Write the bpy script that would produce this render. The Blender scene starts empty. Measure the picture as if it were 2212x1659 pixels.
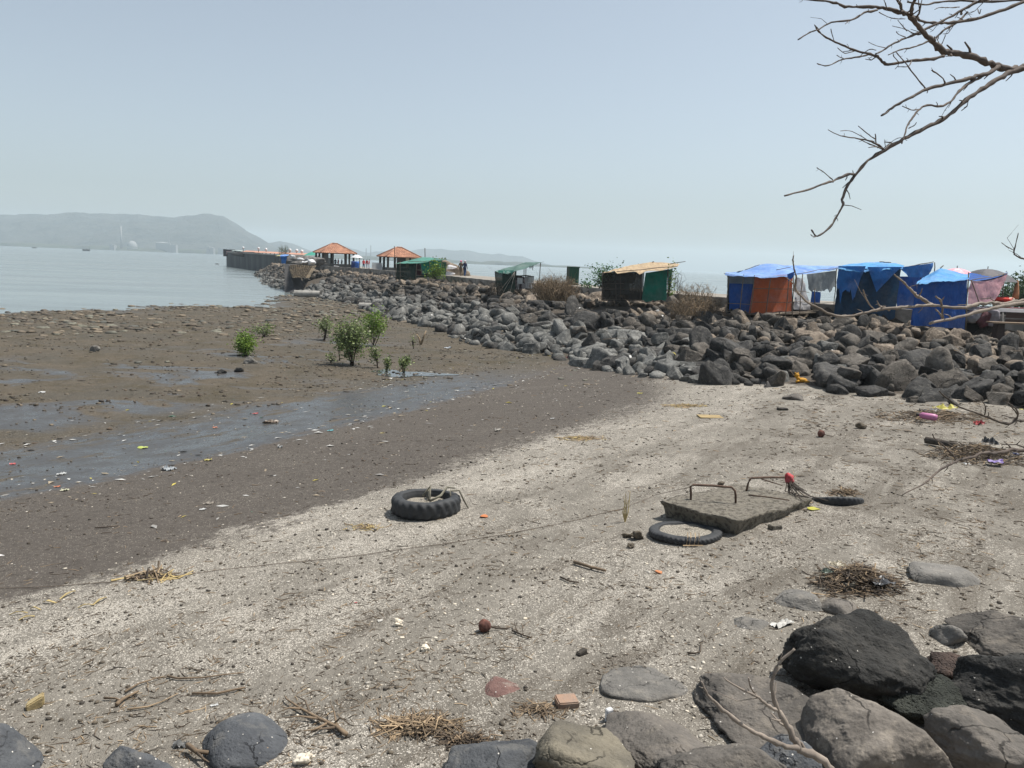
import bpy, bmesh, math, random
import numpy as np
from mathutils import Vector, Matrix

# ------------------------------------------------------------------ camera, sky, sun, exposure
SC = bpy.context.scene
F = 788.0
EYE = np.array([0.0, 0.0, 4.8])
PITCH = math.radians(8.65)
ROLL = math.atan(0.0386)
FW = np.array([0, math.cos(PITCH), -math.sin(PITCH)])
U0 = np.array([0, math.sin(PITCH), math.cos(PITCH)])
X0 = np.array([1.0, 0, 0])
RT = math.cos(ROLL) * X0 + math.sin(ROLL) * U0
UP = -math.sin(ROLL) * X0 + math.cos(ROLL) * U0
cam = bpy.data.objects.new('camera', bpy.data.cameras.new('camera'))
SC.collection.objects.link(cam)
cam.data.sensor_width = 36.0
cam.data.lens = 36.0 * F / 1024.0
cam.data.clip_start = 0.05
cam.data.clip_end = 20000
cam.matrix_world = Matrix(((RT[0], UP[0], -FW[0], EYE[0]), (RT[1], UP[1], -FW[1], EYE[1]), (RT[2], UP[2], -FW[2], EYE[2]), (0, 0, 0, 1)))
SC.camera = cam

SUN_EL, SUN_AZ = math.radians(65), math.radians(74)      # azimuth clockwise from the view direction (+Y)
world = bpy.data.worlds.new('World')
SC.world = world
world.use_nodes = True
wt = world.node_tree
wt.nodes.clear()
sky = wt.nodes.new('ShaderNodeTexSky')
sky.sky_type = 'NISHITA'
sky.sun_disc = False
sky.sun_elevation = SUN_EL
sky.sun_rotation = SUN_AZ
sky.altitude = 0
sky.air_density = 1.0
sky.dust_density = 2.2
sky.ozone_density = 1.0
hs = wt.nodes.new('ShaderNodeHueSaturation')
hs.inputs['Saturation'].default_value = 0.48
bg = wt.nodes.new('ShaderNodeBackground')
bg.inputs['Strength'].default_value = 0.113
wo = wt.nodes.new('ShaderNodeOutputWorld')
wt.links.new(sky.outputs[0], hs.inputs['Color'])
tint = wt.nodes.new('ShaderNodeMixRGB')
tint.blend_type = 'MULTIPLY'
tint.inputs[0].default_value = 1.0
tint.inputs[2].default_value = (0.905, 0.97, 1.0, 1)
wt.links.new(hs.outputs[0], tint.inputs[1])
wt.links.new(tint.outputs[0], bg.inputs[0])
wt.links.new(bg.outputs[0], wo.inputs[0])
sun = bpy.data.objects.new('sun', bpy.data.lights.new('sun', 'SUN'))
SC.collection.objects.link(sun)
sun.data.energy = 5.0
sun.data.angle = math.radians(0.6)
sun.data.color = (1.0, 0.955, 0.89)
SD = Vector((math.sin(SUN_AZ) * math.cos(SUN_EL), math.cos(SUN_AZ) * math.cos(SUN_EL), math.sin(SUN_EL)))
sun.rotation_euler = SD.to_track_quat('Z', 'Y').to_euler()
SC.view_settings.view_transform = 'Standard'
SC.view_settings.look = 'None'
SC.view_settings.exposure = 0.30
SC.view_settings.gamma = 1.0
SC.cycles.max_bounces = 6
SC.cycles.diffuse_bounces = 3
SC.cycles.glossy_bounces = 2
SC.cycles.transparent_max_bounces = 8
SC.cycles.volume_bounces = 1
SC.cycles.use_denoising = True

# ------------------------------------------------------------------ numeric helpers
rng = np.random.default_rng(11)
random.seed(11)


def _hash(ix, iy, iz, seed):
    h = (ix.astype(np.int64) * 374761393 + iy.astype(np.int64) * 668265263 + iz.astype(np.int64) * 2147483647 + seed * 1274126177) & 0xFFFFFFFF
    h = ((h ^ (h >> 13)) * 1274126177) & 0xFFFFFFFF
    h = ((h ^ (h >> 16)) * 2246822519) & 0xFFFFFFFF
    return ((h ^ (h >> 15)) & 0xFFFFFF) / float(0xFFFFFF)


def vnoise(p, seed=0):
    p = np.asarray(p, float)
    i = np.floor(p)
    f = p - i
    f = f * f * (3 - 2 * f)
    i = i.astype(np.int64)
    out = 0
    for a in (0, 1):
        for b in (0, 1):
            for c in (0, 1):
                w = (f[..., 0] if a else 1 - f[..., 0]) * (f[..., 1] if b else 1 - f[..., 1]) * (f[..., 2] if c else 1 - f[..., 2])
                out = out + w * _hash(i[..., 0] + a, i[..., 1] + b, i[..., 2] + c, seed)
    return out * 2 - 1


def fbm(p, seed=0, octv=4, gain=0.5):
    p = np.asarray(p, float)
    o, a = 0, 1.0
    for k in range(octv):
        o = o + a * vnoise(p * (2.03 ** k) + 17.3 * k, seed + k)
        a *= gain
    return o


def sstep(x, a, b):
    t = np.clip((np.asarray(x, float) - a) / (b - a), 0, 1)
    return t * t * (3 - 2 * t)


def nrm(v):
    v = np.asarray(v, float)
    return v / max(1e-9, np.linalg.norm(v))


# ------------------------------------------------------------------ the lie of the land
# W: the seaward-facing foot line of the low road wall along the breakwater, from right (near) to left (far); TOE: width of the rubble slope below it
W = np.array([(50, 14), (36, 26), (22, 36), (17, 40.5), (12, 46), (9, 50.5), (4.5, 58), (-1.9, 67.5), (-7.3, 82), (-15, 99), (-21, 113), (-31, 127), (-41, 160), (-58.8, 200)], float)
TOE = np.array([14, 15, 15.8, 15.2, 12.5, 13, 10.5, 9, 8.3, 10.2, 11.3, 10.5, 12, 9], float)


def wall_dist(x, y):
    """signed distance to W (positive on the beach side), the position along it (segment index + fraction)"""
    x = np.asarray(x, float)
    y = np.asarray(y, float)
    best = np.full(x.shape, 1e9)
    sd = np.zeros(x.shape)
    uu = np.zeros(x.shape)
    for k in range(len(W) - 1):
        a, b = W[k], W[k + 1]
        d = b - a
        L = np.hypot(*d)
        d = d / L
        px, py = x - a[0], y - a[1]
        t = np.clip(px * d[0] + py * d[1], 0, L)
        qx, qy = px - t * d[0], py - t * d[1]
        dist = np.hypot(qx, qy)
        side = np.where(px * -d[1] + py * d[0] >= 0, 1.0, -1.0)
        m = dist < best
        best = np.where(m, dist, best)
        sd = np.where(m, dist * side, sd)
        uu = np.where(m, k + t / L, uu)
    return sd, uu


def sea_s(x, y):
    return (x + 6) * -0.83 + (y - 9) * 0.56


def base_z(x, y):
    s = sea_s(x, y)
    s = s - 13 * sstep(y, 74, 96) * sstep(x, -45, -25)
    z = np.interp(s, [-30, -14, -9, -0.9, 4, 6.5, 9.5, 14, 30, 46, 51, 54, 60, 90, 400], [1.9, 1.55, 1.42, 0.90, 0.55, 0.42, 0.40, 0.42, 0.30, 0.14, 0.05, -0.05, -0.3, -1.4, -3])
    P = np.stack([x, y, np.zeros_like(x)], -1)
    n1 = fbm(P * 0.22, 3, 4)
    n2 = fbm(P * 1.1, 8, 3)
    z = z + fbm(P * 2.6, 12, 3) * (0.006 + 0.03 * sstep(s, 9, 20)) + n1 * (0.045 + 0.03 * sstep(s, 9, 25)) + n2 * (0.012 + 0.03 * sstep(s, 24, 45))
    r = np.hypot(x - 0.3, y + 1.0)
    z = z + (3.15 - z) * (1 - sstep(r, 1.4, 5.2))
    return z


def ground_z(x, y):
    x = np.asarray(x, float)
    y = np.asarray(y, float)
    b = base_z(x, y)
    d, u = wall_dist(x, y)
    T = np.interp(u, np.arange(len(W)), TOE)
    fr = np.clip(d / T, 0, 2)
    top = np.interp(u, [0, 4.0, 6.0, 8.0, 13], [2.42, 2.42, 2.5, 2.35, 2.3])
    e = np.where(fr < 0.3, top, top + (b - top) * (fr - 0.3) / 0.7)
    e = np.where(d < 0.05, np.where(d > -8.5, 3.2, 3.2 - (-8.5 - d) * 0.7), e)
    e = np.where(fr >= 1, b, e)
    e = np.where(u >= len(W) - 1.001, -1.0, e)
    far = (y > 205)
    z = np.maximum(b, e)
    z = np.where(d < -8.5, np.maximum(e, -3), z)
    z = np.where(far, -3, z)
    return z


def gz(x, y):
    return float(ground_z(np.array([x]), np.array([y]))[0])


def ray(dx, dy):
    """direction through a point of the photograph, in units of a 2212 x 1659 view of it"""
    px, py = dx * 1024 / 2212, dy * 1024 / 2212
    return FW + RT * (px - 512) / F - UP * (py - 384) / F


def at(dx, dy, lift=0.0):
    d = ray(dx, dy)
    k = np.concatenate([np.linspace(2, 40, 900), np.linspace(40.05, 260, 1500)])
    P = EYE + k[:, None] * d
    h = P[:, 2] - ground_z(P[:, 0], P[:, 1]) - lift
    i = int(np.argmax(h < 0)) if (h < 0).any() else len(k) - 1
    k0, k1 = (k[i - 1], k[i]) if i else (k[0], k[0])
    for _ in range(24):
        km = (k0 + k1) / 2
        p = EYE + km * d
        if p[2] - gz(p[0], p[1]) - lift < 0:
            k1 = km
        else:
            k0 = km
    return EYE + k1 * d


def atY(dx, dy, Y):
    d = ray(dx, dy)
    return EYE + d * (Y / d[1])


def mpp(p):
    """metres per unit of the 2212-wide view at point p"""
    return float((np.asarray(p) - EYE) @ FW) / F * 1024 / 2212


# ------------------------------------------------------------------ objects
ORIGIN = {}


def link(o):
    SC.collection.objects.link(o)
    return o


def tag(o, label=None, cat=None, group=None, kind=None):
    if label:
        o['label'] = label
    if cat:
        o['category'] = cat
    if group:
        o['group'] = group
    if kind:
        o['kind'] = kind
    return o


def thing(name, label, cat, loc, group=None):
    o = link(bpy.data.objects.new(name, None))
    o.location = tuple(float(v) for v in loc)
    o.empty_display_size = 0.2
    ORIGIN[o.name] = np.array(loc, float)
    return tag(o, label, cat, group)


class MB:
    def __init__(self):
        self.v, self.f, self.mi, self.n = [], [], [], 0

    def add(self, v, f, mi=0):
        v = np.asarray(v, float)
        self.v.append(v)
        off = self.n
        self.f.extend([tuple(int(i) + off for i in q) for q in f])
        self.mi.extend([mi] * len(f))
        self.n += len(v)
        return self

    def box(self, c, s, rz=0.0, mi=0, taper=1.0):
        x, y, z = s[0] / 2, s[1] / 2, s[2] / 2
        v = np.array([(-x, -y, -z), (x, -y, -z), (x, y, -z), (-x, y, -z), (-x * taper, -y * taper, z), (x * taper, -y * taper, z), (x * taper, y * taper, z), (-x * taper, y * taper, z)])
        ca, sa = math.cos(rz), math.sin(rz)
        v = np.stack([v[:, 0] * ca - v[:, 1] * sa, v[:, 0] * sa + v[:, 1] * ca, v[:, 2]], 1) + np.asarray(c, float)
        return self.add(v, [(0, 3, 2, 1), (4, 5, 6, 7), (0, 1, 5, 4), (1, 2, 6, 5), (2, 3, 7, 6), (3, 0, 4, 7)], mi)

    def tube(self, pts, rad, n=6, mi=0, cap=True):
        pts = np.asarray(pts, float)
        m = len(pts)
        rad = np.full(m, rad) if np.isscalar(rad) else np.interp(np.linspace(0, 1, m), np.linspace(0, 1, len(rad)), rad)
        tang = np.gradient(pts, axis=0) if m > 2 else np.repeat([pts[1] - pts[0]], 2, 0)
        ref = np.array([0.13, 0.21, 1.0])
        vs = []
        for i in range(m):
            t = nrm(tang[i])
            if abs(t @ nrm(ref)) > 0.95:
                a = nrm(np.cross(t, (1, 0.1, 0)))
            else:
                a = nrm(np.cross(t, ref))
            b = np.cross(t, a)
            an = np.arange(n) * 2 * math.pi / n
            vs.append(pts[i] + rad[i] * (np.cos(an)[:, None] * a + np.sin(an)[:, None] * b))
        f = []
        for i in range(m - 1):
            for j in range(n):
                f.append((i * n + j, i * n + (j + 1) % n, (i + 1) * n + (j + 1) % n, (i + 1) * n + j))
        if cap:
            f.append(tuple(range(n - 1, -1, -1)))
            f.append(tuple((m - 1) * n + j for j in range(n)))
        return self.add(np.concatenate(vs), f, mi)

    def grid(self, P, mi=0, closed_u=False, closed_v=False):
        """P: array (nu, nv, 3)"""
        nu, nv = P.shape[:2]
        f = []
        for i in range(nu if closed_u else nu - 1):
            for j in range(nv if closed_v else nv - 1):
                f.append((i * nv + j, ((i + 1) % nu) * nv + j, ((i + 1) % nu) * nv + (j + 1) % nv, i * nv + (j + 1) % nv))
        return self.add(P.reshape(-1, 3), f, mi)

    def build(self, name, mats, parent=None, loc=None, smooth=False):
        v = np.concatenate(self.v) if self.v else np.zeros((0, 3))
        return mesh_obj(name, v, self.f, mats, parent, loc, smooth, self.mi)


def raw_mesh(name, v, f, mats, smooth=False, mi=None):
    me = bpy.data.meshes.new(name)
    me.from_pydata(np.asarray(v).tolist(), [], f)
    for m in (mats if isinstance(mats, (list, tuple)) else [mats]):
        me.materials.append(m)
    if mi is not None and any(mi):
        me.polygons.foreach_set('material_index', np.asarray(mi, dtype=np.int32))
    if smooth:
        me.polygons.foreach_set('use_smooth', np.ones(len(me.polygons), dtype=bool))
    me.update()
    return me


def mesh_obj(name, v, f, mats, parent=None, loc=None, smooth=False, mi=None):
    """v in world coordinates; the object's origin is its parent's origin, or loc"""
    v = np.asarray(v, float)
    if parent is not None:
        org = ORIGIN[parent.name]
    elif loc is not None:
        org = np.asarray(loc, float)
    else:
        org = np.array([(v[:, 0].min() + v[:, 0].max()) / 2, (v[:, 1].min() + v[:, 1].max()) / 2, v[:, 2].min()])
    o = link(bpy.data.objects.new(name, raw_mesh(name, v - org, f, mats, smooth, mi)))
    ORIGIN[o.name] = org
    if parent is not None:
        o.parent = parent
    else:
        o.location = tuple(org)
    return o


def copy_tree(o, parent=None):
    c = link(o.copy())
    if parent is not None:
        c.parent = parent
    for ch in list(o.children):
        copy_tree(ch, c)
    return c


# ------------------------------------------------------------------ materials
class NT:
    def __init__(self, tree):
        self.t = tree

    def __call__(self, kind, ins=None, **props):
        n = self.t.nodes.new('ShaderNode' + kind)
        for k, v in props.items():
            setattr(n, k, v)
        for k, v in (ins or {}).items():
            if isinstance(v, bpy.types.NodeSocket):
                self.t.links.new(v, n.inputs[k])
            else:
                n.inputs[k].default_value = v
        return n

    def math(self, op, a, b=0.0, c=None, clamp=False):
        ins = {0: a, 1: b}
        if c is not None:
            ins[2] = c
        return self('Math', ins, operation=op, use_clamp=clamp).outputs[0]

    def mix(self, fac, a, b, blend='MIX'):
        def col(v):
            return v if isinstance(v, bpy.types.NodeSocket) else (v[0], v[1], v[2], 1)
        n = self('MixRGB', {0: fac, 1: col(a), 2: col(b)}, blend_type=blend)
        return n.outputs[0]

    def ramp(self, x, a, b, lo=0.0, hi=1.0):
        return self('MapRange', {0: x, 1: a, 2: b, 3: lo, 4: hi}, interpolation_type='SMOOTHSTEP').outputs[0]

    def noise(self, vec, scale, detail=4, rough=0.55, dist=0.0):
        return self('TexNoise', {'Vector': vec, 'Scale': scale, 'Detail': detail, 'Roughness': rough, 'Distortion': dist}).outputs[0]


def new_mat(name):
    m = bpy.data.materials.new(name)
    m.use_nodes = True
    m.node_tree.nodes.clear()
    return m, NT(m.node_tree)


def finish(N, bsdf):
    o = N('OutputMaterial')
    N.t.links.new(bsdf, o.inputs[0])


def mat(name, col, col2=None, rough=0.85, scale=6.0, bump=0.25, bscale=None, bdist=0.02, spec=0.3, metal=0.0, detail=5, island=0.0, trans=0.0, stretch=None, lo=0.35, hi=0.65):
    """a weathered surface: two colours mixed by noise, bump, optional variation per loose piece, optional light passing through"""
    m, N = new_mat(name)
    tc = N('TexCoord').outputs['Object']
    if stretch:
        tc = N('Mapping', {'Vector': tc, 'Scale': stretch}).outputs[0]
    if col2 is None:
        col2 = tuple(c * 0.6 for c in col)
    f = N.ramp(N.noise(tc, scale, detail, 0.62), lo, hi)
    c = N.mix(f, col, col2)
    if island:
        g = N('NewGeometry').outputs['Random Per Island']
        c = N.mix(1.0, c, N('CombineColor', {0: N.ramp(g, 0, 1, 1 - island, 1 + island), 1: N.ramp(g, 0, 1, 1 - island, 1 + island * 0.8), 2: N.ramp(g, 0, 1, 1 - island, 1 + island * 0.4)}).outputs[0], 'MULTIPLY')
    bs = N('BsdfPrincipled', {'Base Color': c, 'Roughness': rough, 'Metallic': metal, 'Specular IOR Level': spec})
    if bump:
        h = N.noise(tc, bscale or scale * 4, 6, 0.65)
        bs_n = N('Bump', {'Height': h, 'Strength': bump, 'Distance': bdist})
        N.t.links.new(bs_n.outputs[0], bs.inputs['Normal'])
    out = bs.outputs[0]
    if trans:
        tr = N('BsdfTranslucent', {'Color': c})
        out = N('MixShader', {0: trans, 1: bs.outputs[0], 2: tr.outputs[0]}).outputs[0]
    finish(N, out)
    return m


def rock_mat(name, col, col2, top=None, rough=0.9, scale=1.7, bump=0.8, spots=0.0, pit=0.6):
    m, N = new_mat(name)
    tc = N('TexCoord').outputs['Object']
    rnd = N('ObjectInfo').outputs['Random']
    isl = N('NewGeometry').outputs['Random Per Island']
    v = N('VectorMath', {0: tc, 1: N('CombineXYZ', {0: N.math('MULTIPLY', rnd, 37.0), 1: N.math('MULTIPLY', isl, 53.0), 2: 0.0}).outputs[0]}, operation='ADD').outputs[0]
    n1 = N.noise(v, scale, 6, 0.62)
    n2 = N.noise(v, scale * 9, 5, 0.7)
    c = N.mix(N.ramp(n1, 0.33, 0.67), col, col2)
    c = N.mix(N.math('MULTIPLY', N.ramp(n2, 0.42, 0.7), 0.45), c, tuple(k * 0.45 for k in col))
    k = N.math('ADD', N.math('MULTIPLY', rnd, 0.35), N.math('MULTIPLY', isl, 0.35))
    k = N.math('ADD', k, 0.68)
    c = N.mix(1.0, c, N('CombineColor', {0: k, 1: k, 2: k}).outputs[0], 'MULTIPLY')
    if top is not None:      # pale dried salt and dust lying in patches
        c = N.mix(N.math('MULTIPLY', N.ramp(N.noise(v, scale * 2.3, 7, 0.7), 0.5, 0.66), 0.55), c, top)
    if spots:
        vo = N('TexVoronoi', {'Vector': v, 'Scale': 26.0})
        f = N.math('LESS_THAN', vo.outputs['Distance'], 0.16)
        f = N.math('MULTIPLY', f, N.math('GREATER_THAN', N('SeparateColor', {0: vo.outputs['Color']}).outputs[0], 1 - spots))
        c = N.mix(f, c, (0.55, 0.52, 0.47))
    # a few cracks and broken seams
    vd = N('VectorMath', {0: v, 1: N('VectorMath', {0: N('TexNoise', {'Vector': v, 'Scale': scale * 1.6, 'Detail': 5.0}).outputs['Color'], 1: (0.55, 0.55, 0.55)}, operation='MULTIPLY').outputs[0]}, operation='ADD').outputs[0]
    ck = N('TexVoronoi', {'Vector': vd, 'Scale': scale * 0.62}, feature='DISTANCE_TO_EDGE').outputs['Distance']
    ck = N.math('MULTIPLY', N.ramp(ck, 0.022, 0.004), N.ramp(N.noise(v, scale * 0.9, 3), 0.46, 0.56))
    c = N.mix(N.math('MULTIPLY', ck, 0.75), c, tuple(q * 0.22 for q in col2))
    vp = N('TexVoronoi', {'Vector': v, 'Scale': scale * 11}).outputs['Distance']
    h = N.math('ADD', N.math('MULTIPLY', N.ramp(vp, 0.0, 0.45), pit), N.math('ADD', N.math('MULTIPLY', n2, 1.0), N.math('MULTIPLY', N.noise(v, scale * 34, 3, 0.7), 0.5)))
    h = N.math('SUBTRACT', N.math('ADD', h, N.math('MULTIPLY', N.noise(v, scale * 2.6, 4, 0.6), 2.0)), N.math('MULTIPLY', ck, 1.6))
    bs = N('BsdfPrincipled', {'Base Color': c, 'Roughness': rough, 'Specular IOR Level': 0.18})
    bn = N('Bump', {'Height': h, 'Strength': bump, 'Distance': 0.035})
    N.t.links.new(bn.outputs[0], bs.inputs['Normal'])
    finish(N, bs.outputs[0])
    return m


# ------------------------------------------------------------------ ground
def ground_material():
    m, N = new_mat('shore_ground')
    pos = N('NewGeometry').outputs['Position']
    sp = N('SeparateXYZ', {0: pos})
    x, y = sp.outputs[0], sp.outputs[1]
    s = N.math('ADD', N.math('MULTIPLY', N.math('ADD', x, 6.0), -0.83), N.math('MULTIPLY', N.math('ADD', y, -9.0), 0.56))
    t = N.math('ADD', N.math('MULTIPLY', N.math('ADD', x, 6.0), 0.56), N.math('MULTIPLY', N.math('ADD', y, -9.0), 0.83))
    st = N('CombineXYZ', {0: s, 1: t, 2: 0.0}).outputs[0]
    st_long = N('CombineXYZ', {0: s, 1: N.math('MULTIPLY', t, 0.28), 2: 0.0}).outputs[0]
    big = N.noise(st_long, 0.55, 5, 0.6)
    med = N.noise(st_long, 1.9, 6, 0.65)
    fine = N.noise(pos, 14.0, 6, 0.7)
    grit = N.noise(pos, 70.0, 3, 0.75)
    wob = N.math('ADD', N.math('MULTIPLY', N.math('SUBTRACT', med, 0.5), 2.4), N.math('MULTIPLY', N.math('SUBTRACT', N.noise(pos, 4.0, 6, 0.75), 0.5), 1.5))
    sw = N.math('ADD', s, wob)
    # bands of broken shell among bare grey sand
    sand_col = N.mix(N.ramp(med, 0.3, 0.7), (0.168, 0.152, 0.127), (0.240, 0.219, 0.186))
    sand_col = N.mix(N.math('MULTIPLY', N.ramp(fine, 0.35, 0.75), 0.5), sand_col, (0.108, 0.096, 0.080))
    vor2 = N('TexVoronoi', {'Vector': pos, 'Scale': 33.0})
    cell2 = N('SeparateColor', {0: vor2.outputs['Color']})
    vor = N('TexVoronoi', {'Vector': pos, 'Scale': 78.0})
    cell = N('SeparateColor', {0: vor.outputs['Color']})
    st_mid = N('CombineXYZ', {0: s, 1: N.math('MULTIPLY', t, 0.5), 2: 5.0}).outputs[0]
    bandn = N.noise(st_mid, 0.75, 8, 0.70, 0.5)
    edgeband = N.math('MULTIPLY', N.ramp(sw, -3.6, -2.2), N.ramp(sw, 0.3, -0.5))
    bottom = N.ramp(t, -1.0, -6.0)
    dens = N.math('ADD', N.math('ADD', N.math('MULTIPLY', N.ramp(bandn, 0.45, 0.62), 0.41), N.math('MULTIPLY', edgeband, 0.22)), 0.055)
    dens = N.math('MULTIPLY', dens, N.ramp(N.noise(pos, 5.0, 4, 0.7), 0.2, 0.62, 0.45, 1.15))
    shell = N.math('MULTIPLY', N.math('LESS_THAN', cell.outputs[0], dens), N.math('LESS_THAN', vor.outputs['Distance'], 0.62))
    coarse = N.math('MULTIPLY', N.math('LESS_THAN', cell2.outputs[0], N.math('MULTIPLY', dens, N.ramp(N.noise(pos, 2.2, 5, 0.7), 0.45, 0.7, 0.0, 0.6))), N.math('LESS_THAN', vor2.outputs['Distance'], 0.45))
    shell = N.math('MAXIMUM', shell, coarse)
    shell_col = N.mix(cell.outputs[1], (0.52, 0.48, 0.42), (0.34, 0.31, 0.262))
    dark = N.math('MULTIPLY', N.math('GREATER_THAN', cell.outputs[2], 0.90), N.math('LESS_THAN', vor.outputs['Distance'], 0.55))
    sand = N.mix(shell, sand_col, shell_col)
    sand = N.mix(N.math('MULTIPLY', dark, 0.8), sand, (0.06, 0.052, 0.043))
    # brown weed drifts, upper beach
    weed = N.math('MULTIPLY', N.ramp(N.noise(st_long, 1.3, 7, 0.72, 0.6), 0.49, 0.62), N.ramp(sw, -2.5, -4.5))
    rgt = N.math('MULTIPLY', N.ramp(N.math('SUBTRACT', x, N.math('MULTIPLY', y, 0.16)), 0.3, 3.2), N.ramp(N.noise(pos, 0.62, 8, 0.72, 0.4), 0.44, 0.58))
    weed = N.math('MAXIMUM', weed, N.math('MULTIPLY', rgt, N.ramp(y, 24.0, 15.0)))
    sand = N.mix(N.math('MULTIPLY', N.math('MULTIPLY', weed, N.ramp(grit, 0.35, 0.6)), 0.75), sand, (0.062, 0.049, 0.036))
    # damp dark sand
    damp = N.mix(N.ramp(fine, 0.3, 0.7), (0.072, 0.062, 0.053), (0.098, 0.085, 0.073))
    damp = N.mix(N.math('MULTIPLY', N.math('LESS_THAN', cell.outputs[0], N.ramp(bandn, 0.45, 0.7, 0.03, 0.13)), 0.7), damp, (0.27, 0.245, 0.205))
    damp = N.mix(N.math('MULTIPLY', N.ramp(N.noise(pos, 6.5, 7, 0.78), 0.53, 0.66), 0.65), damp, (0.040, 0.034, 0.028))
    damp = N.mix(N.math('MULTIPLY', dark, 0.6), damp, (0.04, 0.035, 0.03))
    # towards the far right end the dry line creeps down to the rocks
    far_sh = N.ramp(t, 16.0, 27.0, 0.0, 3.6)
    soft = N.ramp(t, 0.0, 18.0, 0.42, 2.6)
    sdm = N.math('ADD', N.math('SUBTRACT', sw, far_sh), 0.85)
    rag = N.math('ADD', N.math('MULTIPLY', N.math('SUBTRACT', N.noise(pos, 11.0, 6, 0.75), 0.5), 2.4), N.math('MULTIPLY', N.math('SUBTRACT', N.noise(pos, 45.0, 4, 0.8), 0.5), 2.0))
    isdamp = N.ramp(N.math('ADD', sdm, N.math('MULTIPLY', rag, soft)), -0.22, 0.22)
    col = N.mix(isdamp, sand, damp)
    # mud flat
    mud = N.mix(N.ramp(N.noise(pos, 0.35, 5, 0.6), 0.38, 0.62), (0.092, 0.075, 0.054), (0.075, 0.066, 0.052))
    mud = N.mix(N.ramp(N.noise(pos, 0.9, 6, 0.66), 0.45, 0.7), mud, (0.062, 0.050, 0.030))
    mud = N.mix(N.math('MULTIPLY', N.ramp(N.noise(pos, 3.2, 7, 0.78), 0.50, 0.66), 0.7), mud, (0.040, 0.036, 0.029))
    mud = N.mix(N.math('MULTIPLY', N.ramp(N.noise(pos, 4.7, 6, 0.78), 0.58, 0.68), 0.6), mud, (0.16, 0.14, 0.11))
    mud = N.mix(N.math('MULTIPLY', N.ramp(fine, 0.5, 0.75), 0.6), mud, (0.038, 0.032, 0.025))
    mud = N.mix(N.math('MULTIPLY', N.math('LESS_THAN', cell.outputs[0], 0.05), 0.6), mud, (0.28, 0.25, 0.2))
    lo_e = N.math('ADD', 4.3, N.math('MULTIPLY', N.math('MAXIMUM', N.math('SUBTRACT', t, 8.0), 0.0), 0.17))
    hi_e = N.math('ADD', 8.2, N.math('MULTIPLY', t, 0.06))
    ismud = N.ramp(N.math('SUBTRACT', sw, lo_e), -0.2, 1.2)
    col = N.mix(ismud, col, mud)
    # the wet runnel and the wet streaks beyond it
    lower = N.ramp(N.math('SUBTRACT', sw, lo_e), -0.35, 0.25)
    upper = N.ramp(N.math('SUBTRACT', N.math('ADD', s, N.math('MULTIPLY', wob, 2.1)), hi_e), 0.9, -1.0)
    run = N.math('MULTIPLY', N.math('MULTIPLY', lower, upper), N.ramp(t, 27.0, 17.0))
    islands = N.ramp(N.noise(st_long, 2.2, 6, 0.7), 0.545, 0.65)
    run = N.math('MULTIPLY', run, N.math('SUBTRACT', 1.0, N.math('MULTIPLY', islands, 0.85)))
    strk = N.ramp(N.noise(N('CombineXYZ', {0: N.math('MULTIPLY', x, 0.5), 1: y, 2: 3.0}).outputs[0], 0.30, 6, 0.62, 0.9), 0.50, 0.58)
    strk = N.math('MULTIPLY', strk, N.math('MULTIPLY', N.ramp(s, 8.5, 10.5), N.ramp(s, 28.0, 19.0)))
    strk = N.math('MULTIPLY', strk, N.ramp(x, -4.0, -9.0))
    shore = N.ramp(N('SeparateXYZ', {0: pos}).outputs[2], 0.10, 0.03)
    wet = N.math('MAXIMUM', run, N.math('MAXIMUM', N.math('MULTIPLY', strk, 0.95), N.math('MULTIPLY', shore, 0.5)))
    wetn = N.math('MULTIPLY', wet, N.ramp(fine, 0.72, 0.5, 0.55, 1.0))
    col = N.mix(N.math('MULTIPLY', wetn, 0.85), col, (0.040, 0.038, 0.037))
    # dark earth and rubble under the boulders
    emb = N('Attribute', attribute_name='rubble').outputs['Fac']
    rub = N.mix(N.ramp(fine, 0.35, 0.65), (0.05, 0.043, 0.036), (0.12, 0.10, 0.08))
    col = N.mix(N.ramp(N.math('ADD', emb, N.math('MULTIPLY', N.math('SUBTRACT', fine, 0.5), 0.5)), 0.35, 0.65), col, rub)
    rough = N.math('SUBTRACT', 0.92, N.math('MULTIPLY', wetn, N.ramp(N.noise(pos, 1.2, 6, 0.7), 0.35, 0.65, 0.50, 0.76)))
    h = N.math('ADD', N.math('ADD', N.math('MULTIPLY', fine, 1.0), N.math('MULTIPLY', N.noise(pos, 3.4, 5, 0.6), 4.0)), N.math('ADD', N.math('MULTIPLY', grit, 0.5), N.math('MULTIPLY', N.ramp(vor.outputs['Distance'], 0.7, 0.1), 0.35)))
    bn = N('Bump', {'Height': h, 'Strength': N.math('SUBTRACT', 0.75, N.math('MULTIPLY', wetn, 0.62)), 'Distance': 0.02})
    bs = N('BsdfPrincipled', {'Base Color': col, 'Roughness': rough, 'Specular IOR Level': N.math('ADD', 0.2, N.math('MULTIPLY', wetn, 0.4)), 'Normal': bn.outputs[0]})
    finish(N, bs.outputs[0])
    return m


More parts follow.
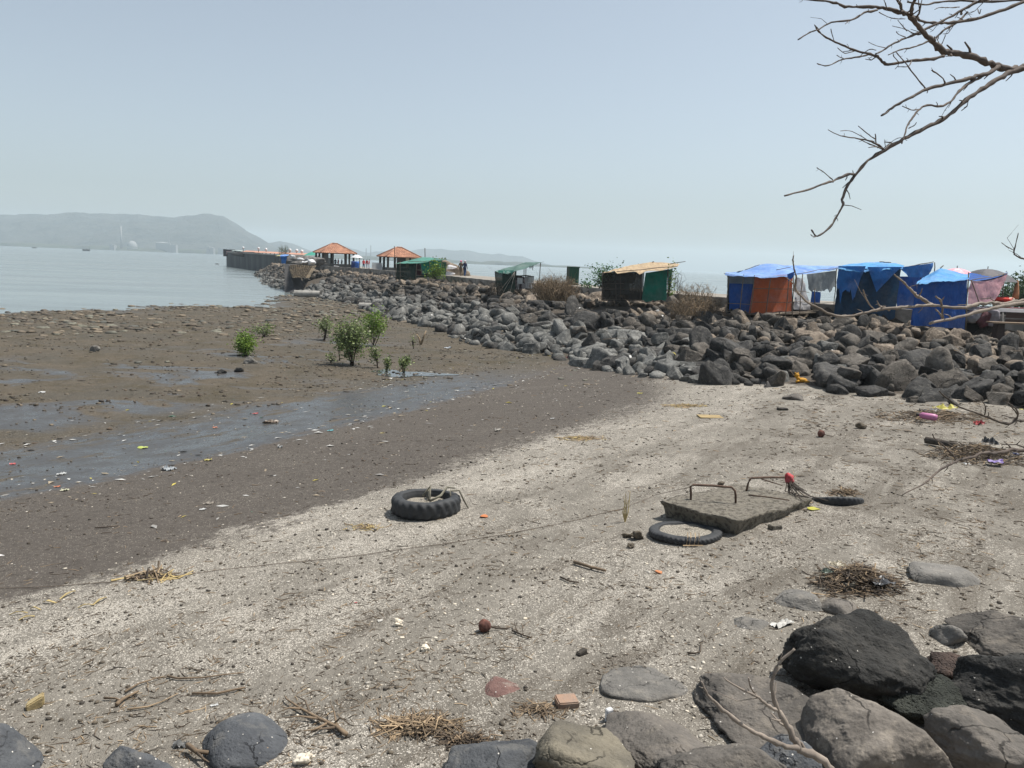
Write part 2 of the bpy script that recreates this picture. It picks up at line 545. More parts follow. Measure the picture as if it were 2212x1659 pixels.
def build_ground():
    r = np.concatenate([[0.0], np.geomspace(0.5, 230, 560)])
    th = np.concatenate([np.arange(-180, -62, 6.0), np.arange(-62, 62.01, 0.27), np.arange(66, 180, 6.0)])
    th = np.radians(th)
    nr, nt = len(r), len(th)
    X = r[:, None] * np.sin(th)[None, :]
    Y = r[:, None] * np.cos(th)[None, :]
    Z = np.empty_like(X)
    for i in range(0, nr, 40):
        Z[i:i + 40] = ground_z(X[i:i + 40], Y[i:i + 40])
    P = np.stack([X, Y, Z], -1)
    d, u = wall_dist(X, Y)
    T = np.interp(u, np.arange(len(W)), TOE)
    emb = 1 - sstep(d / T, 0.93, 1.03)
    emb = np.where(Y > 205, 0, emb)
    idx = np.arange(nr * nt).reshape(nr, nt)
    nx = np.roll(idx, -1, axis=1)
    f = np.stack([idx[:-1], idx[1:], nx[1:], nx[:-1]], -1).reshape(-1, 4)
    # counter-clockwise from above: theta grows clockwise
    f = f[:, ::-1]
    me = bpy.data.meshes.new('ground')
    me.vertices.add(nr * nt)
    me.vertices.foreach_set('co', P.reshape(-1).astype(np.float32))
    me.loops.add(len(f) * 4)
    me.loops.foreach_set('vertex_index', f.reshape(-1).astype(np.int32))
    me.polygons.add(len(f))
    me.polygons.foreach_set('loop_start', (np.arange(len(f)) * 4).astype(np.int32))
    me.polygons.foreach_set('loop_total', np.full(len(f), 4, dtype=np.int32))
    me.polygons.foreach_set('use_smooth', np.ones(len(f), dtype=bool))
    me.update(calc_edges=True)
    me.validate()
    a = me.attributes.new('rubble', 'FLOAT', 'POINT')
    a.data.foreach_set('value', emb.reshape(-1).astype(np.float32))
    me.materials.append(ground_material())
    o = link(bpy.data.objects.new('ground', me))
    tag(o, 'tidal beach of grey shell sand and brown mud below the breakwater', kind='structure')


build_ground()


def water_material():
    m, N = new_mat('sea_water')
    pos = N('NewGeometry').outputs['Position']
    v = N('Mapping', {'Vector': pos, 'Scale': (0.35, 1.0, 1.0)}).outputs[0]
    n1 = N.noise(v, 0.9, 5, 0.6)
    n2 = N.noise(v, 0.09, 4, 0.6)
    n3 = N.noise(v, 0.012, 4, 0.6)
    h = N.math('ADD', N.math('MULTIPLY', n1, 0.5), N.math('MULTIPLY', n2, 2.0))
    bn = N('Bump', {'Height': h, 'Strength': 0.25, 'Distance': 0.12})
    c = N.mix(N.ramp(n3, 0.35, 0.65), (0.125, 0.150, 0.150), (0.15, 0.17, 0.167))
    bs = N('BsdfPrincipled', {'Base Color': c, 'Roughness': N.ramp(n2, 0.3, 0.7, 0.12, 0.24), 'IOR': 1.33, 'Normal': bn.outputs[0]})
    finish(N, bs.outputs[0])
    return m


M_WATER = water_material()
mb = MB()
xs = np.array([-5900, -1500, -400, -150, -60, 0, 60, 150, 400, 1500, 5900.0])
ys = np.array([-1500, -200, 0, 40, 80, 150, 300, 800, 2000, 4000, 5900.0])
mb.grid(np.array([[(a, b, 0.0) for b in ys] for a in xs]))
sea = mb.build('sea', M_WATER, loc=(0, 0, 0))
tag(sea, 'calm pale grey green sea reaching to the hazy horizon', kind='structure')
mb = MB()
mb.grid(np.array([[(a, b, -3.5) for b in (-1500, 5900.0)] for a in (-5900, 5900.0)]))
tag(mb.build('seabed', mat('seabed_mud', (0.06, 0.055, 0.045), bump=0), loc=(0, 0, -3.5)), 'muddy sea floor', kind='structure')


# ------------------------------------------------------------------ hills beyond the bay
def build_hill(name, label, prof, Y0, Y1, seed, amp):
    """prof: skyline points in the view; ridge stands at distance Y1, foot at Y0"""
    px = np.array([p[0] for p in prof], float)
    py = np.array([p[1] for p in prof], float)
    nx, ny = 260, 26
    xs = np.linspace(px[0], px[-1], nx)
    hs_ = np.interp(xs, px, py)
    P = np.zeros((nx, ny, 3))
    for i in range(nx):
        d = ray(xs[i], hs_[i])
        top = max(EYE[2] + d[2] / d[1] * Y1, -6)
        for j in range(ny):
            q = j / (ny - 1)
            Y = Y0 + (Y1 - Y0) * q * 1.35
            X = d[0] / d[1] * Y
            k = min(q * 1.35, 1.0)
            z = -3 + (top + 3) * (k ** 1.35)
            if q * 1.35 > 1:
                z = -3 + (top + 3) * max(0.0, 1 - (q * 1.35 - 1) / 0.35) ** 0.8
            P[i, j] = (X, Y, z)
    n = fbm(P * np.array([0.004, 0.004, 0.0]), seed, 5)
    k = np.clip(P[..., 2] / 60, 0, 1)
    ridge = np.exp(-((np.linspace(0, 1.35, ny) - 1.0) / 0.12) ** 2)[None, :]
    P[..., 2] += n * amp * k * (1 - 0.85 * ridge) + fbm(P * np.array([0.03, 0.03, 0.0]), seed + 7, 3) * 2.2 * k
    mb = MB()
    mb.grid(P)
    o = mb.build(name, M_HILL, smooth=True)
    tag(o, label, kind='structure')


M_HILL = mat('wooded_hillside', (0.036, 0.039, 0.037), (0.062, 0.062, 0.056), scale=0.012, bump=1.0, bscale=0.03, bdist=14.0, rough=1.0, spec=0.0)
build_hill('hills', 'long hazy wooded ridge behind the far shore at left', [(-700, 500), (-500, 470), (-350, 462), (-200, 458), (-80, 463), (0, 461.7), (75, 459), (137, 460), (187, 462.7), (250, 461), (300, 457.7), (337, 462), (375, 467), (445, 461.7), (482, 466), (512, 482), (537, 498), (560, 510), (584, 525), (600, 532), (640, 543), (680, 551)], 2550, 3300, 5, 30)
build_hill('hills', 'small paler hill tailing off behind the pier', [(520, 538), (560, 527), (584, 523), (607, 520.6), (631, 525), (654, 534), (670, 541), (720, 549), (760, 553)], 3300, 3900, 9, 8)
build_hill('hills', 'faint low hills on the horizon behind the tiled pavilions', [(690, 548), (720, 540), (735, 533), (748, 532), (779, 541.7), (797, 545.6), (825, 542), (850, 543), (887, 540), (905, 537.5), (926, 536), (957, 536.7), (973, 539.8), (1012, 540), (1035, 544), (1059, 548.2), (1082, 547), (1102, 551), (1129, 553), (1150, 561), (1170, 567), (1190, 572), (1234, 574), (1299, 577.5), (1360, 582)], 3700, 4350, 13, 18)
mb = MB()
n = 120
xs = np.linspace(-1900, 380, n)
P = np.zeros((n, 4, 3))
for i, xx in enumerate(xs):
    w = 30 + 20 * math.sin(i * 0.37) + 15 * math.sin(i * 1.1)
    hgt = 5 + 4 * abs(math.sin(i * 0.71)) + 4 * abs(math.sin(i * 0.23 + 1))
    hgt *= min(1.0, (n - i) / 22)
    P[i] = [(xx, 2500 - w, -1), (xx, 2500 - w * 0.6, hgt * 0.7), (xx, 2560, hgt), (xx, 2700, hgt * 1.1)]
mb.grid(P)
tag(mb.build('land', mat('mangrove_shore', (0.04, 0.05, 0.032), (0.06, 0.06, 0.045), scale=0.05, bump=0.5, bdist=2.0, rough=1.0, spec=0.0), smooth=True), 'low dark strip of far shore at the foot of the hazy ridge', kind='structure')

# the air between
m, N = new_mat('sea_haze')
vol = N('VolumePrincipled', {'Color': (0.80, 0.93, 1.0, 1), 'Density': 0.00021, 'Anisotropy': 0.15})
o_ = N('OutputMaterial')
N.t.links.new(vol.outputs[0], o_.inputs['Volume'])
mb = MB()
mb.box((0, 2200, 78), (12600, 8000, 166))
hz = mb.build('haze', m, loc=(0, 0, -5))
tag(hz, 'pale sea haze', kind='stuff')


# ------------------------------------------------------------------ rock shapes
def ico(sub):
    bm = bmesh.new()
    bmesh.ops.create_icosphere(bm, subdivisions=sub, radius=1.0)
    v = np.array([x.co[:] for x in bm.verts])
    f = [tuple(x.index for x in q.verts) for q in bm.faces]
    bm.free()
    return v, f


ICO = {k: ico(k) for k in (1, 2, 3, 4, 5, 6)}


def rock_shape(seed, sub=3, planes=13, sharp=14.0, rough=0.05, flat=1.0, freq=1.6):
    """a boulder of unit radius: the soft intersection of random half-spaces, roughened"""
    R = np.random.default_rng(seed)
    v, f = ICO[sub]
    q = R.normal(size=(planes, 3))
    q /= np.linalg.norm(q, axis=1)[:, None]
    d = R.uniform(0.62, 1.0, planes)
    dots = np.maximum(v @ q.T / d, 0.02)
    rad = (dots ** sharp).sum(1) ** (-1 / sharp)
    rad = np.minimum(rad, 1.35)
    n = fbm(v * freq + seed * 3.1, seed, 5, 0.55)
    rad = rad * (1 + rough * 1.6 * n)
    p = v * rad[:, None]
    p *= np.array([1, 1, flat])
    return p, f


def hull_shape(seed, low=False):
    """a broken block: the hull of a few random points with chamfered edges"""
    R = np.random.default_rng(seed)
    q = R.normal(size=(int(R.integers(9, 15)), 3))
    q = q / np.linalg.norm(q, axis=1)[:, None] * R.uniform(0.82, 1.08, len(q))[:, None]
    q = np.sign(q) * np.abs(q) ** 0.8
    bm = bmesh.new()
    for p in q:
        bm.verts.new(p)
    r = bmesh.ops.convex_hull(bm, input=bm.verts)
    bmesh.ops.delete(bm, geom=[g for g in set(r['geom_interior'] + r['geom_unused']) if isinstance(g, bmesh.types.BMVert)], context='VERTS')
    bmesh.ops.dissolve_limit(bm, angle_limit=math.radians(16), verts=bm.verts, edges=bm.edges)
    bmesh.ops.bevel(bm, geom=list(bm.edges), offset=0.075, segments=1 if low else 3, profile=0.6, affect='EDGES', clamp_overlap=True)
    bmesh.ops.triangulate(bm, faces=bm.faces)
    if not low:
        bmesh.ops.subdivide_edges(bm, edges=[e for e in bm.edges if e.calc_length() > 0.28], cuts=3, use_grid_fill=True)
        bmesh.ops.triangulate(bm, faces=bm.faces)
    bmesh.ops.recalc_face_normals(bm, faces=bm.faces)
    bm.verts.index_update()
    v = np.array([x.co[:] for x in bm.verts])
    f = [tuple(x.index for x in p.verts) for p in bm.faces]
    bm.free()
    if not low:
        v = v * (1 + 0.05 * fbm(v * 2.2 + seed, seed, 4, .6))[:, None]
    return v, f


def rotz(p, a):
    c, s = math.cos(a), math.sin(a)
    return np.stack([p[:, 0] * c - p[:, 1] * s, p[:, 0] * s + p[:, 1] * c, p[:, 2]], 1)


def rot3(R):
    q = R.normal(size=4)
    q /= np.linalg.norm(q)
    w, x, y, z = q
    return np.array([[1 - 2 * (y * y + z * z), 2 * (x * y - z * w), 2 * (x * z + y * w)], [2 * (x * y + z * w), 1 - 2 * (x * x + z * z), 2 * (y * z - x * w)], [2 * (x * z - y * w), 2 * (y * z + x * w), 1 - 2 * (x * x + y * y)]])


M_ROCK_GREY = rock_mat('grey_basalt', (0.190, 0.188, 0.176), (0.088, 0.088, 0.083), top=(0.34, 0.33, 0.30))
M_ROCK_DARK = rock_mat('dark_basalt', (0.078, 0.075, 0.071), (0.037, 0.036, 0.035), top=(0.17, 0.158, 0.138))
M_ROCK_BROWN = rock_mat('brown_basalt', (0.138, 0.124, 0.107), (0.070, 0.062, 0.054), top=(0.25, 0.22, 0.185))
M_ROCK_TAN = rock_mat('sun_bleached_basalt', (0.235, 0.192, 0.15), (0.115, 0.092, 0.072), top=(0.40, 0.34, 0.27))

# footprints no boulder may poke through: (x, y, radius)
KEEP = []


def kept(x, y):
    return any((x - a) ** 2 + (y - b) ** 2 < r * r for a, b, r in KEEP)


def fast_mesh(name, V, Ftri, mats, mi=None, smooth=False, loc=(0, 0, 0)):
    me = bpy.data.meshes.new(name)
    k = Ftri.shape[1]
    me.vertices.add(len(V))
    me.vertices.foreach_set('co', (np.asarray(V) - np.asarray(loc, float)).reshape(-1).astype(np.float32))
    me.loops.add(Ftri.size)
    me.loops.foreach_set('vertex_index', Ftri.reshape(-1).astype(np.int32))
    me.polygons.add(len(Ftri))
    me.polygons.foreach_set('loop_start', (np.arange(len(Ftri)) * k).astype(np.int32))
    me.polygons.foreach_set('loop_total', np.full(len(Ftri), k, dtype=np.int32))
    if mi is not None:
        me.polygons.foreach_set('material_index', np.asarray(mi, dtype=np.int32))
    if smooth:
        me.polygons.foreach_set('use_smooth', np.ones(len(Ftri), dtype=bool))
    for m in (mats if isinstance(mats, (list, tuple)) else [mats]):
        me.materials.append(m)
    me.update(calc_edges=True)
    o = link(bpy.data.objects.new(name, me))
    o.location = loc
    ORIGIN[o.name] = np.asarray(loc, float)
    return o


def smooth_wall(u):
    """point, tangent and beach-side normal of the road wall at u"""
    def P(t):
        t = np.clip(t, 0, len(W) - 1.0001)
        i = int(t)
        return W[i] + (W[i + 1] - W[i]) * (t - i)
    p = P(u)
    tg = nrm(P(u + 0.45) - P(u - 0.45))
    return p, tg, np.array([-tg[1], tg[0]])


# ------------------------------------------------------------------ the rubble slope of the breakwater
RIP = []


def build_riprap():
    R = np.random.default_rng(5)
    pieces = []                       # (pos, scale3, rotation matrix, material index, fr, u)
    u = 0.7
    cand = []
    while u < len(W) - 1.05:
        i = int(u)
        L = np.hypot(*(W[i + 1] - W[i]))
        p, tg, nn = smooth_wall(u)
        T = float(np.interp(u, np.arange(len(W)), TOE))
        d = 0.45
        far = 1 if p[1] < 90 else 1.25
        while d < T + 0.8:
            q = p + tg * R.uniform(-0.25, 0.25) + nn * (d + R.uniform(-0.25, 0.25))
            fr = d / T
            rad = (0.235 + 0.135 * fr) * math.exp(R.normal(0, 0.36)) * (1.0 if fr < 1.02 else 0.75)
            rad = min(max(rad, 0.10), 0.62)
            for layer in range(2 if R.random() < 0.40 and 0.3 < fr < 0.97 else 1):
                qq = q + (R.uniform(-0.3, 0.3, 2) if layer else 0)
                if kept(qq[0], qq[1]):
                    continue
                cand.append((qq, rad * (0.85 if layer else 1.0), layer, fr, u))
            d += 0.52 * (0.85 + 0.3 * fr) * far
        u += 0.54 / L * far
    cz = ground_z(np.array([c[0][0] for c in cand]), np.array([c[0][1] for c in cand]))
    for (qq, rr, layer, fr, u), z in zip(cand, cz):
        z = z + rr * (0.15 if layer == 0 else 0.85)
        sc = rr * np.array([R.uniform(1.0, 1.5), R.uniform(0.85, 1.15), R.uniform(0.66, 0.98)])
        a = R.random()
        left = qq[0] < 7
        if fr < 0.36 + 0.1 * R.normal():
            mi = 3 if a < 0.78 else 2
        elif fr < 0.70 + 0.06 * R.normal():
            mi = (1 if a < 0.62 else 2) if left else (2 if a < 0.58 else 1 if a < 0.82 else 3)
        else:
            mi = (0 if a < 0.84 else 1) if left else (1 if a < 0.60 else 0 if a < 0.68 else 2)
        tilt = rot3(R)
        pieces.append((np.array([qq[0], qq[1], z]), sc, tilt if R.random() < 0.6 else None, R.uniform(0, 6.28), mi, fr, u, R.integers(0, 14)))
    RIP.extend(pieces)
    protos = [hull_shape(140 + k) if k < 9 else rock_shape(100 + k, 4, planes=R.integers(7, 13), sharp=R.choice([26.0, 45.0, 80.0]), rough=0.05) for k in range(14)]
    lows = [hull_shape(140 + k, True) if k < 9 else rock_shape(100 + k, 2, planes=R.integers(7, 13), sharp=R.choice([26.0, 45.0, 80.0]), rough=0.05) for k in range(14)]
    mats = [M_ROCK_GREY, M_ROCK_DARK, M_ROCK_BROWN, M_ROCK_TAN]
    meshes = []
    for k, (v, f) in enumerate(protos):
        me = raw_mesh('riprap_boulder', v, f, mats[0], smooth=k >= 9)
        meshes.append(me)
    # those that show largest become objects of their own
    score = []
    for i, pc in enumerate(pieces):
        dv = pc[0] - EYE
        dep = dv @ FW
        sx = (dv @ RT) / dep * F
        inside = abs(sx) < 512
        behind = 1.0 if pc[5] > 0.12 else 0.5
        score.append(pc[1][0] / dep * behind if inside and dep > 5 else 0)
    order = np.argsort(-np.array(score))
    single = set(order[:272].tolist())
    V, Fc, MI, off = [], [], [], 0
    for i, (pos, sc, tilt, rz, mi, fr, uu, k) in enumerate(pieces):
        if i in single:
            o = link(bpy.data.objects.new('riprap_boulder', meshes[k]))
            o.material_slots[0].link = 'OBJECT'
            o.material_slots[0].material = mats[mi]
            o.location = tuple(pos)
            Mx = Matrix(rotz(np.eye(3), rz).T.tolist())
            if tilt is not None:
                Mx = Matrix(tilt.tolist())
            o.rotation_euler = Mx.to_euler()
            o.scale = tuple(sc)
            dv = pos - EYE
            dx = (512 + F * (dv @ RT) / (dv @ FW)) * 2.16
            where = 'under the blue stalls' if dx > 1960 else 'under the orange hut' if dx > 1560 else 'under the tan hut' if dx > 1290 else 'under the dry bush' if dx > 1060 else 'under the walking couple' if dx > 800 else 'under the tiled pavilion'
            level = 'high on the rubble slope' if fr < 0.4 else 'halfway up the rubble slope' if fr < 0.75 else 'at the foot of the rubble slope'
            colr = ['pale grey', 'near black', 'dull brown', 'bleached tan'][mi]
            size = 'big' if max(sc) > 0.62 else 'smaller'
            tag(o, f'{size} {colr} boulder {level} {where}', 'boulder', 'boulders piled on the breakwater slope')
        else:
            v, f = lows[k]
            p = v * sc
            p = p @ tilt.T if tilt is not None else rotz(p, rz)
            V.append(p + pos)
            Fc.append(np.array(f) + off)
            MI.append(np.full(len(f), mi))
            off += len(v)
    o = fast_mesh('rubble_boulders', np.concatenate(V), np.concatenate(Fc), mats, np.concatenate(MI), smooth=False)
    tag(o, 'remaining boulders of the long rubble breakwater slope', kind='stuff')
    print('riprap', len(pieces))


M_CONC = mat('weathered_concrete', (0.30, 0.28, 0.25), (0.17, 0.158, 0.14), scale=1.2, bump=0.4, bscale=14, rough=0.95)
M_CONCD = mat('dark_stained_concrete', (0.115, 0.112, 0.105), (0.055, 0.055, 0.055), scale=0.35, bump=0.4, bscale=4, rough=0.95, stretch=(1, 1, 0.35))
M_ROAD = mat('dusty_road', (0.27, 0.245, 0.21), (0.19, 0.17, 0.145), scale=0.8, bump=0.2, rough=0.95)


def build_road():
    us = np.linspace(0.4, len(W) - 1.01, 170)
    pr, pw = [], []
    for u in us:
        p, tg, nn = smooth_wall(u)
        z = 3.26
        a = p - nn * 0.18
        b = p - nn * 8.1
        pr.append([(a[0], a[1], z), (b[0], b[1], z)])
        q = p - nn * 0.02
        jag = 0.03 * math.sin(u * 41) + 0.02 * math.sin(u * 97)
        pw.append([(q[0], q[1], 2.3), (q[0], q[1], 3.36 + jag * 0.3), (q[0] - nn[0] * 0.28, q[1] - nn[1] * 0.28, 3.36 + jag * 0.3), (q[0] - nn[0] * 0.28, q[1] - nn[1] * 0.28, 2.3)])
    mb = MB()
    mb.grid(np.array(pr))
    tag(mb.build('road', M_ROAD), 'dusty road along the top of the breakwater', kind='structure')
    mb = MB()
    mb.grid(np.array(pw), closed_v=True)
    tag(mb.build('parapet_wall', M_CONC), 'low grey concrete wall edging the breakwater road above the boulders', 'wall')


build_road()

# ------------------------------------------------------------------ boulders in the foreground
M_FB_BLACK = rock_mat('black_vesicular_basalt', (0.052, 0.050, 0.046), (0.028, 0.028, 0.027), top=(0.105, 0.097, 0.085), scale=2.2, bump=0.75, spots=0.10, pit=0.45)
M_FB_BROWN = rock_mat('brown_smooth_basalt', (0.148, 0.133, 0.117), (0.085, 0.078, 0.070), top=(0.20, 0.175, 0.145), scale=2.2, bump=0.45, spots=0.05)
M_FB_TAN = rock_mat('tan_smooth_basalt', (0.225, 0.20, 0.172), (0.115, 0.102, 0.09), top=(0.31, 0.27, 0.22), scale=2.0, bump=0.35, spots=0.05)
M_FB_RED = rock_mat('reddish_pitted_basalt', (0.105, 0.075, 0.062), (0.058, 0.045, 0.040), scale=4.0, bump=1.0, spots=0.05, pit=1.2)
M_FB_GREEN = rock_mat('greenish_pitted_basalt', (0.090, 0.096, 0.080), (0.048, 0.052, 0.045), scale=4.5, bump=1.0, spots=0.05, pit=1.2)
M_FB_YEL = rock_mat('yellowish_basalt', (0.165, 0.146, 0.110), (0.095, 0.086, 0.070), scale=2.4, bump=0.5, spots=0.03)
M_FB_BLUE = rock_mat('blue_grey_basalt', (0.085, 0.089, 0.094), (0.048, 0.051, 0.056), top=(0.15, 0.145, 0.135), scale=2.6, bump=0.5, spots=0.12)
M_FB_GREY = rock_mat('dusty_grey_stone', (0.165, 0.156, 0.142), (0.115, 0.109, 0.10), top=(0.24, 0.22, 0.19), scale=3.0, bump=0.4, spots=0.12)
M_FB_RUST = rock_mat('red_sandstone', (0.185, 0.108, 0.092), (0.125, 0.075, 0.066), top=(0.30, 0.265, 0.225), scale=4.0, bump=0.5, spots=0.1)


def boulder(box, material, label, seed, bury=0.25, sharp=9.0, planes=13, rough=0.07, depth=0.8, sub=5, name='boulder', spin=0.0):
    x0, y0, x1, y1 = box
    cx, cy = (x0 + x1) / 2, (y0 + y1) / 2
    p = at(cx, cy, 0.0)
    for _ in range(3):
        k = mpp(p)
        a = (x1 - x0) * k / 2
        v = (y1 - y0) * k / 2
        b = a * depth
        dv = nrm(p - EYE)
        sp, cp = -dv[2], math.hypot(dv[0], dv[1])
        c = math.sqrt(max(v * v - (b * sp) ** 2, (0.22 * a) ** 2)) / cp
        p = at(cx, cy, c * (1 - 2 * bury))
    shp, f = rock_shape(seed, sub, planes, sharp * 1.5, rough)
    shp = shp * (1 + rough * .35 * fbm(shp * 7 + seed, seed + 40, 4, .6))[:, None]
    shp = rotz(shp, spin)
    lo, hi = shp.min(0), shp.max(0)
    shp = (shp - (lo + hi) / 2) / ((hi - lo) / 2)
    view = nrm([p[0], p[1], 0])
    right = np.array([view[1], -view[0], 0])
    w = p + shp[:, :1] * a * right + shp[:, 1:2] * b * view + shp[:, 2:3] * c * np.array([0, 0, 1.0])
    o = mesh_obj(name, w, f, material, loc=p, smooth=True)
    return tag(o, label, 'boulder')


FB = [
    ((1688, 1332, 2006, 1528), M_FB_BLACK, 'large rugged black boulder speckled with shell bits at lower right', 134, 0.15, 7, 18, 0.08, 0.75),
    ((2052, 1326, 2290, 1424), M_FB_BROWN, 'dark brown boulder behind the reddish pitted boulder near the right edge', 32, 0.2, 16, 12, 0.06, 0.8),
    ((2072, 1392, 2420, 1604), M_FB_BLACK, 'huge dark overhanging boulder cut by the right edge', 133, 0.12, 9, 15, 0.07, 0.7),
    ((2000, 1412, 2150, 1486), M_FB_RED, 'small reddish pitted boulder wedged beside the huge overhanging boulder', 34, 0.3, 8, 14, 0.09, 0.8),
    ((1868, 1452, 2108, 1580), M_FB_GREEN, 'rough greenish grey pitted boulder in front of the large black boulder', 35, 0.25, 8, 14, 0.10, 0.8),
    ((1490, 1474, 1812, 1640), M_FB_BROWN, 'broad flat grey brown boulder behind the forked bare twig', 36, 0.3, 10, 12, 0.05, 0.9),
    ((1730, 1520, 2046, 1720), M_FB_TAN, 'big smooth tan boulder at the bottom edge right of the forked twig', 37, 0.2, 8, 12, 0.04, 0.8),
    ((2000, 1548, 2330, 1740), M_FB_BROWN, 'long brown boulder in the bottom right corner', 38, 0.22, 9, 12, 0.06, 0.7),
    ((1284, 1532, 1546, 1680), M_FB_BROWN, 'rounded brown boulder with a curved twig lying on it', 39, 0.22, 10, 12, 0.05, 0.9),
    ((1150, 1580, 1368, 1730), M_FB_YEL, 'cracked ochre yellow boulder at the bottom edge', 40, 0.2, 14, 12, 0.05, 0.8),
    ((944, 1594, 1176, 1720), M_FB_BLUE, 'low blue grey cracked boulder left of the ochre boulder', 41, 0.25, 10, 12, 0.05, 0.8),
    ((1420, 1588, 1690, 1760), M_FB_BROWN, 'brown boulder at the bottom edge under the flat grey brown one', 42, 0.2, 10, 12, 0.05, 0.8),
    ((1600, 1604, 1790, 1740), M_FB_BLUE, 'dark boulder in the gap below the forked bare twig', 43, 0.2, 9, 12, 0.06, 0.8),
    ((1672, 1276, 1790, 1340), M_FB_GREY, 'dusty grey stone half sunk in sand behind the large black boulder', 44, 0.55, 6, 14, 0.04, 0.9),
    ((1764, 1292, 1850, 1342), M_FB_BROWN, 'small brown stone leaning on the dusty grey half sunk stone', 45, 0.45, 9, 12, 0.04, 0.9),
    ((1572, 1330, 1672, 1382), M_FB_GREY, 'sand coloured stone nearly buried left of the large black boulder', 46, 0.75, 6, 14, 0.04, 0.9),
    ((2010, 1342, 2084, 1408), M_FB_GREY, 'small pale grey stone beside the dark brown boulder near the right edge', 47, 0.4, 9, 12, 0.05, 0.9),
    ((1968, 1218, 2122, 1300), M_FB_GREY, 'wide flat grey stone in sand right of the twig heap', 48, 0.68, 6, 14, 0.03, 0.9),
    ((1290, 1446, 1508, 1520), M_FB_GREY, 'flat blue grey slab almost buried in pale shell sand', 49, 0.80, 6, 14, 0.03, 0.9),
    ((1030, 1462, 1158, 1526), M_FB_RUST, 'flat dusty red stone almost buried in the sand', 50, 0.80, 12, 12, 0.05, 0.9),
    ((436, 1545, 620, 1668), M_FB_BLUE, 'round dark blue grey boulder flecked with shells near the bottom left', 63, 0.42, 3.6, 26, 0.02, 1.0),
    ((-120, 1562, 80, 1720), M_FB_BLUE, 'dark speckled boulder in the bottom left corner', 52, 0.3, 4, 16, 0.04, 0.9),
    ((232, 1612, 385, 1740), M_FB_BLUE, 'jagged dark boulder cut by the bottom edge left of the round one', 53, 0.25, 14, 11, 0.06, 0.8),
    ((1690, 848, 1736, 872), M_FB_BROWN, 'lone brown stone half sunk in sand below the boulder slope', 54, 0.45, 9, 12, 0.04, 0.9),
    ((526, 768, 558, 792), M_FB_GREY, 'whitish rough stone on the mud beneath the small green mangrove', 55, 0.35, 12, 12, 0.09, 0.9),
    ((470, 797, 490, 810), M_FB_BLACK, 'small dark stone on the mud left of a similar bigger one', 56, 0.3, 12, 12, 0.09, 0.9),
    ((506, 793, 527, 807), M_FB_BLACK, 'dark jagged stone on the mud below the whitish rough stone', 57, 0.3, 12, 12, 0.1, 0.9),
    ((195, 746, 216, 763), M_FB_GREY, 'pale block like stone on the mud flat at far left', 58, 0.3, 20, 8, 0.03, 0.9),
]
for i, q in enumerate(FB):
    b = q[0]
    boulder(b, q[1], q[2], q[3], q[4], q[5], q[6], q[7], q[8], sub=6 if (b[2] - b[0]) > 230 else 5 if (b[2] - b[0]) > 90 else 4)

# ------------------------------------------------------------------ loose litter of stone, shell and twig that nobody could count
def st_to_xy(s, t):
    return -6 - 0.83 * s + 0.56 * t, 9 + 0.56 * s + 0.83 * t


def beach_samples(n, r0, r1, half=36, power=0.0, seed=1):
    R = np.random.default_rng(seed)
    r = r0 * (r1 / r0) ** R.random(n) if power == 0 else np.sqrt(R.uniform(r0 * r0, r1 * r1, n))
    a = np.radians(R.uniform(-half, half, n))
    return r * np.sin(a), r * np.cos(a), R


def emb_fr(x, y):
    d, u = wall_dist(x, y)
    return d / np.interp(u, np.arange(len(W)), TOE)


def scatter_rocks(name, label, mats, x, y, size, R, sub=1, flat=0.7, sink=0.2, seed=0, weights=None):
    protos = [rock_shape(seed + 300 + k, sub, 9, 34.0, 0.10) for k in range(8)]
    z = ground_z(x, y)
    V, Fc, MI, off = [], [], [], 0
    for i in range(len(x)):
        v, f = protos[R.integers(0, 8)]
        p = rotz(v * size[i] * np.array([R.uniform(1, 1.6), 1, flat * R.uniform(0.6, 1.2)]), R.uniform(0, 6.28))
        p = p + (x[i], y[i], z[i] + size[i] * flat * sink)
        V.append(p)
        Fc.append(np.array(f) + off)
        MI.append(np.full(len(f), R.choice(len(mats), p=weights)))
        off += len(v)
    o = fast_mesh(name, np.concatenate(V), np.concatenate(Fc), mats, np.concatenate(MI), smooth=sub > 1)
    return tag(o, label, kind='stuff')


M_CLOD = mat('clod', (0.095, 0.082, 0.066), (0.05, 0.043, 0.036), scale=9, bump=0.3, island=0.35)
M_SHELL = mat('shell_chip', (0.58, 0.54, 0.48), (0.36, 0.33, 0.28), scale=14, bump=0.1, island=0.25)
M_FLAT = mat('mudflat_stone', (0.15, 0.128, 0.104), (0.075, 0.064, 0.052), scale=2.2, bump=0.5, island=0.4)
M_FLATG = mat('mudflat_grey_stone', (0.15, 0.15, 0.13), (0.08, 0.08, 0.07), scale=2.2, bump=0.5, island=0.35)

x, y, R = beach_samples(13000, 4.6, 52, seed=21)
s = sea_s(x, y)
den = np.where(s < 0, 0.55, 0.35) * (0.3 + 1.2 * sstep(fbm(np.stack([x, y, x * 0], -1) * 0.8, 31, 4), -0.1, 0.7))
k = (R.random(len(x)) < den) & (s < 30) & (emb_fr(x, y) > 1.0)
x, y = x[k], y[k]
scatter_rocks('clods', 'small dark clods and pebbles strewn over the sand', [M_CLOD], x, y, 0.004 + 0.016 * np.random.default_rng(3).random(len(x)) ** 4 + 0.0005 * np.hypot(x, y), R, 1, 0.8, 0.3, 1)

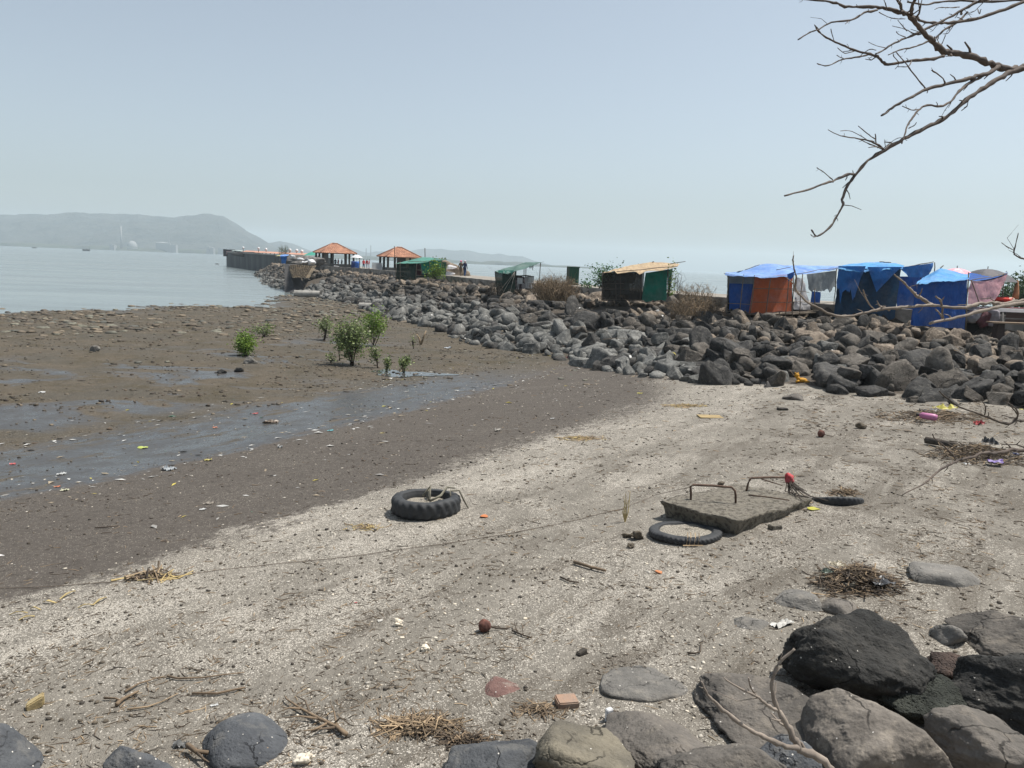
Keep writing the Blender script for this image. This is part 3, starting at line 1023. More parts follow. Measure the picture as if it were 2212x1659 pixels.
x, y, R = beach_samples(9000, 4.6, 36, seed=22)
s = sea_s(x, y)
nb = fbm(np.stack([s * 0.9, ((x + 6) * 0.56 + (y - 9) * 0.83) * 0.25, x * 0], -1), 41, 4)
den = 0.08 + 0.8 * sstep(nb, 0.0, 0.6)
tt = (x + 6) * 0.56 + (y - 9) * 0.83
den = np.where(s > -0.6 + np.maximum(0, tt - 16) * 0.0, 0.10, den)
den = np.where((tt > 15) & (s > 1.0) & (s < 10), 0.55, den)
k = (R.random(len(x)) < den) & (s < 10) & (emb_fr(x, y) > 1.0)
x, y = x[k], y[k]
scatter_rocks('shells', 'bleached shell and coral chips strewn over the beach', [M_SHELL], x, y, 0.004 + 0.014 * np.random.default_rng(4).random(len(x)) ** 5 + 0.0006 * np.hypot(x, y), R, 1, 0.35, 0.4, 2)

# stones of the mud flat, thickest towards the water and under the breakwater
R = np.random.default_rng(23)
n = 26000
yy = R.uniform(26, 112, n)
xx = yy * R.uniform(-0.72, 0.12, n)
s = sea_s(xx, yy)
z = ground_z(xx, yy)
fr = emb_fr(xx, yy)
nn_ = fbm(np.stack([xx * 0.13, yy * 0.2, xx * 0], -1), 51, 4)
den = sstep(s, 20, 36) * (0.10 + 0.9 * sstep(nn_, -0.05, 0.5)) + 0.75 * sstep(fr, 1.9, 1.05) * sstep(yy, 52, 66) + 0.03
den = np.where((yy > 40) & (yy < 60) & (np.abs(xx + 18 - (yy - 50)) < 7), np.maximum(den, 0.6 * sstep(nn_, -0.3, 0.3)), den)
den = np.where(s < 34, den * .55, den)
k = (R.random(n) < den * .65) & (z > -0.10) & (fr > 1.0)
xx, yy = xx[k], yy[k]
sz = (0.04 + 0.24 * R.random(len(xx)) ** 3.0) * np.where(den[k] < 0.06, 0.55, 1.0)
k2 = R.random(len(xx)) < 0.22
scatter_rocks('rubble', 'flat brown stones strewn over the mud flat by the water', [M_FLAT, M_FLATG], xx, yy, sz, R, 2, 0.48, 0.12, 3, weights=[0.72, 0.28])


# ------------------------------------------------------------------ builders for huts, cloth, plants and people
M_BAMBOO = mat('grey_bamboo_pole', (0.20, 0.165, 0.125), (0.12, 0.098, 0.075), scale=4, bump=0.3, stretch=(3, 3, 0.6))
M_STICK = mat('dark_stick', (0.085, 0.068, 0.054), (0.05, 0.042, 0.035), scale=5, bump=0.3)


def cloth_mat(name, col, col2, trans=0.22, rough=0.75, spec=0.25, scale=1.3):
    m, N = new_mat(name)
    tc = N('TexCoord').outputs['Object']
    c = N.mix(N.ramp(N.noise(tc, scale, 5, 0.62), 0.35, 0.65), col, col2)
    grey = sum(col) / 3
    fade = tuple(0.55 * q + 0.45 * (0.10 + grey) for q in col)
    c = N.mix(N.math('MULTIPLY', N.ramp(N.noise(tc, 0.7, 7, 0.7), 0.42, 0.72), 0.7), c, fade)
    low = N.math('MULTIPLY', N.ramp(N.noise(N('Mapping', {'Vector': tc, 'Scale': (2.5, 2.5, 0.5)}).outputs[0], 1.6, 7, 0.72), 0.50, 0.72), 0.55)
    c = N.mix(low, c, tuple(0.6 * q + 0.4 * z_ for q, z_ in zip(col, (0.11, 0.098, 0.084))))
    h = N.math('ADD', N.math('MULTIPLY', N.noise(tc, 3.5, 5, 0.6), 1.0), N.noise(N('Mapping', {'Vector': tc, 'Scale': (1.0, 1.0, 0.35)}).outputs[0], 7.0, 3, 0.6))
    bs = N('BsdfPrincipled', {'Base Color': c, 'Roughness': rough, 'Specular IOR Level': spec, 'Normal': N('Bump', {'Height': h, 'Strength': 0.6, 'Distance': 0.07}).outputs[0]})
    out = bs.outputs[0]
    if trans:
        out = N('MixShader', {0: trans, 1: out, 2: N('BsdfTranslucent', {'Color': c}).outputs[0]}).outputs[0]
    finish(N, out)
    return m


M_BLUE = cloth_mat('blue_tarpaulin', (0.018, 0.095, 0.36), (0.014, 0.068, 0.27))
M_BLUEL = cloth_mat('faded_sky_blue_tarpaulin', (0.10, 0.33, 0.62), (0.055, 0.22, 0.50), trans=0.12)
M_BLUEB = cloth_mat('bright_blue_tarpaulin', (0.030, 0.165, 0.46), (0.022, 0.12, 0.36), trans=0.15)
M_TEAL = cloth_mat('grimy_teal_tarpaulin', (0.022, 0.065, 0.125), (0.018, 0.045, 0.08))
M_LAV = cloth_mat('lavender_blue_tarpaulin', (0.21, 0.35, 0.62), (0.10, 0.21, 0.50), trans=0.12)
M_ORANGE = cloth_mat('orange_sheet', (0.62, 0.15, 0.055), (0.52, 0.12, 0.045), trans=0.45)
M_WHITE = cloth_mat('white_sheet', (0.82, 0.81, 0.82), (0.70, 0.69, 0.70), trans=0.55)
M_GREYC = cloth_mat('grey_sheet', (0.34, 0.37, 0.38), (0.24, 0.265, 0.275), trans=0.5)
M_PINK = cloth_mat('pink_sheet', (0.85, 0.50, 0.54), (0.72, 0.40, 0.45), trans=0.6)
M_GREEN = cloth_mat('green_shade_sheet', (0.012, 0.19, 0.13), (0.010, 0.14, 0.095), trans=0.3)
M_GREENL = cloth_mat('faded_green_netting', (0.085, 0.28, 0.22), (0.07, 0.21, 0.17), trans=0.2)
M_GREENG = cloth_mat('grey_green_netting', (0.11, 0.19, 0.165), (0.085, 0.15, 0.13), trans=0.2)
M_TANR = mat('dry_tan_roof_sheet', (0.42, 0.32, 0.20), (0.29, 0.21, 0.135), scale=2.2, bump=0.5, bscale=6, bdist=0.04, stretch=(2.5, 0.5, 1))


def net_mat(name, col, hole):
    m, N = new_mat(name)
    tc = N('TexCoord').outputs['Object']
    f = N.noise(tc, 2.0, 5)
    bs = N('BsdfPrincipled', {'Base Color': N.mix(N.ramp(f, 0.35, 0.65), col, tuple(c * 0.6 for c in col)), 'Roughness': 0.95, 'Specular IOR Level': 0.1})
    tr = N('BsdfTransparent')
    finish(N, N('MixShader', {0: N.ramp(f, 0.3, 0.7, hole * 0.5, hole * 1.3), 1: bs.outputs[0], 2: tr.outputs[0]}).outputs[0])
    return m


M_NETB = net_mat('black_shade_netting', (0.045, 0.042, 0.036), 0.16)
M_NETG = net_mat('dark_green_shade_netting', (0.028, 0.050, 0.040), 0.08)


def cloth(name, parent, tl, tr, br, bl, material, nu=18, nv=14, amp=0.06, freq=1.2, seed=0, sag=0.0, rag=0.0, fold=0.0):
    tl, tr, br, bl = [np.asarray(q, float) for q in (tl, tr, br, bl)]
    u = np.linspace(0, 1, nu)[:, None, None]
    v = np.linspace(0, 1, nv)[None, :, None]
    P = (tl * (1 - u) + tr * u) * (1 - v) + (bl * (1 - u) + br * u) * v
    nn = nrm(np.cross(tr - tl, bl - tl))
    n = fbm(P * freq + seed * 7.7, seed, 4, 0.55)
    P = P + nn * (n * amp)[..., None]
    if fold:
        P = P + nn * (fold * np.sin(u * 23 + 3 * n[..., None] + seed) * (0.3 + v))
    P[..., 2] -= sag * np.sin(np.pi * u[..., 0]) * (1 - v[..., 0] * 0.5)
    if rag:
        w = fbm(np.stack([np.linspace(0, 9, nu), np.full(nu, seed * 3.0), np.zeros(nu)], -1), seed + 3, 4)
        P[..., 2] += (rag * w)[:, None] * v[..., 0] ** 2
    mb = MB()
    mb.grid(P)
    return mb.build(name, material, parent, smooth=True)


def sheet(name, parent, front, back, material, nv=10, amp=0.05, seed=0, drip=0.0):
    """a roof sheet stretched between two edge polylines"""
    def res(pl, n):
        pl = np.asarray(pl, float)
        return np.stack([np.interp(np.linspace(0, len(pl) - 1, n), np.arange(len(pl)), pl[:, k]) for k in range(3)], -1)
    n = 30
    a, b = res(front, n), res(back, n)
    v = np.linspace(0, 1, nv)[None, :, None]
    P = a[:, None] * (1 - v) + b[:, None] * v
    k = fbm(P * 1.5 + seed, seed, 4, 0.55)
    P[..., 2] += k * amp * (0.35 + 0.65 * np.sin(np.pi * v[..., 0]))
    if drip:
        w = np.abs(fbm(np.stack([np.linspace(0, 12, n), np.full(n, seed * 1.0), np.zeros(n)], -1), seed + 5, 3))
        e = a.copy()
        e[:, 2] -= drip * (0.3 + w)
        e[:, 1] -= 0.03
        P = np.concatenate([e[:, None], P], 1)
    mb = MB()
    mb.grid(P)
    return mb.build(name, material, parent, smooth=True)


def pole(parent, a, b, r=0.03, material=None, name='pole', n=6, bend=0.02):
    a, b = np.asarray(a, float), np.asarray(b, float)
    k = np.linspace(0, 1, 5)[:, None]
    P = a + (b - a) * k
    P[1:4] += np.random.default_rng(int(abs(a[0] * 97 + b[2] * 31) * 10) % 99999).normal(size=(3, 3)) * bend * np.linalg.norm(b - a) * 0.3
    mb = MB()
    mb.tube(P, [r, r * 0.8], n)
    return mb.build(name, material or M_BAMBOO, parent, smooth=True)


def leaf_cloud(centres, spread, n, size, R, flat=0.55):
    centres = np.asarray(centres, float)
    c = centres[R.integers(0, len(centres), n)]
    p = c + R.normal(size=(n, 3)) * np.asarray(spread)
    a = R.normal(size=(n, 3))
    a /= np.linalg.norm(a, axis=1)[:, None]
    a[:, 2] *= 0.7
    b = np.cross(a, R.normal(size=(n, 3)))
    b /= np.linalg.norm(b, axis=1)[:, None] + 1e-9
    s = size * R.uniform(0.6, 1.3, n)[:, None]
    V = np.stack([p - a * s, p + b * s * flat, p + a * s, p - b * s * flat], 1).reshape(-1, 3)
    f = np.arange(n * 4).reshape(n, 4)
    return V, f


M_LEAF = mat('mangrove_leaf', (0.20, 0.255, 0.11), (0.115, 0.165, 0.062), rough=0.5, spec=0.4, scale=3, bump=0, island=0.45, trans=0.3)
M_LEAFY = mat('bright_mangrove_leaf', (0.19, 0.29, 0.05), (0.12, 0.21, 0.035), rough=0.5, spec=0.4, scale=3, bump=0, island=0.4, trans=0.35)
M_LEAFD = mat('dark_tree_leaf', (0.050, 0.092, 0.036), (0.032, 0.062, 0.026), rough=0.6, spec=0.3, scale=1, bump=0, island=0.5, trans=0.2)
M_LEAFG = mat('fresh_green_leaf', (0.045, 0.145, 0.040), (0.032, 0.105, 0.030), rough=0.5, spec=0.4, scale=3, bump=0, island=0.4, trans=0.3)
M_STEM = mat('dark_stem', (0.065, 0.050, 0.038), (0.04, 0.032, 0.026), scale=9, bump=0.3)


def leafy(name, label, cat, base, crown, n, leaf, material, stems=5, group=None, seed=0, clumps=16, spread=0.72, parts=True):
    """crown: centre and half sizes (x, y, z) of the foliage"""
    R = np.random.default_rng(700 + seed)
    base = np.asarray(base, float)
    c, h = np.asarray(crown[0], float), np.asarray(crown[1], float)
    q = R.normal(size=(clumps, 3))
    q /= np.linalg.norm(q, axis=1)[:, None]
    q *= R.uniform(0.35, 0.95, clumps)[:, None]
    cent = c + q * h
    V, f = leaf_cloud(cent, h * spread / clumps ** 0.33 * 1.3, n, leaf, R)
    V[:, 2] = np.maximum(V[:, 2], base[2] + 0.02)
    if not parts:
        o = fast_mesh(name, V, f, material, loc=tuple(base))
        return tag(o, label, cat, group)
    t = thing(name, label, cat, base, group)
    o = fast_mesh('foliage', V, f, material, loc=tuple(base))
    o.parent = t
    o.location = (0, 0, 0)
    mb = MB()
    for k in range(stems):
        e = cent[R.integers(0, clumps)]
        m1 = base + (e - base) * 0.45 + R.normal(size=3) * h * 0.1
        m1[2] = base[2] + (e[2] - base[2]) * 0.5
        r0 = 0.012 + 0.018 * h[2]
        mb.tube([base + R.normal(size=3) * h * np.array([0.08, 0.08, 0]) - (0, 0, 0.03), m1, e], [r0, r0 * 0.35], 5)
        for _ in range(2):
            e2 = cent[R.integers(0, clumps)]
            mb.tube([m1, (m1 + e2) / 2 + R.normal(size=3) * h * 0.06, e2], [r0 * 0.6, r0 * 0.2], 4)
    mb.build('stem', M_STEM, t, smooth=True)
    return t


M_DRY = mat('dry_twig', (0.33, 0.26, 0.185), (0.20, 0.155, 0.11), scale=5, bump=0, island=0.45)
M_DRYB = mat('dry_brown_twig', (0.27, 0.21, 0.15), (0.165, 0.13, 0.095), scale=5, bump=0, island=0.45)


def dry_bush(name, label, base, w, h, n, seed, material, group=None, depth=0.6, up=0.5):
    R = np.random.default_rng(900 + seed)
    base = np.asarray(base, float)
    mb = MB()
    for k in range(n):
        a = R.uniform(0, 6.28)
        rr = math.sqrt(R.random())
        b = base + np.array([math.cos(a) * rr * w * 0.35, math.sin(a) * rr * w * 0.35 * depth, -0.05])
        out = np.array([math.cos(a) * w * 0.5 * R.uniform(0.2, 1.0), math.sin(a) * w * 0.5 * depth * R.uniform(0.2, 1.0), 0])
        H = h * R.uniform(0.35, 1.0) * (1 - 0.35 * (np.linalg.norm(out) / (w * 0.5)) ** 2)
        e = base + out + (0, 0, H)
        m1 = (b + e) / 2 + R.normal(size=3) * 0.10 * h + (0, 0, 0.15 * h * up)
        m2 = (m1 + e) / 2 + R.normal(size=3) * 0.08 * h
        r = R.uniform(0.006, 0.012) * (1 + h * 0.25)
        mb.tube([b, m1, m2, e], [r, r * 0.5], 3, cap=False)
        for _ in range(2):
            e2 = m2 + R.normal(size=3) * 0.16 * h
            mb.tube([m1 * 0.4 + m2 * 0.6, e2], [r * 0.6, r * 0.35], 3, cap=False)
    o = mb.build(name, material, None, base)
    return tag(o, label, 'bush', group)


def plain(name, col, rough=0.7, **k):
    return mat(name, col, tuple(c * 0.75 for c in col), rough=rough, bump=0.1, **k)


M_SKIN = plain('brown_skin', (0.22, 0.115, 0.07))
M_HAIR = plain('black_hair', (0.012, 0.011, 0.010))


def person(label, loc, height, face, top, low, hat=None, seed=0, stride=0.12, top_to=0.52, group=None):
    """a standing or strolling person grown from a skeleton as one skin; face = heading, clockwise from +Y"""
    R = np.random.default_rng(seed)
    h = height
    t = thing('person', label, 'person', loc, group)
    J = {'pel': (0, 0, .53), 'spi': (0, 0.005, .64), 'che': (0, 0.01, .755), 'nec': (0, 0.012, .845), 'hea': (0, 0.02, .905), 'top': (0, 0.015, .965),
         'shL': (-.105, 0.005, .80), 'elL': (-.14, -0.01 - stride * .3, .635), 'haL': (-.135, 0.06 - stride * .2, .495), 'fiL': (-.13, 0.075 - stride * .2, .45),
         'shR': (.105, 0.005, .80), 'elR': (.14, -0.01 + stride * .3, .635), 'haR': (.135, 0.06 + stride * .4, .495), 'fiR': (.13, 0.075 + stride * .4, .45),
         'hiL': (-.055, 0, .50), 'knL': (-.06, 0.02 + stride * .55, .275), 'anL': (-.06, stride, .04), 'toL': (-.065, stride + .09, .018),
         'hiR': (.055, 0, .50), 'knR': (.06, 0.02 - stride * .25, .275), 'anR': (.06, -stride, .045), 'toR': (.065, -stride + .085, .018)}
    RD = {'pel': .085, 'spi': .076, 'che': .088, 'nec': .034, 'hea': .050, 'top': .040, 'shL': .045, 'elL': .031, 'haL': .021, 'fiL': .016, 'shR': .045, 'elR': .031, 'haR': .021, 'fiR': .016,
          'hiL': .066, 'knL': .045, 'anL': .028, 'toL': .022, 'hiR': .066, 'knR': .045, 'anR': .028, 'toR': .022}
    E = [('pel', 'spi'), ('spi', 'che'), ('che', 'nec'), ('nec', 'hea'), ('hea', 'top'), ('che', 'shL'), ('shL', 'elL'), ('elL', 'haL'), ('haL', 'fiL'), ('che', 'shR'), ('shR', 'elR'), ('elR', 'haR'), ('haR', 'fiR'),
         ('pel', 'hiL'), ('hiL', 'knL'), ('knL', 'anL'), ('anL', 'toL'), ('pel', 'hiR'), ('hiR', 'knR'), ('knR', 'anR'), ('anR', 'toR')]
    names = list(J)
    me = bpy.data.meshes.new('body')
    c, s = math.cos(-face), math.sin(-face)
    co = [(h * (J[k][0] * c - J[k][1] * s), h * (J[k][0] * s + J[k][1] * c), h * J[k][2]) for k in names]
    me.from_pydata(co, [(names.index(a), names.index(b)) for a, b in E], [])
    o = link(bpy.data.objects.new('body', me))
    sk = o.modifiers.new('skin', 'SKIN')
    me.skin_vertices if me.skin_vertices else None
    for i, k in enumerate(names):
        r = RD[k] * h
        me.skin_vertices[0].data[i].radius = (r, r * (0.72 if k in ('pel', 'spi', 'che') else 1.0))
        me.skin_vertices[0].data[i].use_root = (k == 'pel')
    sub = o.modifiers.new('sub', 'SUBSURF')
    sub.levels = 1
    sub.render_levels = 1
    dg = bpy.context.evaluated_depsgraph_get()
    me2 = bpy.data.meshes.new_from_object(o.evaluated_get(dg))
    bpy.data.objects.remove(o)
    body = link(bpy.data.objects.new('body', me2))
    me2.materials.clear()
    for m in (M_SKIN, top, low):
        me2.materials.append(m)
    for p in me2.polygons:
        z = p.center.z / h
        x = abs(p.center.x * c + p.center.y * -s) / h if False else math.hypot(p.center.x, p.center.y) / h
        p.material_index = 0 if z > 0.835 or z < 0.035 or (0.42 < z < 0.52 and x > 0.115) else 1 if z > top_to else 2
        p.use_smooth = True
    body.parent = t
    ORIGIN[body.name] = ORIGIN[t.name]
    v, f = ICO[3]
    keep = v[:, 2] > -0.15
    hv = v * np.array([.056, .062, .060]) * h
    fy = v[:, 1] > 0.45
    hv[fy & (v[:, 2] < 0.45)] *= 0.8
    hv = np.stack([hv[:, 0] * c - hv[:, 1] * s, hv[:, 0] * s + hv[:, 1] * c, hv[:, 2]], 1) + np.array([0, 0, .935 * h])
    ff = [q for q in f if all(keep[i] for i in q)]
    mesh_obj('hair', hv + ORIGIN[t.name], ff, M_HAIR, t, smooth=True)
    if hat:
        hv = v * np.array([.075, .08, .055]) * h + np.array([0, 0, .955 * h])
        hv[v[:, 2] < -0.1] *= np.array([1.0, 1.0, 1.0])
        mesh_obj('head_scarf', hv + ORIGIN[t.name], [q for q in f if all(v[i, 2] > -0.45 for i in q)], hat, t, smooth=True)
    return t


def lathe(prof, n=24, c=(0, 0, 0)):
    mb = MB()
    P = np.array([[(r * math.cos(a), r * math.sin(a), z) for r, z in prof] for a in np.arange(n) * 2 * math.pi / n]) + np.asarray(c, float)
    mb.grid(P, closed_u=True)
    return mb


def K5(x, y, Y):
    return atY(1520.8 + .1875 * x, 518.4 + .1875 * y, Y)


def K6(x, y, Y):
    return atY(1866.4 + .1771 * x, 483.9 + .1771 * y, Y)


def K4(x, y, Y):
    return atY(1036.8 + .2187 * x, 518.4 + .2187 * y, Y)


def KJ(x, y, Y):
    return atY(1062.8 + .0664 * x, 553 + .0664 * y, Y)


def K3(x, y, Y):
    return atY(777.6 + .15625 * x, 501.1 + .15625 * y, Y)


def K2(x, y, Y):
    return atY(466.6 + .15625 * x, 483.9 + .15625 * y, Y)


# ------------------------------------------------------------------ the orange panelled hut
b0 = K5(640, 850, 41.5)
hut = thing('bamboo_hut', 'bamboo frame hut with orange and blue sheet walls and lavender blue roof', 'hut', (b0[0], b0[1], gz(b0[0], b0[1])))
YF = 40.0
cloth('blue_panel', hut, K5(290, 500, YF + .5), K5(580, 508, YF + .3), K5(527, 832, YF + .3), K5(292, 800, YF + .5), M_BLUE, seed=1, amp=.05, rag=.15)
cloth('grey_panel', hut, K5(278, 392, YF + .6), K5(582, 412, YF + .4), K5(580, 530, YF + .4), K5(288, 525, YF + .6), M_GREYC, seed=2, amp=.05)
cloth('orange_panel', hut, K5(582, 412, YF + .2), K5(1024, 398, YF), K5(1004, 826, YF), K5(516, 840, YF + .2), M_ORANGE, seed=3, amp=.035, rag=.05)
cloth('netting_panel', hut, K5(270, 690, YF + .7), K5(440, 700, YF + .7), K5(440, 870, YF + .7), K5(265, 870, YF + .7), M_NETB, seed=4)
cloth('white_sheet', hut, K5(1045, 430, YF + .7), K5(1165, 445, YF + 1.6), K5(1232, 806, YF + 1.8), K5(1022, 798, YF + .6), M_WHITE, seed=5, amp=.12, freq=1.8)
cloth('grey_sheet', hut, K5(1180, 395, YF + 1.8), K5(1524, 352, YF + 3.2), K5(1520, 575, YF + 3.2), K5(1205, 605, YF + 1.9), M_GREYC, seed=6, amp=.06, rag=.2)
cloth('blue_sheet', hut, K5(1236, 590, YF + 3.6), K5(1342, 600, YF + 4), K5(1336, 800, YF + 4), K5(1230, 805, YF + 3.6), M_BLUE, seed=7)
cloth('side_wall', hut, K5(272, 400, YF + .6), K5(440, 350, YF + 3.6), K5(420, 800, YF + 3.6), K5(262, 866, YF + .6), M_TEAL, seed=8)
cloth('back_wall', hut, K5(440, 350, YF + 3.6), K5(1020, 330, YF + 3.6), K5(1020, 800, YF + 3.6), K5(420, 800, YF + 3.6), M_TEAL, seed=9)
sheet('roof', hut, [K5(*q, YF - .25 + 2.4 * min(1.0, max(0, q[0] - 1000) / 70) + max(0, q[0] - 1070) / 500 * .8) for q in [(240, 388), (400, 404), (540, 412), (680, 428), (830, 418), (960, 410), (1060, 396), (1300, 372), (1430, 345), (1568, 305)]], [K5(*q, YF + 3.6 + max(0, q[0] - 1010) / 558 * 1.2) for q in [(300, 380), (440, 352), (600, 292), (720, 272), (900, 288), (1150, 292), (1400, 298), (1610, 294)]], M_LAV, amp=.09, seed=10, drip=.07)
cloth('roof_flap', hut, K5(955, 395, YF - .35), K5(1040, 362, YF - .35), K5(1028, 430, YF - .35), K5(972, 475, YF - .35), M_BLUE, nu=8, nv=8, seed=11, amp=.05)
for a, b in [((282, 385), (262, 868)), ((458, 398), (404, 866)), ((582, 405), (528, 885)), ((772, 415), (700, 948)), ((872, 830), (834, 958)), ((988, 405), (928, 944)), ((1030, 395), (1018, 940)), ((1136, 390), (1096, 910)), ((1276, 560), (1276, 808)), ((1528, 335), (1494, 800))]:
    pole(hut, K5(*a, YF - .12 + max(0, a[0] - 1035) / 500 * 2.9), K5(*b, YF - .12 + max(0, a[0] - 1035) / 500 * 2.9), .026)
for a, b in [((262, 728), (540, 742)), ((262, 820), (520, 832)), ((575, 558), (1030, 562)), ((560, 715), (1010, 722)), ((1000, 835), (1496, 804)), ((990, 712), (1500, 716)), ((990, 575), (1210, 605)), ((180, 845), (380, 885)), ((528, 855), (1020, 888)), ((230, 385), (300, 392)), ((470, 345), (640, 285)), ((830, 345), (1000, 312)), ((1040, 395), (1570, 318))]:
    pole(hut, K5(*a, YF - .16 + max(0, a[0] - 1035) / 500 * 2.9), K5(*b, YF - .16 + max(0, b[0] - 1035) / 500 * 2.9), .018, name='rail')
mb = MB()
fl = [K5(265, 850, YF + .3), K5(1020, 850, YF + .2), K5(1490, 812, YF + 2.6), K5(1490, 790, YF + 4.6), K5(300, 815, YF + 3.6)]
mb.add(fl + [q - np.array([0, 0, .06]) for q in fl], [(0, 1, 2, 3, 4), (9, 8, 7, 6, 5), (0, 5, 6, 1), (1, 6, 7, 2), (2, 7, 8, 3), (3, 8, 9, 4), (4, 9, 5, 0)])
mb.build('platform', M_BAMBOO, hut)
for q in [(400, 860), (700, 860), (950, 850), (1200, 830), (600, 820), (1000, 810)]:
    p = K5(*q, YF + 1.4)
    KEEP.append((p[0], p[1], 1.35))

# ------------------------------------------------------------------ the two blue tarpaulin stalls
YQ = 39.0
b0 = K5(1870, 930, YQ + 1)
st = thing('tarpaulin_stall', 'stall wrapped in ragged sky blue and grimy teal tarpaulin beside the orange hut', 'stall', (b0[0], b0[1], gz(b0[0], b0[1])))
cloth('front_wall', st, K5(1556, 330, YQ), K5(2270, 330, YQ - .3), K5(2200, 868, YQ - .3), K5(1496, 905, YQ), M_TEAL, 30, 22, amp=.16, freq=1.1, seed=20, rag=.18)
cloth('drape', st, K5(1548, 300, YQ - .2), K5(1852, 300, YQ - .25), K5(1735, 690, YQ - .25), K5(1520, 640, YQ - .15), M_BLUEB, 18, 16, amp=.12, seed=21, rag=.5)
cloth('drape', st, K5(1880, 310, YQ - .25), K5(2290, 310, YQ - .5), K5(2215, 372, YQ - .5), K5(1985, 600, YQ - .3), M_BLUEB, 18, 16, amp=.12, seed=22)
sheet('roof', st, [K5(*q, YQ - .3) for q in [(1548, 318), (1650, 335), (1850, 352), (1950, 338), (2120, 330), (2290, 322)]], [K5(*q, YQ + 3.2) for q in [(1580, 298), (1720, 268), (1900, 254), (2040, 258), (2212, 268), (2310, 300)]], M_BLUEL, amp=.12, seed=23, drip=.1)
cloth('side_wall', st, K5(1556, 335, YQ), K5(1580, 300, YQ + 3.2), K5(1560, 800, YQ + 3.2), K5(1498, 905, YQ), M_TEAL, seed=24)
cloth('side_sheet', st, K6(440, 530, YQ + .3), K6(850, 474, YQ + .9), K6(770, 650, YQ + .9), K6(540, 650, YQ + .5), M_BLUEB, amp=.12, seed=25)
cloth('lower_side_sheet', st, K6(430, 640, YQ + .8), K6(720, 640, YQ + 1.2), K6(640, 1060, YQ + 1.2), K6(385, 1112, YQ + .8), M_BLUE, amp=.12, seed=26, rag=.15)
for a, b in [((862, 468), (856, 700)), ((690, 600), (690, 760)), ((430, 600), (400, 1160)), ((20, 590), (0, 1150)), ((545, 520), (850, 462)), ((190, 462), (330, 470))]:
    pole(st, K6(*a, YQ + 1.0), K6(*b, YQ + 1.0), .025, M_STICK)
for q in [(1600, 900), (1850, 920), (2100, 900), (1700, 880), (2000, 880)]:
    p = K5(*q, YQ + 1.3)
    KEEP.append((p[0], p[1], 1.35))
b0 = K5(1500, 985, YQ - 1.2)
t = tag(MB().tube([K5(1310, 985, YQ - 1.6), K5(1600, 955, YQ - 1.4), K5(1950, 903, YQ - 1.2)], [.045, .03], 7).build('driftwood_pole', M_BAMBOO, smooth=True), 'long weathered pole lying on boulders in front of the teal stall', 'pole')
t = tag(MB().tube([K5(1390, 1000, YQ - 1.9), K5(1520, 1015, YQ - 1.9), K5(1610, 1035, YQ - 2.0)], [.05, .04], 6).build('driftwood_plank', M_DRY, smooth=True), 'short pale piece of split bamboo lying below the long weathered pole', 'bamboo')

YR = 34.0
b0 = K6(920, 1260, YR + 1)
st = thing('tarpaulin_stall', 'stall with plain deep blue tarpaulin front and a pink cloth awning at its side', 'stall', (b0[0], b0[1], gz(b0[0], b0[1])))
cloth('front_wall', st, K6(652, 716, YR - .4), K6(1272, 676, YR + .4), K6(1232, 1282, YR + .4), K6(568, 1240, YR - .4), M_BLUE, 24, 20, amp=.05, freq=.9, seed=30, rag=.05)
sheet('roof', st, [K6(*q, YR + a) for q, a in [((640, 728), -.6), ((760, 715), -.5), ((850, 692), -.4), ((1000, 690), -.2), ((1120, 690), 0), ((1280, 664), .25)]], [K6(*q, YR + 3) for q in [(740, 640), (840, 590), (932, 530), (1060, 558), (1190, 605), (1300, 612)]], M_BLUEL, amp=.10, seed=31, drip=.05)
sheet('awning', st, [K6(*q, YR + .7 + max(0, q[0] - 1275) / 475 * 2.6) for q in [(1275, 690), (1400, 690), (1500, 682), (1640, 645), (1750, 606)]], [K6(*q, YR + 3.2 + max(0, q[0] - 1275) / 475 * 2.2) for q in [(1265, 596), (1400, 604), (1560, 608), (1690, 600), (1752, 596)]], M_BLUE, amp=.06, seed=32)
cloth('pink_cloth', st, K6(1296, 690, YR + .6), K6(1748, 610, YR + 3.1), K6(1592, 948, YR + 2.1), K6(1268, 972, YR + .4), M_PINK, 22, 18, amp=.07, seed=33, sag=.14)
cloth('side_wall', st, K6(652, 716, YR - .4), K6(745, 640, YR + 3), K6(700, 1100, YR + 3), K6(568, 1240, YR - .4), M_BLUE, seed=34)
for a, b in [((1278, 588), (1240, 1292)), ((1312, 690), (1408, 975)), ((930, 540), (970, 505))]:
    pole(st, K6(*a, YR + .5), K6(*b, YR + .5), .026)
pole(st, K6(1700, 606, YR + 2.9), K6(1694, 1060, YR + 2.9), .026)
pole(st, K6(1290, 690, YR + .55), K6(1752, 598, YR + 3.1), .02, name='rail')
for a, b in [((640, 728), (1130, 690)), ((655, 985), (1280, 985))]:
    pole(st, K6(*a, YR + .35), K6(*b, YR + .35), .02, name='rail')
for q in [(650, 1240), (920, 1260), (1180, 1280)]:
    p = K6(*q, YR + 1.2)
    KEEP.append((p[0], p[1], 1.5))


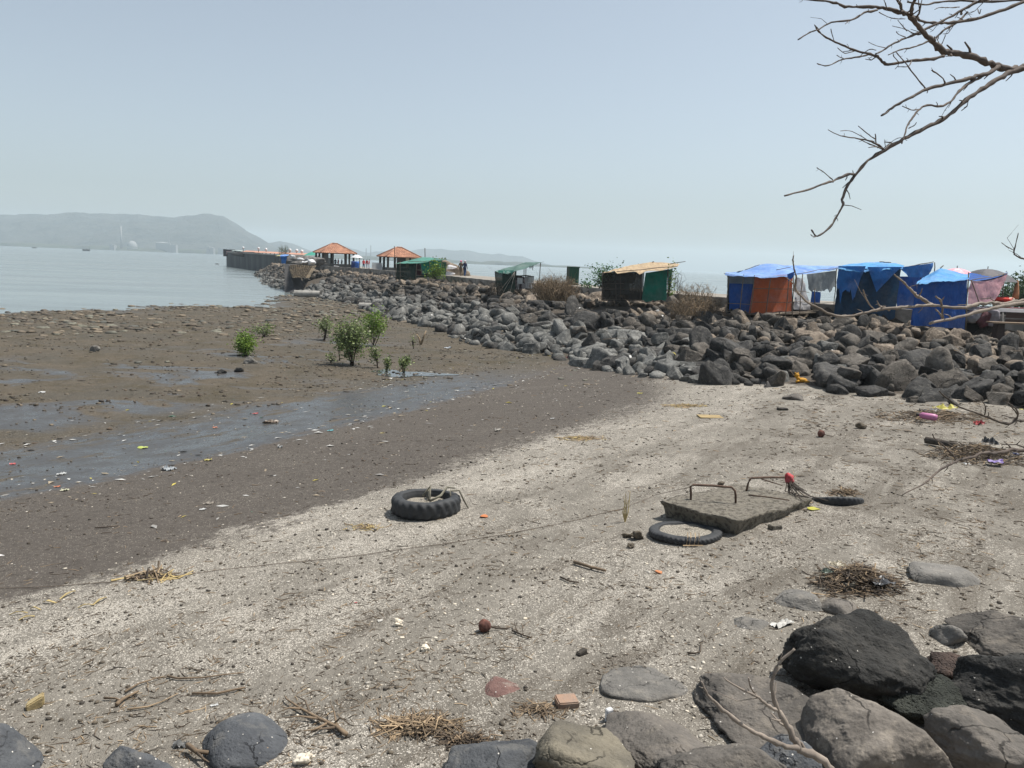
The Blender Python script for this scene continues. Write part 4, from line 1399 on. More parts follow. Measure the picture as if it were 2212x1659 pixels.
def umbrella(label, top, rad, drop, mats, seed=0):
    top = np.asarray(top, float)
    gzv = top[2] - 2.1
    t = thing('parasol', label, 'parasol', (top[0], top[1], gzv))
    n = 8
    rings = np.linspace(0, 1, 7)
    P = np.zeros((n * 4, 7, 3))
    for i in range(n * 4):
        a = i * 2 * math.pi / (n * 4)
        sc = 1 - 0.035 * (1 - abs(math.cos(a * n / 2)))
        for j, q in enumerate(rings):
            P[i, j] = top + np.array([math.cos(a) * rad * q * (sc if j else 1), math.sin(a) * rad * q * (sc if j else 1), -drop * q ** 2.1])
    mb = MB()
    mb.grid(P, closed_u=True)
    for k in range(len(mb.mi)):
        mb.mi[k] = (k // 6 // 4) % len(mats)
    mb.build('canopy', mats, t, smooth=True)
    MB().tube([top + (0, 0, .12), (top[0], top[1], gzv)], .018, 6).build('pole', M_STICK, t)
    for i in range(n):
        a = i * 2 * math.pi / n
        MB().tube([top - (0, 0, .02), top + np.array([math.cos(a) * rad * .97, math.sin(a) * rad * .97, -drop * .96])], .006, 4).build('rib', M_STICK, t)
    return t


umbrella('grey black parasol poking up behind the blue awning', K6(1510, 548, 38.0), 1.30, .58, [plain('charcoal_canopy', (0.085, 0.082, 0.090)), plain('dark_grey_canopy', (0.12, 0.112, 0.118))])
umbrella('pink parasol half hidden behind the blue roof ridge', K6(1135, 540, 38.4), 1.05, .55, [plain('rose_canopy', (0.75, 0.34, 0.40)), plain('pale_rose_canopy', (0.78, 0.48, 0.52))])

# counter, bench and goods by the right edge
pc = K6(1500, 1085, 36.2)
t = thing('stall_counter', 'white topped stall counter with dark cloth skirt behind the wooden bench', 'counter', (pc[0] + 1.6, 36.6, 3.0))
za = K6(1700, 1050, 36.2)[2]
mb = MB()
mb.box((pc[0] + 2.3, 36.8, za), (5.4, 1.2, .16))
mb.build('top', M_WHITE, t)
mb = MB()
mb.box((pc[0] + 1.7, 36.85, za - .62), (6.4, 1.0, 1.08))
mb.build('skirt', plain('black_cloth', (0.012, 0.011, 0.012)), t)
MB().box((pc[0] + 2.6, 36.9, za + .085), (4.6, .9, .05)).build('cloth_strip', plain('maroon_cloth', (0.13, 0.02, 0.025)), t)
for k, (xx, yy, w_, h_, col, lab) in enumerate([(1330, 1110, 110, 110, (0.30, 0.30, 0.31), 'grey bundle of goods beside the deep blue stall'), (1450, 1115, 150, 120, (0.115, 0.02, 0.03), 'maroon cloth bundle between the deep blue stall and the bench'), (1560, 1115, 120, 110, (0.30, 0.27, 0.30), 'striped grey pink bundle at the left end of the white counter')]):
    p = K6(xx, yy, 36.0)
    v, f = rock_shape(60 + k, 4, 12, 6.0, 0.09)
    o = mesh_obj('cloth_bundle', v * np.array([w_ * .0007 * 5.2, .3, h_ * .0007 * 4.6]) + p, f, cloth_mat('bundle_cloth', col, tuple(c * .6 for c in col), trans=0), loc=p, smooth=True)
    tag(o, lab, 'bundle')
p = K6(1700, 930, 37.2)
v, f = rock_shape(66, 4, 12, 6.0, 0.09)
tag(mesh_obj('patterned_cloth', v * np.array([.85, .35, .17]) + p, f, mat('red_patterned_cloth', (0.55, 0.05, 0.035), (0.62, 0.52, 0.42), scale=3.5, bump=0.2, lo=.55, hi=.62), loc=p, smooth=True), 'red cloth with cream pattern heaped on the white topped counter', 'cloth')
p = K6(1845, 912, 37.4)
tag(lathe([(0.0, .88), (.03, .86), (.09, .55), (.13, .25), (.15, 0), (.02, 0)], 12, p).build('closed_parasol', plain('faded_orange_canopy', (0.42, 0.20, 0.10)), smooth=True), 'closed faded orange parasol standing behind the red patterned cloth', 'parasol')

M_WOOD = mat('bench_wood', (0.26, 0.19, 0.13), (0.17, 0.12, 0.085), scale=3, bump=0.3, stretch=(0.4, 5, 5))
M_WOODD = mat('dark_bench_wood', (0.062, 0.043, 0.036), (0.04, 0.028, 0.024), scale=3, bump=0.3, stretch=(0.4, 5, 5))
p = K6(1545, 1200, 32.6)
bz = gz(p[0] + 1.2, 32.7)
t = thing('park_bench', 'wooden bench with dark slatted back at the right edge', 'bench', (p[0] + 1.2, 32.7, bz))
MB().box((p[0] + 1.35, 32.7, p[2]), (2.7, .5, .06)).build('seat', M_WOOD, t)
MB().box((p[0] + 1.95, 33.02, p[2] + .30), (2.2, .05, .20)).box((p[0] + 1.95, 33.0, p[2] + .08), (2.2, .05, .12)).build('backrest', M_WOODD, t)
for xx in (.45, 1.75):
    MB().box((p[0] + xx, 32.75, (p[2] + bz) / 2 - .06), (.34, .40, p[2] - bz + .08), taper=.82).build('leg', M_WOODD, t)
MB().tube([(p[0] + .75, 33.1, p[2] + .4), (p[0] + .62, 32.6, bz - .05)], .035, 5).build('brace', M_CONC, t)
KEEP.append((p[0] + 1.2, 32.8, 1.8))
for q in (0.5, 2.5, 4.5):
    KEEP.append((pc[0] + q, 36.8, 1.5))

# tree standing beyond the right end
pb = atY(2235, 640, 56)
c = atY(2250, 622, 56)
t = leafy('leafy_tree', 'dark green leafy tree beyond the pink awning at the right edge', 'tree', (pb[0], 56, 2.6), ((c[0], 56, c[2]), (3.0, 2.2, 1.1)), 5200, .11, M_LEAFD, 6, seed=3, clumps=40)
c = atY(2205, 634, 58)
leafy('leafy_shrub', 'dark shrub below the leafy tree behind the orange parasol', 'shrub', (c[0], 58, 2.6), ((c[0], 58, c[2] - .4), (2.6, 1.5, .9)), 2600, .11, M_LEAFD, 4, seed=4, clumps=24)

# ------------------------------------------------------------------ the tan roofed hut
YN = 46.0
b0 = K4(1530, 600, YN + 1)
st = thing('shade_hut', 'hut with tan sheet roof, black netting front and one green sheet', 'hut', (b0[0], b0[1], gz(b0[0], b0[1])))
cloth('netting_wall', st, K4(1207, 318, YN + .3), K4(1625, 318, YN + .1), K4(1605, 600, YN + .1), K4(1200, 602, YN + .3), M_NETB, seed=40, amp=.05)
cloth('green_wall', st, K4(1635, 325, YN), K4(1852, 292, YN), K4(1842, 606, YN), K4(1598, 604, YN), M_GREEN, 20, 18, seed=41, amp=.10, freq=1.6, rag=.08)
cloth('side_wall', st, K4(1850, 292, YN + .1), K4(1915, 285, YN + 2.6), K4(1890, 400, YN + 2.6), K4(1850, 590, YN + .1), M_GREEN, 8, 10, seed=42)
cloth('inner_sheet', st, K4(1340, 335, YN + 1.2), K4(1540, 330, YN + 1.2), K4(1530, 420, YN + 1.2), K4(1345, 440, YN + 1.2), M_GREYC, 8, 8, seed=43)
cloth('inner_sheet', st, K4(1295, 430, YN + 1.3), K4(1470, 425, YN + 1.3), K4(1480, 530, YN + 1.3), K4(1300, 545, YN + 1.3), M_GREYC, 8, 8, seed=44)
cloth('back_wall', st, K4(1215, 330, YN + 3.2), K4(1600, 300, YN + 3.2), K4(1600, 585, YN + 3.2), K4(1215, 585, YN + 3.2), M_NETB, seed=45)
sheet('roof', st, [K4(*q, YN - .3) for q in [(1222, 318), (1290, 312), (1330, 300), (1350, 326), (1440, 316), (1535, 304), (1582, 338), (1640, 305), (1760, 298), (1860, 282), (1945, 262)]], [K4(*q, YN + 3.4) for q in [(1320, 292), (1420, 268), (1510, 243), (1600, 232), (1700, 219), (1800, 224), (1870, 230), (1985, 232)]], M_TANR, amp=.07, seed=46, drip=.04)
for a, b in [((1210, 318), (1204, 606)), ((1385, 330), (1386, 600)), ((1600, 340), (1580, 604)), ((1856, 285), (1856, 600)), ((1700, 219), (1720, 214)), ((1340, 440), (1345, 600))]:
    pole(st, K4(*a, YN - .1), K4(*b, YN - .1), .03, M_STICK)
for a, b in [((1205, 436), (1420, 430)), ((1205, 488), (1480, 486)), ((1225, 330), (1950, 262)), ((1880, 236), (2030, 212)), ((1205, 590), (1600, 598))]:
    pole(st, K4(*a, YN - .12), K4(*b, YN - .12), .022, M_STICK, 'rail')
for q in [(1250, 600), (1450, 600), (1650, 600), (1800, 600)]:
    p = K4(*q, YN + 1.4)
    KEEP.append((p[0], p[1], 1.5))
c = K4(1300, 320, 50)
leafy('leafy_shrub', 'fresh green shrub growing at the left end of the tan roofed hut', 'shrub', K4(1190, 470, 49.5), (K4(1285, 372, 49.5), (1.0, .8, .75)), 1200, .08, M_LEAFG, 6, seed=5, clumps=22)
leafy('leafy_shrub', 'tiny green shrub at the road edge left of the tan roofed hut', 'shrub', K4(1060, 475, 50.5), (K4(1062, 450, 50.5), (.45, .3, .3)), 160, .09, M_LEAFG, 3, seed=6, clumps=7)
leafy('leafy_shrub', 'thin yellow green vine climbing the right post of the tan roofed hut', 'vine', K4(1865, 560, 46.2), (K4(1880, 410, 46.2), (.32, .25, 1.0)), 260, .07, M_LEAFY, 3, seed=7, clumps=10)
dry_bush('dry_bush', 'leafless thorny shrub right of the tan roofed hut', K4(1900, 530, 47.0), 1.6, 1.55, 26, 8, M_STICK)
dry_bush('dry_bush', 'big dense tan dry bush between the two green netting stalls', K4(745, 590, 48.5), 3.3, 1.65, 480, 1, M_DRYB, depth=.7)
dry_bush('dry_bush', 'low brown dry bush left of the orange panelled hut', K4(2120, 735, 41.0), 3.4, 1.15, 300, 2, M_DRYB, depth=.7)
dry_bush('dry_bush', 'straggly dry weeds along the road wall behind the low brown bush', K4(2150, 560, 46.5), 3.2, .85, 90, 3, M_DRY, depth=.4)
KEEP.append((*K4(745, 590, 48.5)[:2], 1.6))

# green dustbins on the road
M_BIN = plain('green_bin', (0.018, 0.075, 0.045), rough=.5)


def bin_(label, p, h):
    z0 = 3.26
    t = thing('dustbin', label, 'dustbin', (p[0], p[1], z0), 'green dustbins on the breakwater road')
    MB().box((p[0], p[1], z0 + h * .54), (h * .46, h * .5, h * .84), .2).build('body', M_BIN, t)
    MB().box((p[0], p[1], z0 + h * .98), (h * .50, h * .54, h * .07), .2).build('lid', M_BIN, t)
    MB().tube([(p[0] - h * .3, p[1], z0), (p[0] - h * .3, p[1], z0 + h)], .03, 5).build('post', M_STICK, t)


bin_('green dustbin on the road between the dry bush and the tan roofed hut', K4(915, 440, 58.5), 1.5)
bin_('green dustbin on the road beside the yellow green shrub', K3(1140, 590, 84.5), 1.45)

# ------------------------------------------------------------------ green netting stall with banners
YJ = 59.0
b0 = KJ(430, 1340, YJ)
st = thing('netting_stall', 'stall of dark green netting with grey green sloping roof and picture banners', 'stall', (b0[0], b0[1], gz(b0[0], b0[1])))
cloth('netting_wall', st, KJ(85, 488, YJ + .4), KJ(565, 560, YJ), KJ(545, 1350, YJ), KJ(165, 1290, YJ + .4), M_NETG, seed=50, amp=.06)
cloth('green_wall', st, KJ(560, 555, YJ), KJ(772, 512, YJ + .3), KJ(742, 1120, YJ + .3), KJ(545, 1350, YJ), M_NETG, seed=51, amp=.05)
cloth('back_wall', st, KJ(330, 430, YJ + 3), KJ(800, 420, YJ + 3), KJ(780, 1060, YJ + 3), KJ(330, 1100, YJ + 3), M_NETG, seed=52)
sheet('roof', st, [KJ(*q, YJ - .15) for q in [(80, 486), (220, 540), (360, 560), (520, 598), (640, 530), (720, 505), (850, 470), (1060, 415), (1300, 318), (1500, 240), (1610, 218)]], [KJ(*q, YJ + 2.8) for q in [(300, 430), (480, 375), (720, 320), (920, 250), (1110, 198), (1250, 206), (1400, 208), (1520, 205), (1690, 188)]], M_GREENG, amp=.07, seed=53)
cloth('roof_edge', st, KJ(180, 470, YJ - .2), KJ(720, 460, YJ - .2), KJ(700, 520, YJ - .25), KJ(230, 550, YJ - .25), M_GREENL, 16, 6, seed=54, amp=.06, rag=.25)
for a, b, y_ in [((1580, 225), (1532, 940), 0), ((1045, 410), (1038, 700), 1.5), ((1108, 390), (1096, 700), 1.8), ((100, 500), (172, 1300), .4), ((770, 505), (745, 1130), .3), ((735, 1100), (712, 1250), -.4)]:
    pole(st, KJ(*a, YJ + y_), KJ(*b, YJ + y_), .035, M_STICK)
for a, b in [((735, 520), (130, 1300)), ((740, 530), (240, 1390)), ((745, 560), (540, 1360))]:
    pole(st, KJ(*a, YJ - .2), KJ(*b, YJ - .6), .014, M_CONC, 'guy_rope', bend=.005)
M_BAN1 = mat('dark_picture_banner', (0.055, 0.04, 0.05), (0.34, 0.28, 0.30), scale=2.4, bump=0, lo=.45, hi=.62)
M_BAN2 = mat('pale_picture_banner', (0.42, 0.42, 0.44), (0.22, 0.22, 0.24), scale=1.6, bump=0, lo=.5, hi=.6)
cloth('banner', st, KJ(770, 620, YJ + 2), KJ(1070, 690, YJ + 2), KJ(1065, 1060, YJ + 2), KJ(770, 1070, YJ + 2), M_BAN1, 10, 8, seed=55, amp=.02)
cloth('banner', st, KJ(1072, 670, YJ + 2), KJ(1372, 665, YJ + 2), KJ(1350, 1040, YJ + 2), KJ(1068, 1060, YJ + 2), M_BAN2, 10, 8, seed=56, amp=.02)
cloth('counter_top', st, KJ(770, 605, YJ + 1.9), KJ(1372, 665, YJ + 1.9), KJ(1372, 690, YJ + 1.7), KJ(770, 650, YJ + 1.7), M_STICK, 8, 4, seed=57)
cloth('hanging_cloth', st, KJ(1180, 360, YJ + .3), KJ(1362, 300, YJ + .3), KJ(1330, 400, YJ + .3), KJ(1230, 400, YJ + .3), M_NETB, 8, 8, seed=58, rag=.3)
p = KJ(430, 1200, YJ + 1.4)
KEEP.append((p[0], p[1], 1.7))
p = KJ(1100, 1100, YJ + 1.6)
KEEP.append((p[0], p[1], 1.5))
M_PLAS = plain('white_plastic', (0.68, 0.68, 0.68), rough=.4)


def chair(label, p, rz):
    p = np.asarray(p, float)
    t = thing('plastic_chair', label, 'chair', p, 'white plastic chairs at the green netting stall')
    c, s = math.cos(rz), math.sin(rz)

    def w(x, y, z):
        return p + np.array([x * c - y * s, x * s + y * c, z])
    MB().box(w(0, 0, .43), (.44, .42, .03), rz).build('seat', M_PLAS, t)
    MB().box(w(0, .2, .66), (.42, .03, .40), rz).build('backrest', M_PLAS, t)
    for a, b in ((-1, -1), (1, -1), (1, 1), (-1, 1)):
        MB().tube([w(a * .19, b * .18, .43), w(a * .22, b * .21, 0)], .022, 5).build('leg', M_PLAS, t)


chair('white plastic chair in front of the dark picture banner', KJ(925, 1085, YJ + 1.2), 0.3)
chair('white plastic chair in front of the pale picture banner', KJ(1225, 1050, YJ + 1.3), -0.4)
dry_bush('driftwood_heap', 'tangle of dark sticks left of the stall with picture banners', KJ(60, 1250, 58.5), 1.6, 1.1, 60, 9, M_STICK)

# ------------------------------------------------------------------ far green netting stall
YH = 78.0
b0 = K3(640, 660, YH)
st = thing('netting_stall', 'stall with dark netting front and bright turquoise side in front of the second pavilion', 'stall', (b0[0], b0[1], gz(b0[0], b0[1])))
cloth('netting_wall', st, K3(510, 430, YH), K3(785, 436, YH - .4), K3(775, 665, YH - .4), K3(498, 652, YH), M_NETG, seed=70, amp=.05)
cloth('turquoise_wall', st, K3(838, 425, YH), K3(1138, 388, YH + .6), K3(1120, 500, YH + .6), K3(868, 590, YH), cloth_mat('turquoise_sheet', (0.018, 0.30, 0.225), (0.014, 0.23, 0.17), trans=.3), seed=71, amp=.06)
cloth('back_wall', st, K3(700, 400, YH + 3), K3(1130, 380, YH + 3), K3(1110, 610, YH + 3), K3(700, 640, YH + 3), M_NETG, seed=72)
cloth('inner_cloth', st, K3(785, 450, YH + 1.5), K3(840, 450, YH + 1.5), K3(850, 600, YH + 1.5), K3(785, 600, YH + 1.5), plain('dark_red_cloth', (0.10, 0.02, 0.03)), 6, 6, seed=73)
sheet('roof', st, [K3(*q, YH - .5) for q in [(485, 432), (620, 428), (780, 430), (870, 420), (960, 405), (1060, 392), (1200, 376)]], [K3(*q, YH + 3) for q in [(600, 415), (700, 388), (850, 348), (920, 350), (1000, 356), (1080, 366), (1150, 374)]], M_GREENL, amp=.09, seed=74, drip=.06)
for a, b in [((555, 415), (558, 668)), ((785, 440), (768, 660)), ((962, 405), (966, 600)), ((500, 430), (496, 655)), ((1135, 385), (1110, 600)), ((1010, 340), (1010, 360))]:
    pole(st, K3(*a, YH - .5), K3(*b, YH - .5), .04)
for a, b in [((780, 600), (960, 604)), ((660, 405), (1130, 395)), ((1040, 372), (1205, 378)), ((780, 525), (900, 530))]:
    pole(st, K3(*a, YH - .55), K3(*b, YH - .55), .03, name='rail')
p = K3(640, 650, YH + 1.6)
KEEP.append((p[0], p[1], 2.0))
p = K3(950, 600, YH + 1.6)
KEEP.append((p[0], p[1], 2.0))
leafy('leafy_shrub', 'yellow green shrub at the right end of the turquoise sided stall', 'shrub', K3(1045, 650, 77), (K3(1045, 560, 77), (.85, .6, 1.0)), 700, .11, M_LEAFY, 5, seed=8, clumps=16)
pole_t = thing('pole', 'tall dark pole standing in front of the second pavilion roof', 'pole', K3(480, 520, 96))
pole(pole_t, K3(478, 195, 96), K3(484, 520, 96), .05, M_STICK, 'shaft')
pole_t = thing('pole', 'dark pole sticking up behind the turquoise sided stall', 'pole', K3(900, 420, 88))
pole(pole_t, K3(898, 222, 88), K3(900, 430, 88), .05, M_STICK, 'shaft')

# heap of brown sacks and the two strollers
p = K3(1265, 600, 92)
v, f = rock_shape(81, 4, 12, 8.0, 0.1)
tag(mesh_obj('soil_heap', v * np.array([2.0, 1.2, 1.55]) + (p[0], p[1], 3.3), f, mat('brown_earth_heap', (0.23, 0.18, 0.13), (0.14, 0.11, 0.08), scale=4, bump=.6), loc=(p[0], p[1], 3.26), smooth=True), 'heap of brown earth on the road left of the walking couple', 'heap')
for k, (xx, yy, lab) in enumerate([(1250, 492, 'white sack on top of the brown earth heap'), (1215, 590, 'pale sheet at the foot of the brown earth heap')]):
    q = K3(xx, yy, 90.8)
    v, f = rock_shape(83 + k, 3, 12, 7.0, 0.1)
    tag(mesh_obj('sack', v * np.array([.62, .5, .28]) + q, f, M_WHITE, loc=q, smooth=True), lab, 'sack')
M_NAVY = plain('navy_cloth', (0.02, 0.03, 0.085))
M_DENIM = plain('blue_denim', (0.045, 0.095, 0.22))
M_PINKH = plain('pink_knit', (0.70, 0.13, 0.26))
M_OLIVE = plain('brown_print_cloth', (0.15, 0.11, 0.075))
M_PALE = plain('pale_scarf', (0.60, 0.52, 0.58))
q = K3(1390, 620, 86)
person('person in pink head scarf and brown print clothes walking on the breakwater road', (q[0], 86, 3.3), 1.66, .5, M_OLIVE, M_OLIVE, M_PINKH, 1)
q = K3(1446, 620, 85)
person('person in dark blue top and jeans with pale scarf walking beside the pink scarf', (q[0], 85, 3.3), 1.68, .5, M_NAVY, M_DENIM, M_PALE, 2, stride=.08, top_to=.42)
M_RED = plain('red_shirt', (0.52, 0.035, 0.04))
M_WCL = plain('white_skirt', (0.55, 0.55, 0.62))
for k, (xx, lab) in enumerate([(2040, 'person in red shirt standing left of the other two red shirts by the pavilion'), (2086, 'person in red and white clothes in the middle of three near the pavilion'), (2118, 'person in red top and white skirt at the right of three near the pavilion')]):
    q = K2(xx, 600, 118 + k)
    person(lab, (q[0], 118 + k, 3.27), 1.42, 2.5 + k, M_RED, M_NAVY if k == 0 else M_WCL, None, 5 + k, stride=.05)

# ------------------------------------------------------------------ tiled pavilions
M_TILE = mat('terracotta_tile', (0.44, 0.23, 0.15), (0.29, 0.145, 0.095), scale=1.3, bump=.5, bscale=5, bdist=.05, island=.12)
M_TILED = mat('dark_ridge_tile', (0.40, 0.22, 0.15), (0.28, 0.15, 0.105), scale=2, bump=.3)
M_DARKP = plain('dark_painted_post', (0.040, 0.036, 0.034))


def pavilion(label, cx, cy, w, rz, z0, zw, ze, zp, solid=None, group=None):
    t = thing('pavilion', label, 'pavilion', (cx, cy, z0), 'red tiled pavilions on the breakwater')
    c, s = math.cos(rz), math.sin(rz)

    def L(x, y, z):
        return np.array([cx + x * c - y * s, cy + x * s + y * c, z])
    h = w / 2
    n = 9
    mb = MB()
    rid = w * .07
    for side in range(4):
        ca, sa = [(1, 0), (0, 1), (-1, 0), (0, -1)][side]
        for k in range(n):
            q0, q1 = k / n, (k + 1) / n
            za, zb = ze + (zp - ze) * q0, ze + (zp - ze) * q1
            wa = h * (1 - q0) + (rid if side % 2 == 0 else 0) * q0
            wb = h * (1 - q1) + (rid if side % 2 == 0 else 0) * q1
            da, db = h * (1 - q0) + (0 if side % 2 == 0 else rid) * q0, h * (1 - q1) + (0 if side % 2 == 0 else rid) * q1
            lift = .07
            nseg = max(3, int(wa * 2 / .32))
            for j in range(nseg):
                u0, u1 = j / nseg * 2 - 1, (j + 1) / nseg * 2 - 1
                um = (u0 + u1) / 2

                def W_(u, ww, dd, z):
                    x, y = u * ww, -dd
                    return L(x * ca - y * sa, x * sa + y * ca, z)
                V = [W_(u0, wa, da, za + lift * .6), W_(um, wa, da, za + lift * 1.2), W_(u1, wa, da, za + lift * .6), W_(u1, wb, db, zb), W_(um, wb, db, zb + lift * .5), W_(u0, wb, db, zb)]
                V += [V[0] - (0, 0, .08), V[2] - (0, 0, .08)]
                mb.add(V, [(0, 1, 4, 5), (1, 2, 3, 4), (6, 1, 0), (6, 7, 2, 1)])
    rf = mb.build('roof', M_TILE, t)
    for a, b in ((-1, -1), (1, -1), (1, 1), (-1, 1)):
        MB().tube([L(a * h, b * h, ze + .08), L(a * rid, 0 if True else 0, zp + .08)], .075, 6).build('ridge', M_TILED, rf, smooth=True)
    MB().tube([L(-rid, 0, zp + .09), L(rid, 0, zp + .09)], .08, 6).build('ridge', M_TILED, rf, smooth=True)
    g = h * .84
    for a, b in ((-1, -1), (-.35, -1), (.45, -1), (1, -1), (1, .1), (1, 1), (-1, 1), (-1, 0), (0, 1)):
        p0, p1 = L(a * g, b * g, z0), L(a * g, b * g, ze + .05)
        MB().box((p0 + p1) / 2, (.26, .26, p1[2] - p0[2]), rz).build('column', M_DARKP, t)
    for a, b, c2, d in ((-1, -1, 1, -1), (1, -1, 1, 1), (-1, 1, 1, 1), (-1, -1, -1, 1)):
        MB().tube([L(a * g, b * g, ze), L(c2 * g, d * g, ze)], .10, 4).build('beam', M_DARKP, t)
    m = L(0, -g, (z0 + zw) / 2)
    MB().box(m, (2 * g + .3, .3, zw - z0), rz).build('low_wall', M_CONCD, t)
    m = L(-g, 0, (z0 + zw) / 2)
    MB().box(m, (.3, 2 * g - .32, zw - z0), rz).build('low_wall', M_CONCD, t)
    MB().box(L(0, 0, z0 - .1), (w, w, .5), rz).build('floor', M_CONCD, t)
    if solid:
        MB().box(L(solid[0] * g, -g + .05, (zw + ze) / 2), (solid[1] * g, .2, ze - zw - .06), rz).build('panel', plain('cream_wall', (0.42, 0.36, 0.24)), t)
        MB().box(L(solid[0] * g - solid[1] * g * .72, -g + .03, (zw + ze) / 2), (.45 * g, .2, ze - zw - .1), rz).build('panel', M_DARKP, t)
    else:
        MB().box(L(-g * .8, -g * .9, (zw + ze) / 2), (g * .36, .2, ze - zw - .06), rz).build('panel', M_CONCD, t)
    return L


pv = atY(723, 550, 130)
PV = pavilion('larger red tiled pavilion on dark posts with people sitting inside', pv[0], 130, 5.9, math.radians(26), 3.15, 3.75, 5.45, 6.95)
pv2 = atY(862, 550, 112)
pavilion('smaller red tiled pavilion with a cream side wall behind the turquoise sided stall', pv2[0], 112, 5.1, math.radians(24), 3.2, 3.7, 5.15, 6.45, solid=(.55, .85))
for k, (xx, col, lab) in enumerate([(1490, M_PINKH, 'person in pink sitting at the left inside the larger pavilion'), (1650, M_NAVY, 'person in dark clothes sitting in the middle of the larger pavilion'), (1690, M_RED, 'person in red sitting right of the dark clothed one in the pavilion'), (1740, M_DARKP, 'person in black sitting at the right inside the larger pavilion')]):
    q = K2(xx, 545, 130.5)
    person(lab, (q[0], 130.5, 3.25), 1.35, 2 + k, col, col, None, 20 + k, stride=.02)
q = K2(1660, 582, 124.5)
t = thing('signboard', 'tilted white board below the larger pavilion', 'sign', (q[0], q[1], 2.6))
a = nrm(K2(1700, 590, 124.5) - K2(1630, 570, 124.5))
e0, e1 = K2(1630, 568, 124.5), K2(1702, 582, 124.5)
mb = MB()
mb.add([e0, e1, e1 - (0, 0, .45), e0 - (0, 0, .45), e0 + (0, .05, 0), e1 + (0, .05, 0), e1 + (0, .05, -.45), e0 + (0, .05, -.45)], [(0, 3, 2, 1), (4, 5, 6, 7), (0, 1, 5, 4), (1, 2, 6, 5), (2, 3, 7, 6), (3, 0, 4, 7)])
mb.build('board', M_PLAS, t)
MB().tube([q, (q[0], q[1] + .1, 2.3)], .04, 5).build('post', M_STICK, t)

# blue drums, chairs and white posts between the pavilions
for k, (xx, lab) in enumerate([(1900, 'dark blue drum at the left of the pair right of the larger pavilion'), (1945, 'bright blue drum at the right of the pair beside the larger pavilion')]):
    q = K2(xx, 600, 120)
    tag(lathe([(0, 1.05), (.34, 1.05), (.36, .7), (.34, .66), (.36, .35), (.34, .3), (.36, 0), (0, 0)], 18, (q[0], 120, 3.26)).build('plastic_drum', [plain('navy_drum', (0.02, 0.045, 0.18)), plain('blue_drum', (0.03, 0.12, 0.42))][k], smooth=True), lab, 'drum')
for k in range(10):
    q = K3(172 + k * 14.5, 500, 116 - k * .6)
    o = MB().box((q[0], q[1], 3.26 + .5), (.16, .14, 1.0), .3, taper=.7).build('white_post', M_PLAS)
    tag(o, 'short white post in the row between the three red shirts and the second pavilion', 'post', 'row of short white posts')
q = K2(1950, 440, 122)
t = umbrella('white parasol above the blue drums at the right of the larger pavilion', K2(1945, 428, 122), .95, .42, [M_PLAS])

# ------------------------------------------------------------------ stone landing ramp with dark buttress
M_STONE = mat('coursed_tan_stone', (0.23, 0.19, 0.14), (0.14, 0.115, 0.088), scale=2.5, bump=.6, bscale=8, island=.3)
pa, pb = K2(1000, 560, 113), K2(1355, 570, 115)
ca, cb = K2(1060, 745, 104), K2(1250, 745, 105)
st = thing('stone_ramp', 'tan coursed stone ramp with a dark leaning buttress at the water', 'ramp', ((ca[0] + cb[0]) / 2, 104, 0.4))
mb = MB()
nst = 13
for k in range(nst):
    q0, q1 = k / nst, (k + 1) / nst
    l0, r0 = pa * (1 - q0) + ca * q0, pb * (1 - q0) + cb * q0
    l1, r1 = pa * (1 - q1) + ca * q1, pb * (1 - q1) + cb * q1
    nb = 12
    for j in range(nb):
        u0, u1 = j / nb + .004, (j + 1) / nb - .004
        jit = rng.uniform(-.10, .10)
        A, B = l0 * (1 - u0) + r0 * u0, l0 * (1 - u1) + r0 * u1
        Cc, Dd = l1 * (1 - u1) + r1 * u1, l1 * (1 - u0) + r1 * u0
        dz = A[2] - Dd[2]
        y0 = (Dd[1] + Cc[1]) / 2 + jit
        zt = (A[2] + B[2]) / 2
        mb.box(((A[0] + B[0] + Cc[0] + Dd[0]) / 4, y0 + 1.0, zt - dz * .9 / 2 - .02), (abs(B[0] - A[0]) * .98, 2.0, dz * .88), 0.0)
mb.build('steps', M_STONE, st)
tl, tr = K2(950, 552, 112), K2(1000, 560, 112)
bl, br = K2(946, 918, 102.5), K2(1098, 830, 103.5)
mb = MB()
bk = np.array([0, 4.5, 0])
low = np.array([0, 0, -1.0])
mb.add([bl + low, br + low, tr, tl, bl + low + bk, br + low + bk, tr + bk, tl + bk], [(0, 1, 2, 3), (5, 4, 7, 6), (4, 0, 3, 7), (1, 5, 6, 2), (3, 2, 6, 7)])
mb.build('buttress', mat('painted_shade_stone', (0.045, 0.043, 0.042), (0.025, 0.025, 0.027), scale=.8, bump=.5), st)  # near-black colour has the shade on the buttress's front face painted in
KEEP.append(((ca[0] + cb[0]) / 2 - .5, 108, 2.6))
KEEP.append(((ca[0] + cb[0]) / 2 - .5, 112, 3.0))
KEEP.append(((ca[0] + cb[0]) / 2 - 2.4, 105, 1.6))
for k, (xx, yy, w_, h_, lab) in enumerate([(1065, 450, 40, 30, 'white sack highest on the heap above the stone ramp'), (1182, 490, 40, 24, 'white sack in the middle row above the stone ramp'), (1262, 492, 36, 26, 'greyish sack right of the middle white sack above the ramp'), (1198, 527, 30, 18, 'small white sack at the left edge of the ramp top'), (1242, 530, 36, 18, 'flat white sack beside the biggest white bag'), (1314, 522, 54, 46, 'biggest white bag at the right end of the ramp top')]):
    q = K2(xx, yy, 115.5 - k * .2)
    v, f = rock_shape(90 + k, 3, 12, 6.0, 0.08)
    tag(mesh_obj('sack', v * np.array([w_ * .0108, .5, h_ * .0108]) + q, f, M_GREYC if k == 2 else M_PLAS, loc=q, smooth=True), lab, 'sack', 'sacks above the stone ramp')
q = K2(1150, 530, 117.5)
v, f = rock_shape(97, 4, 14, 10, .12)
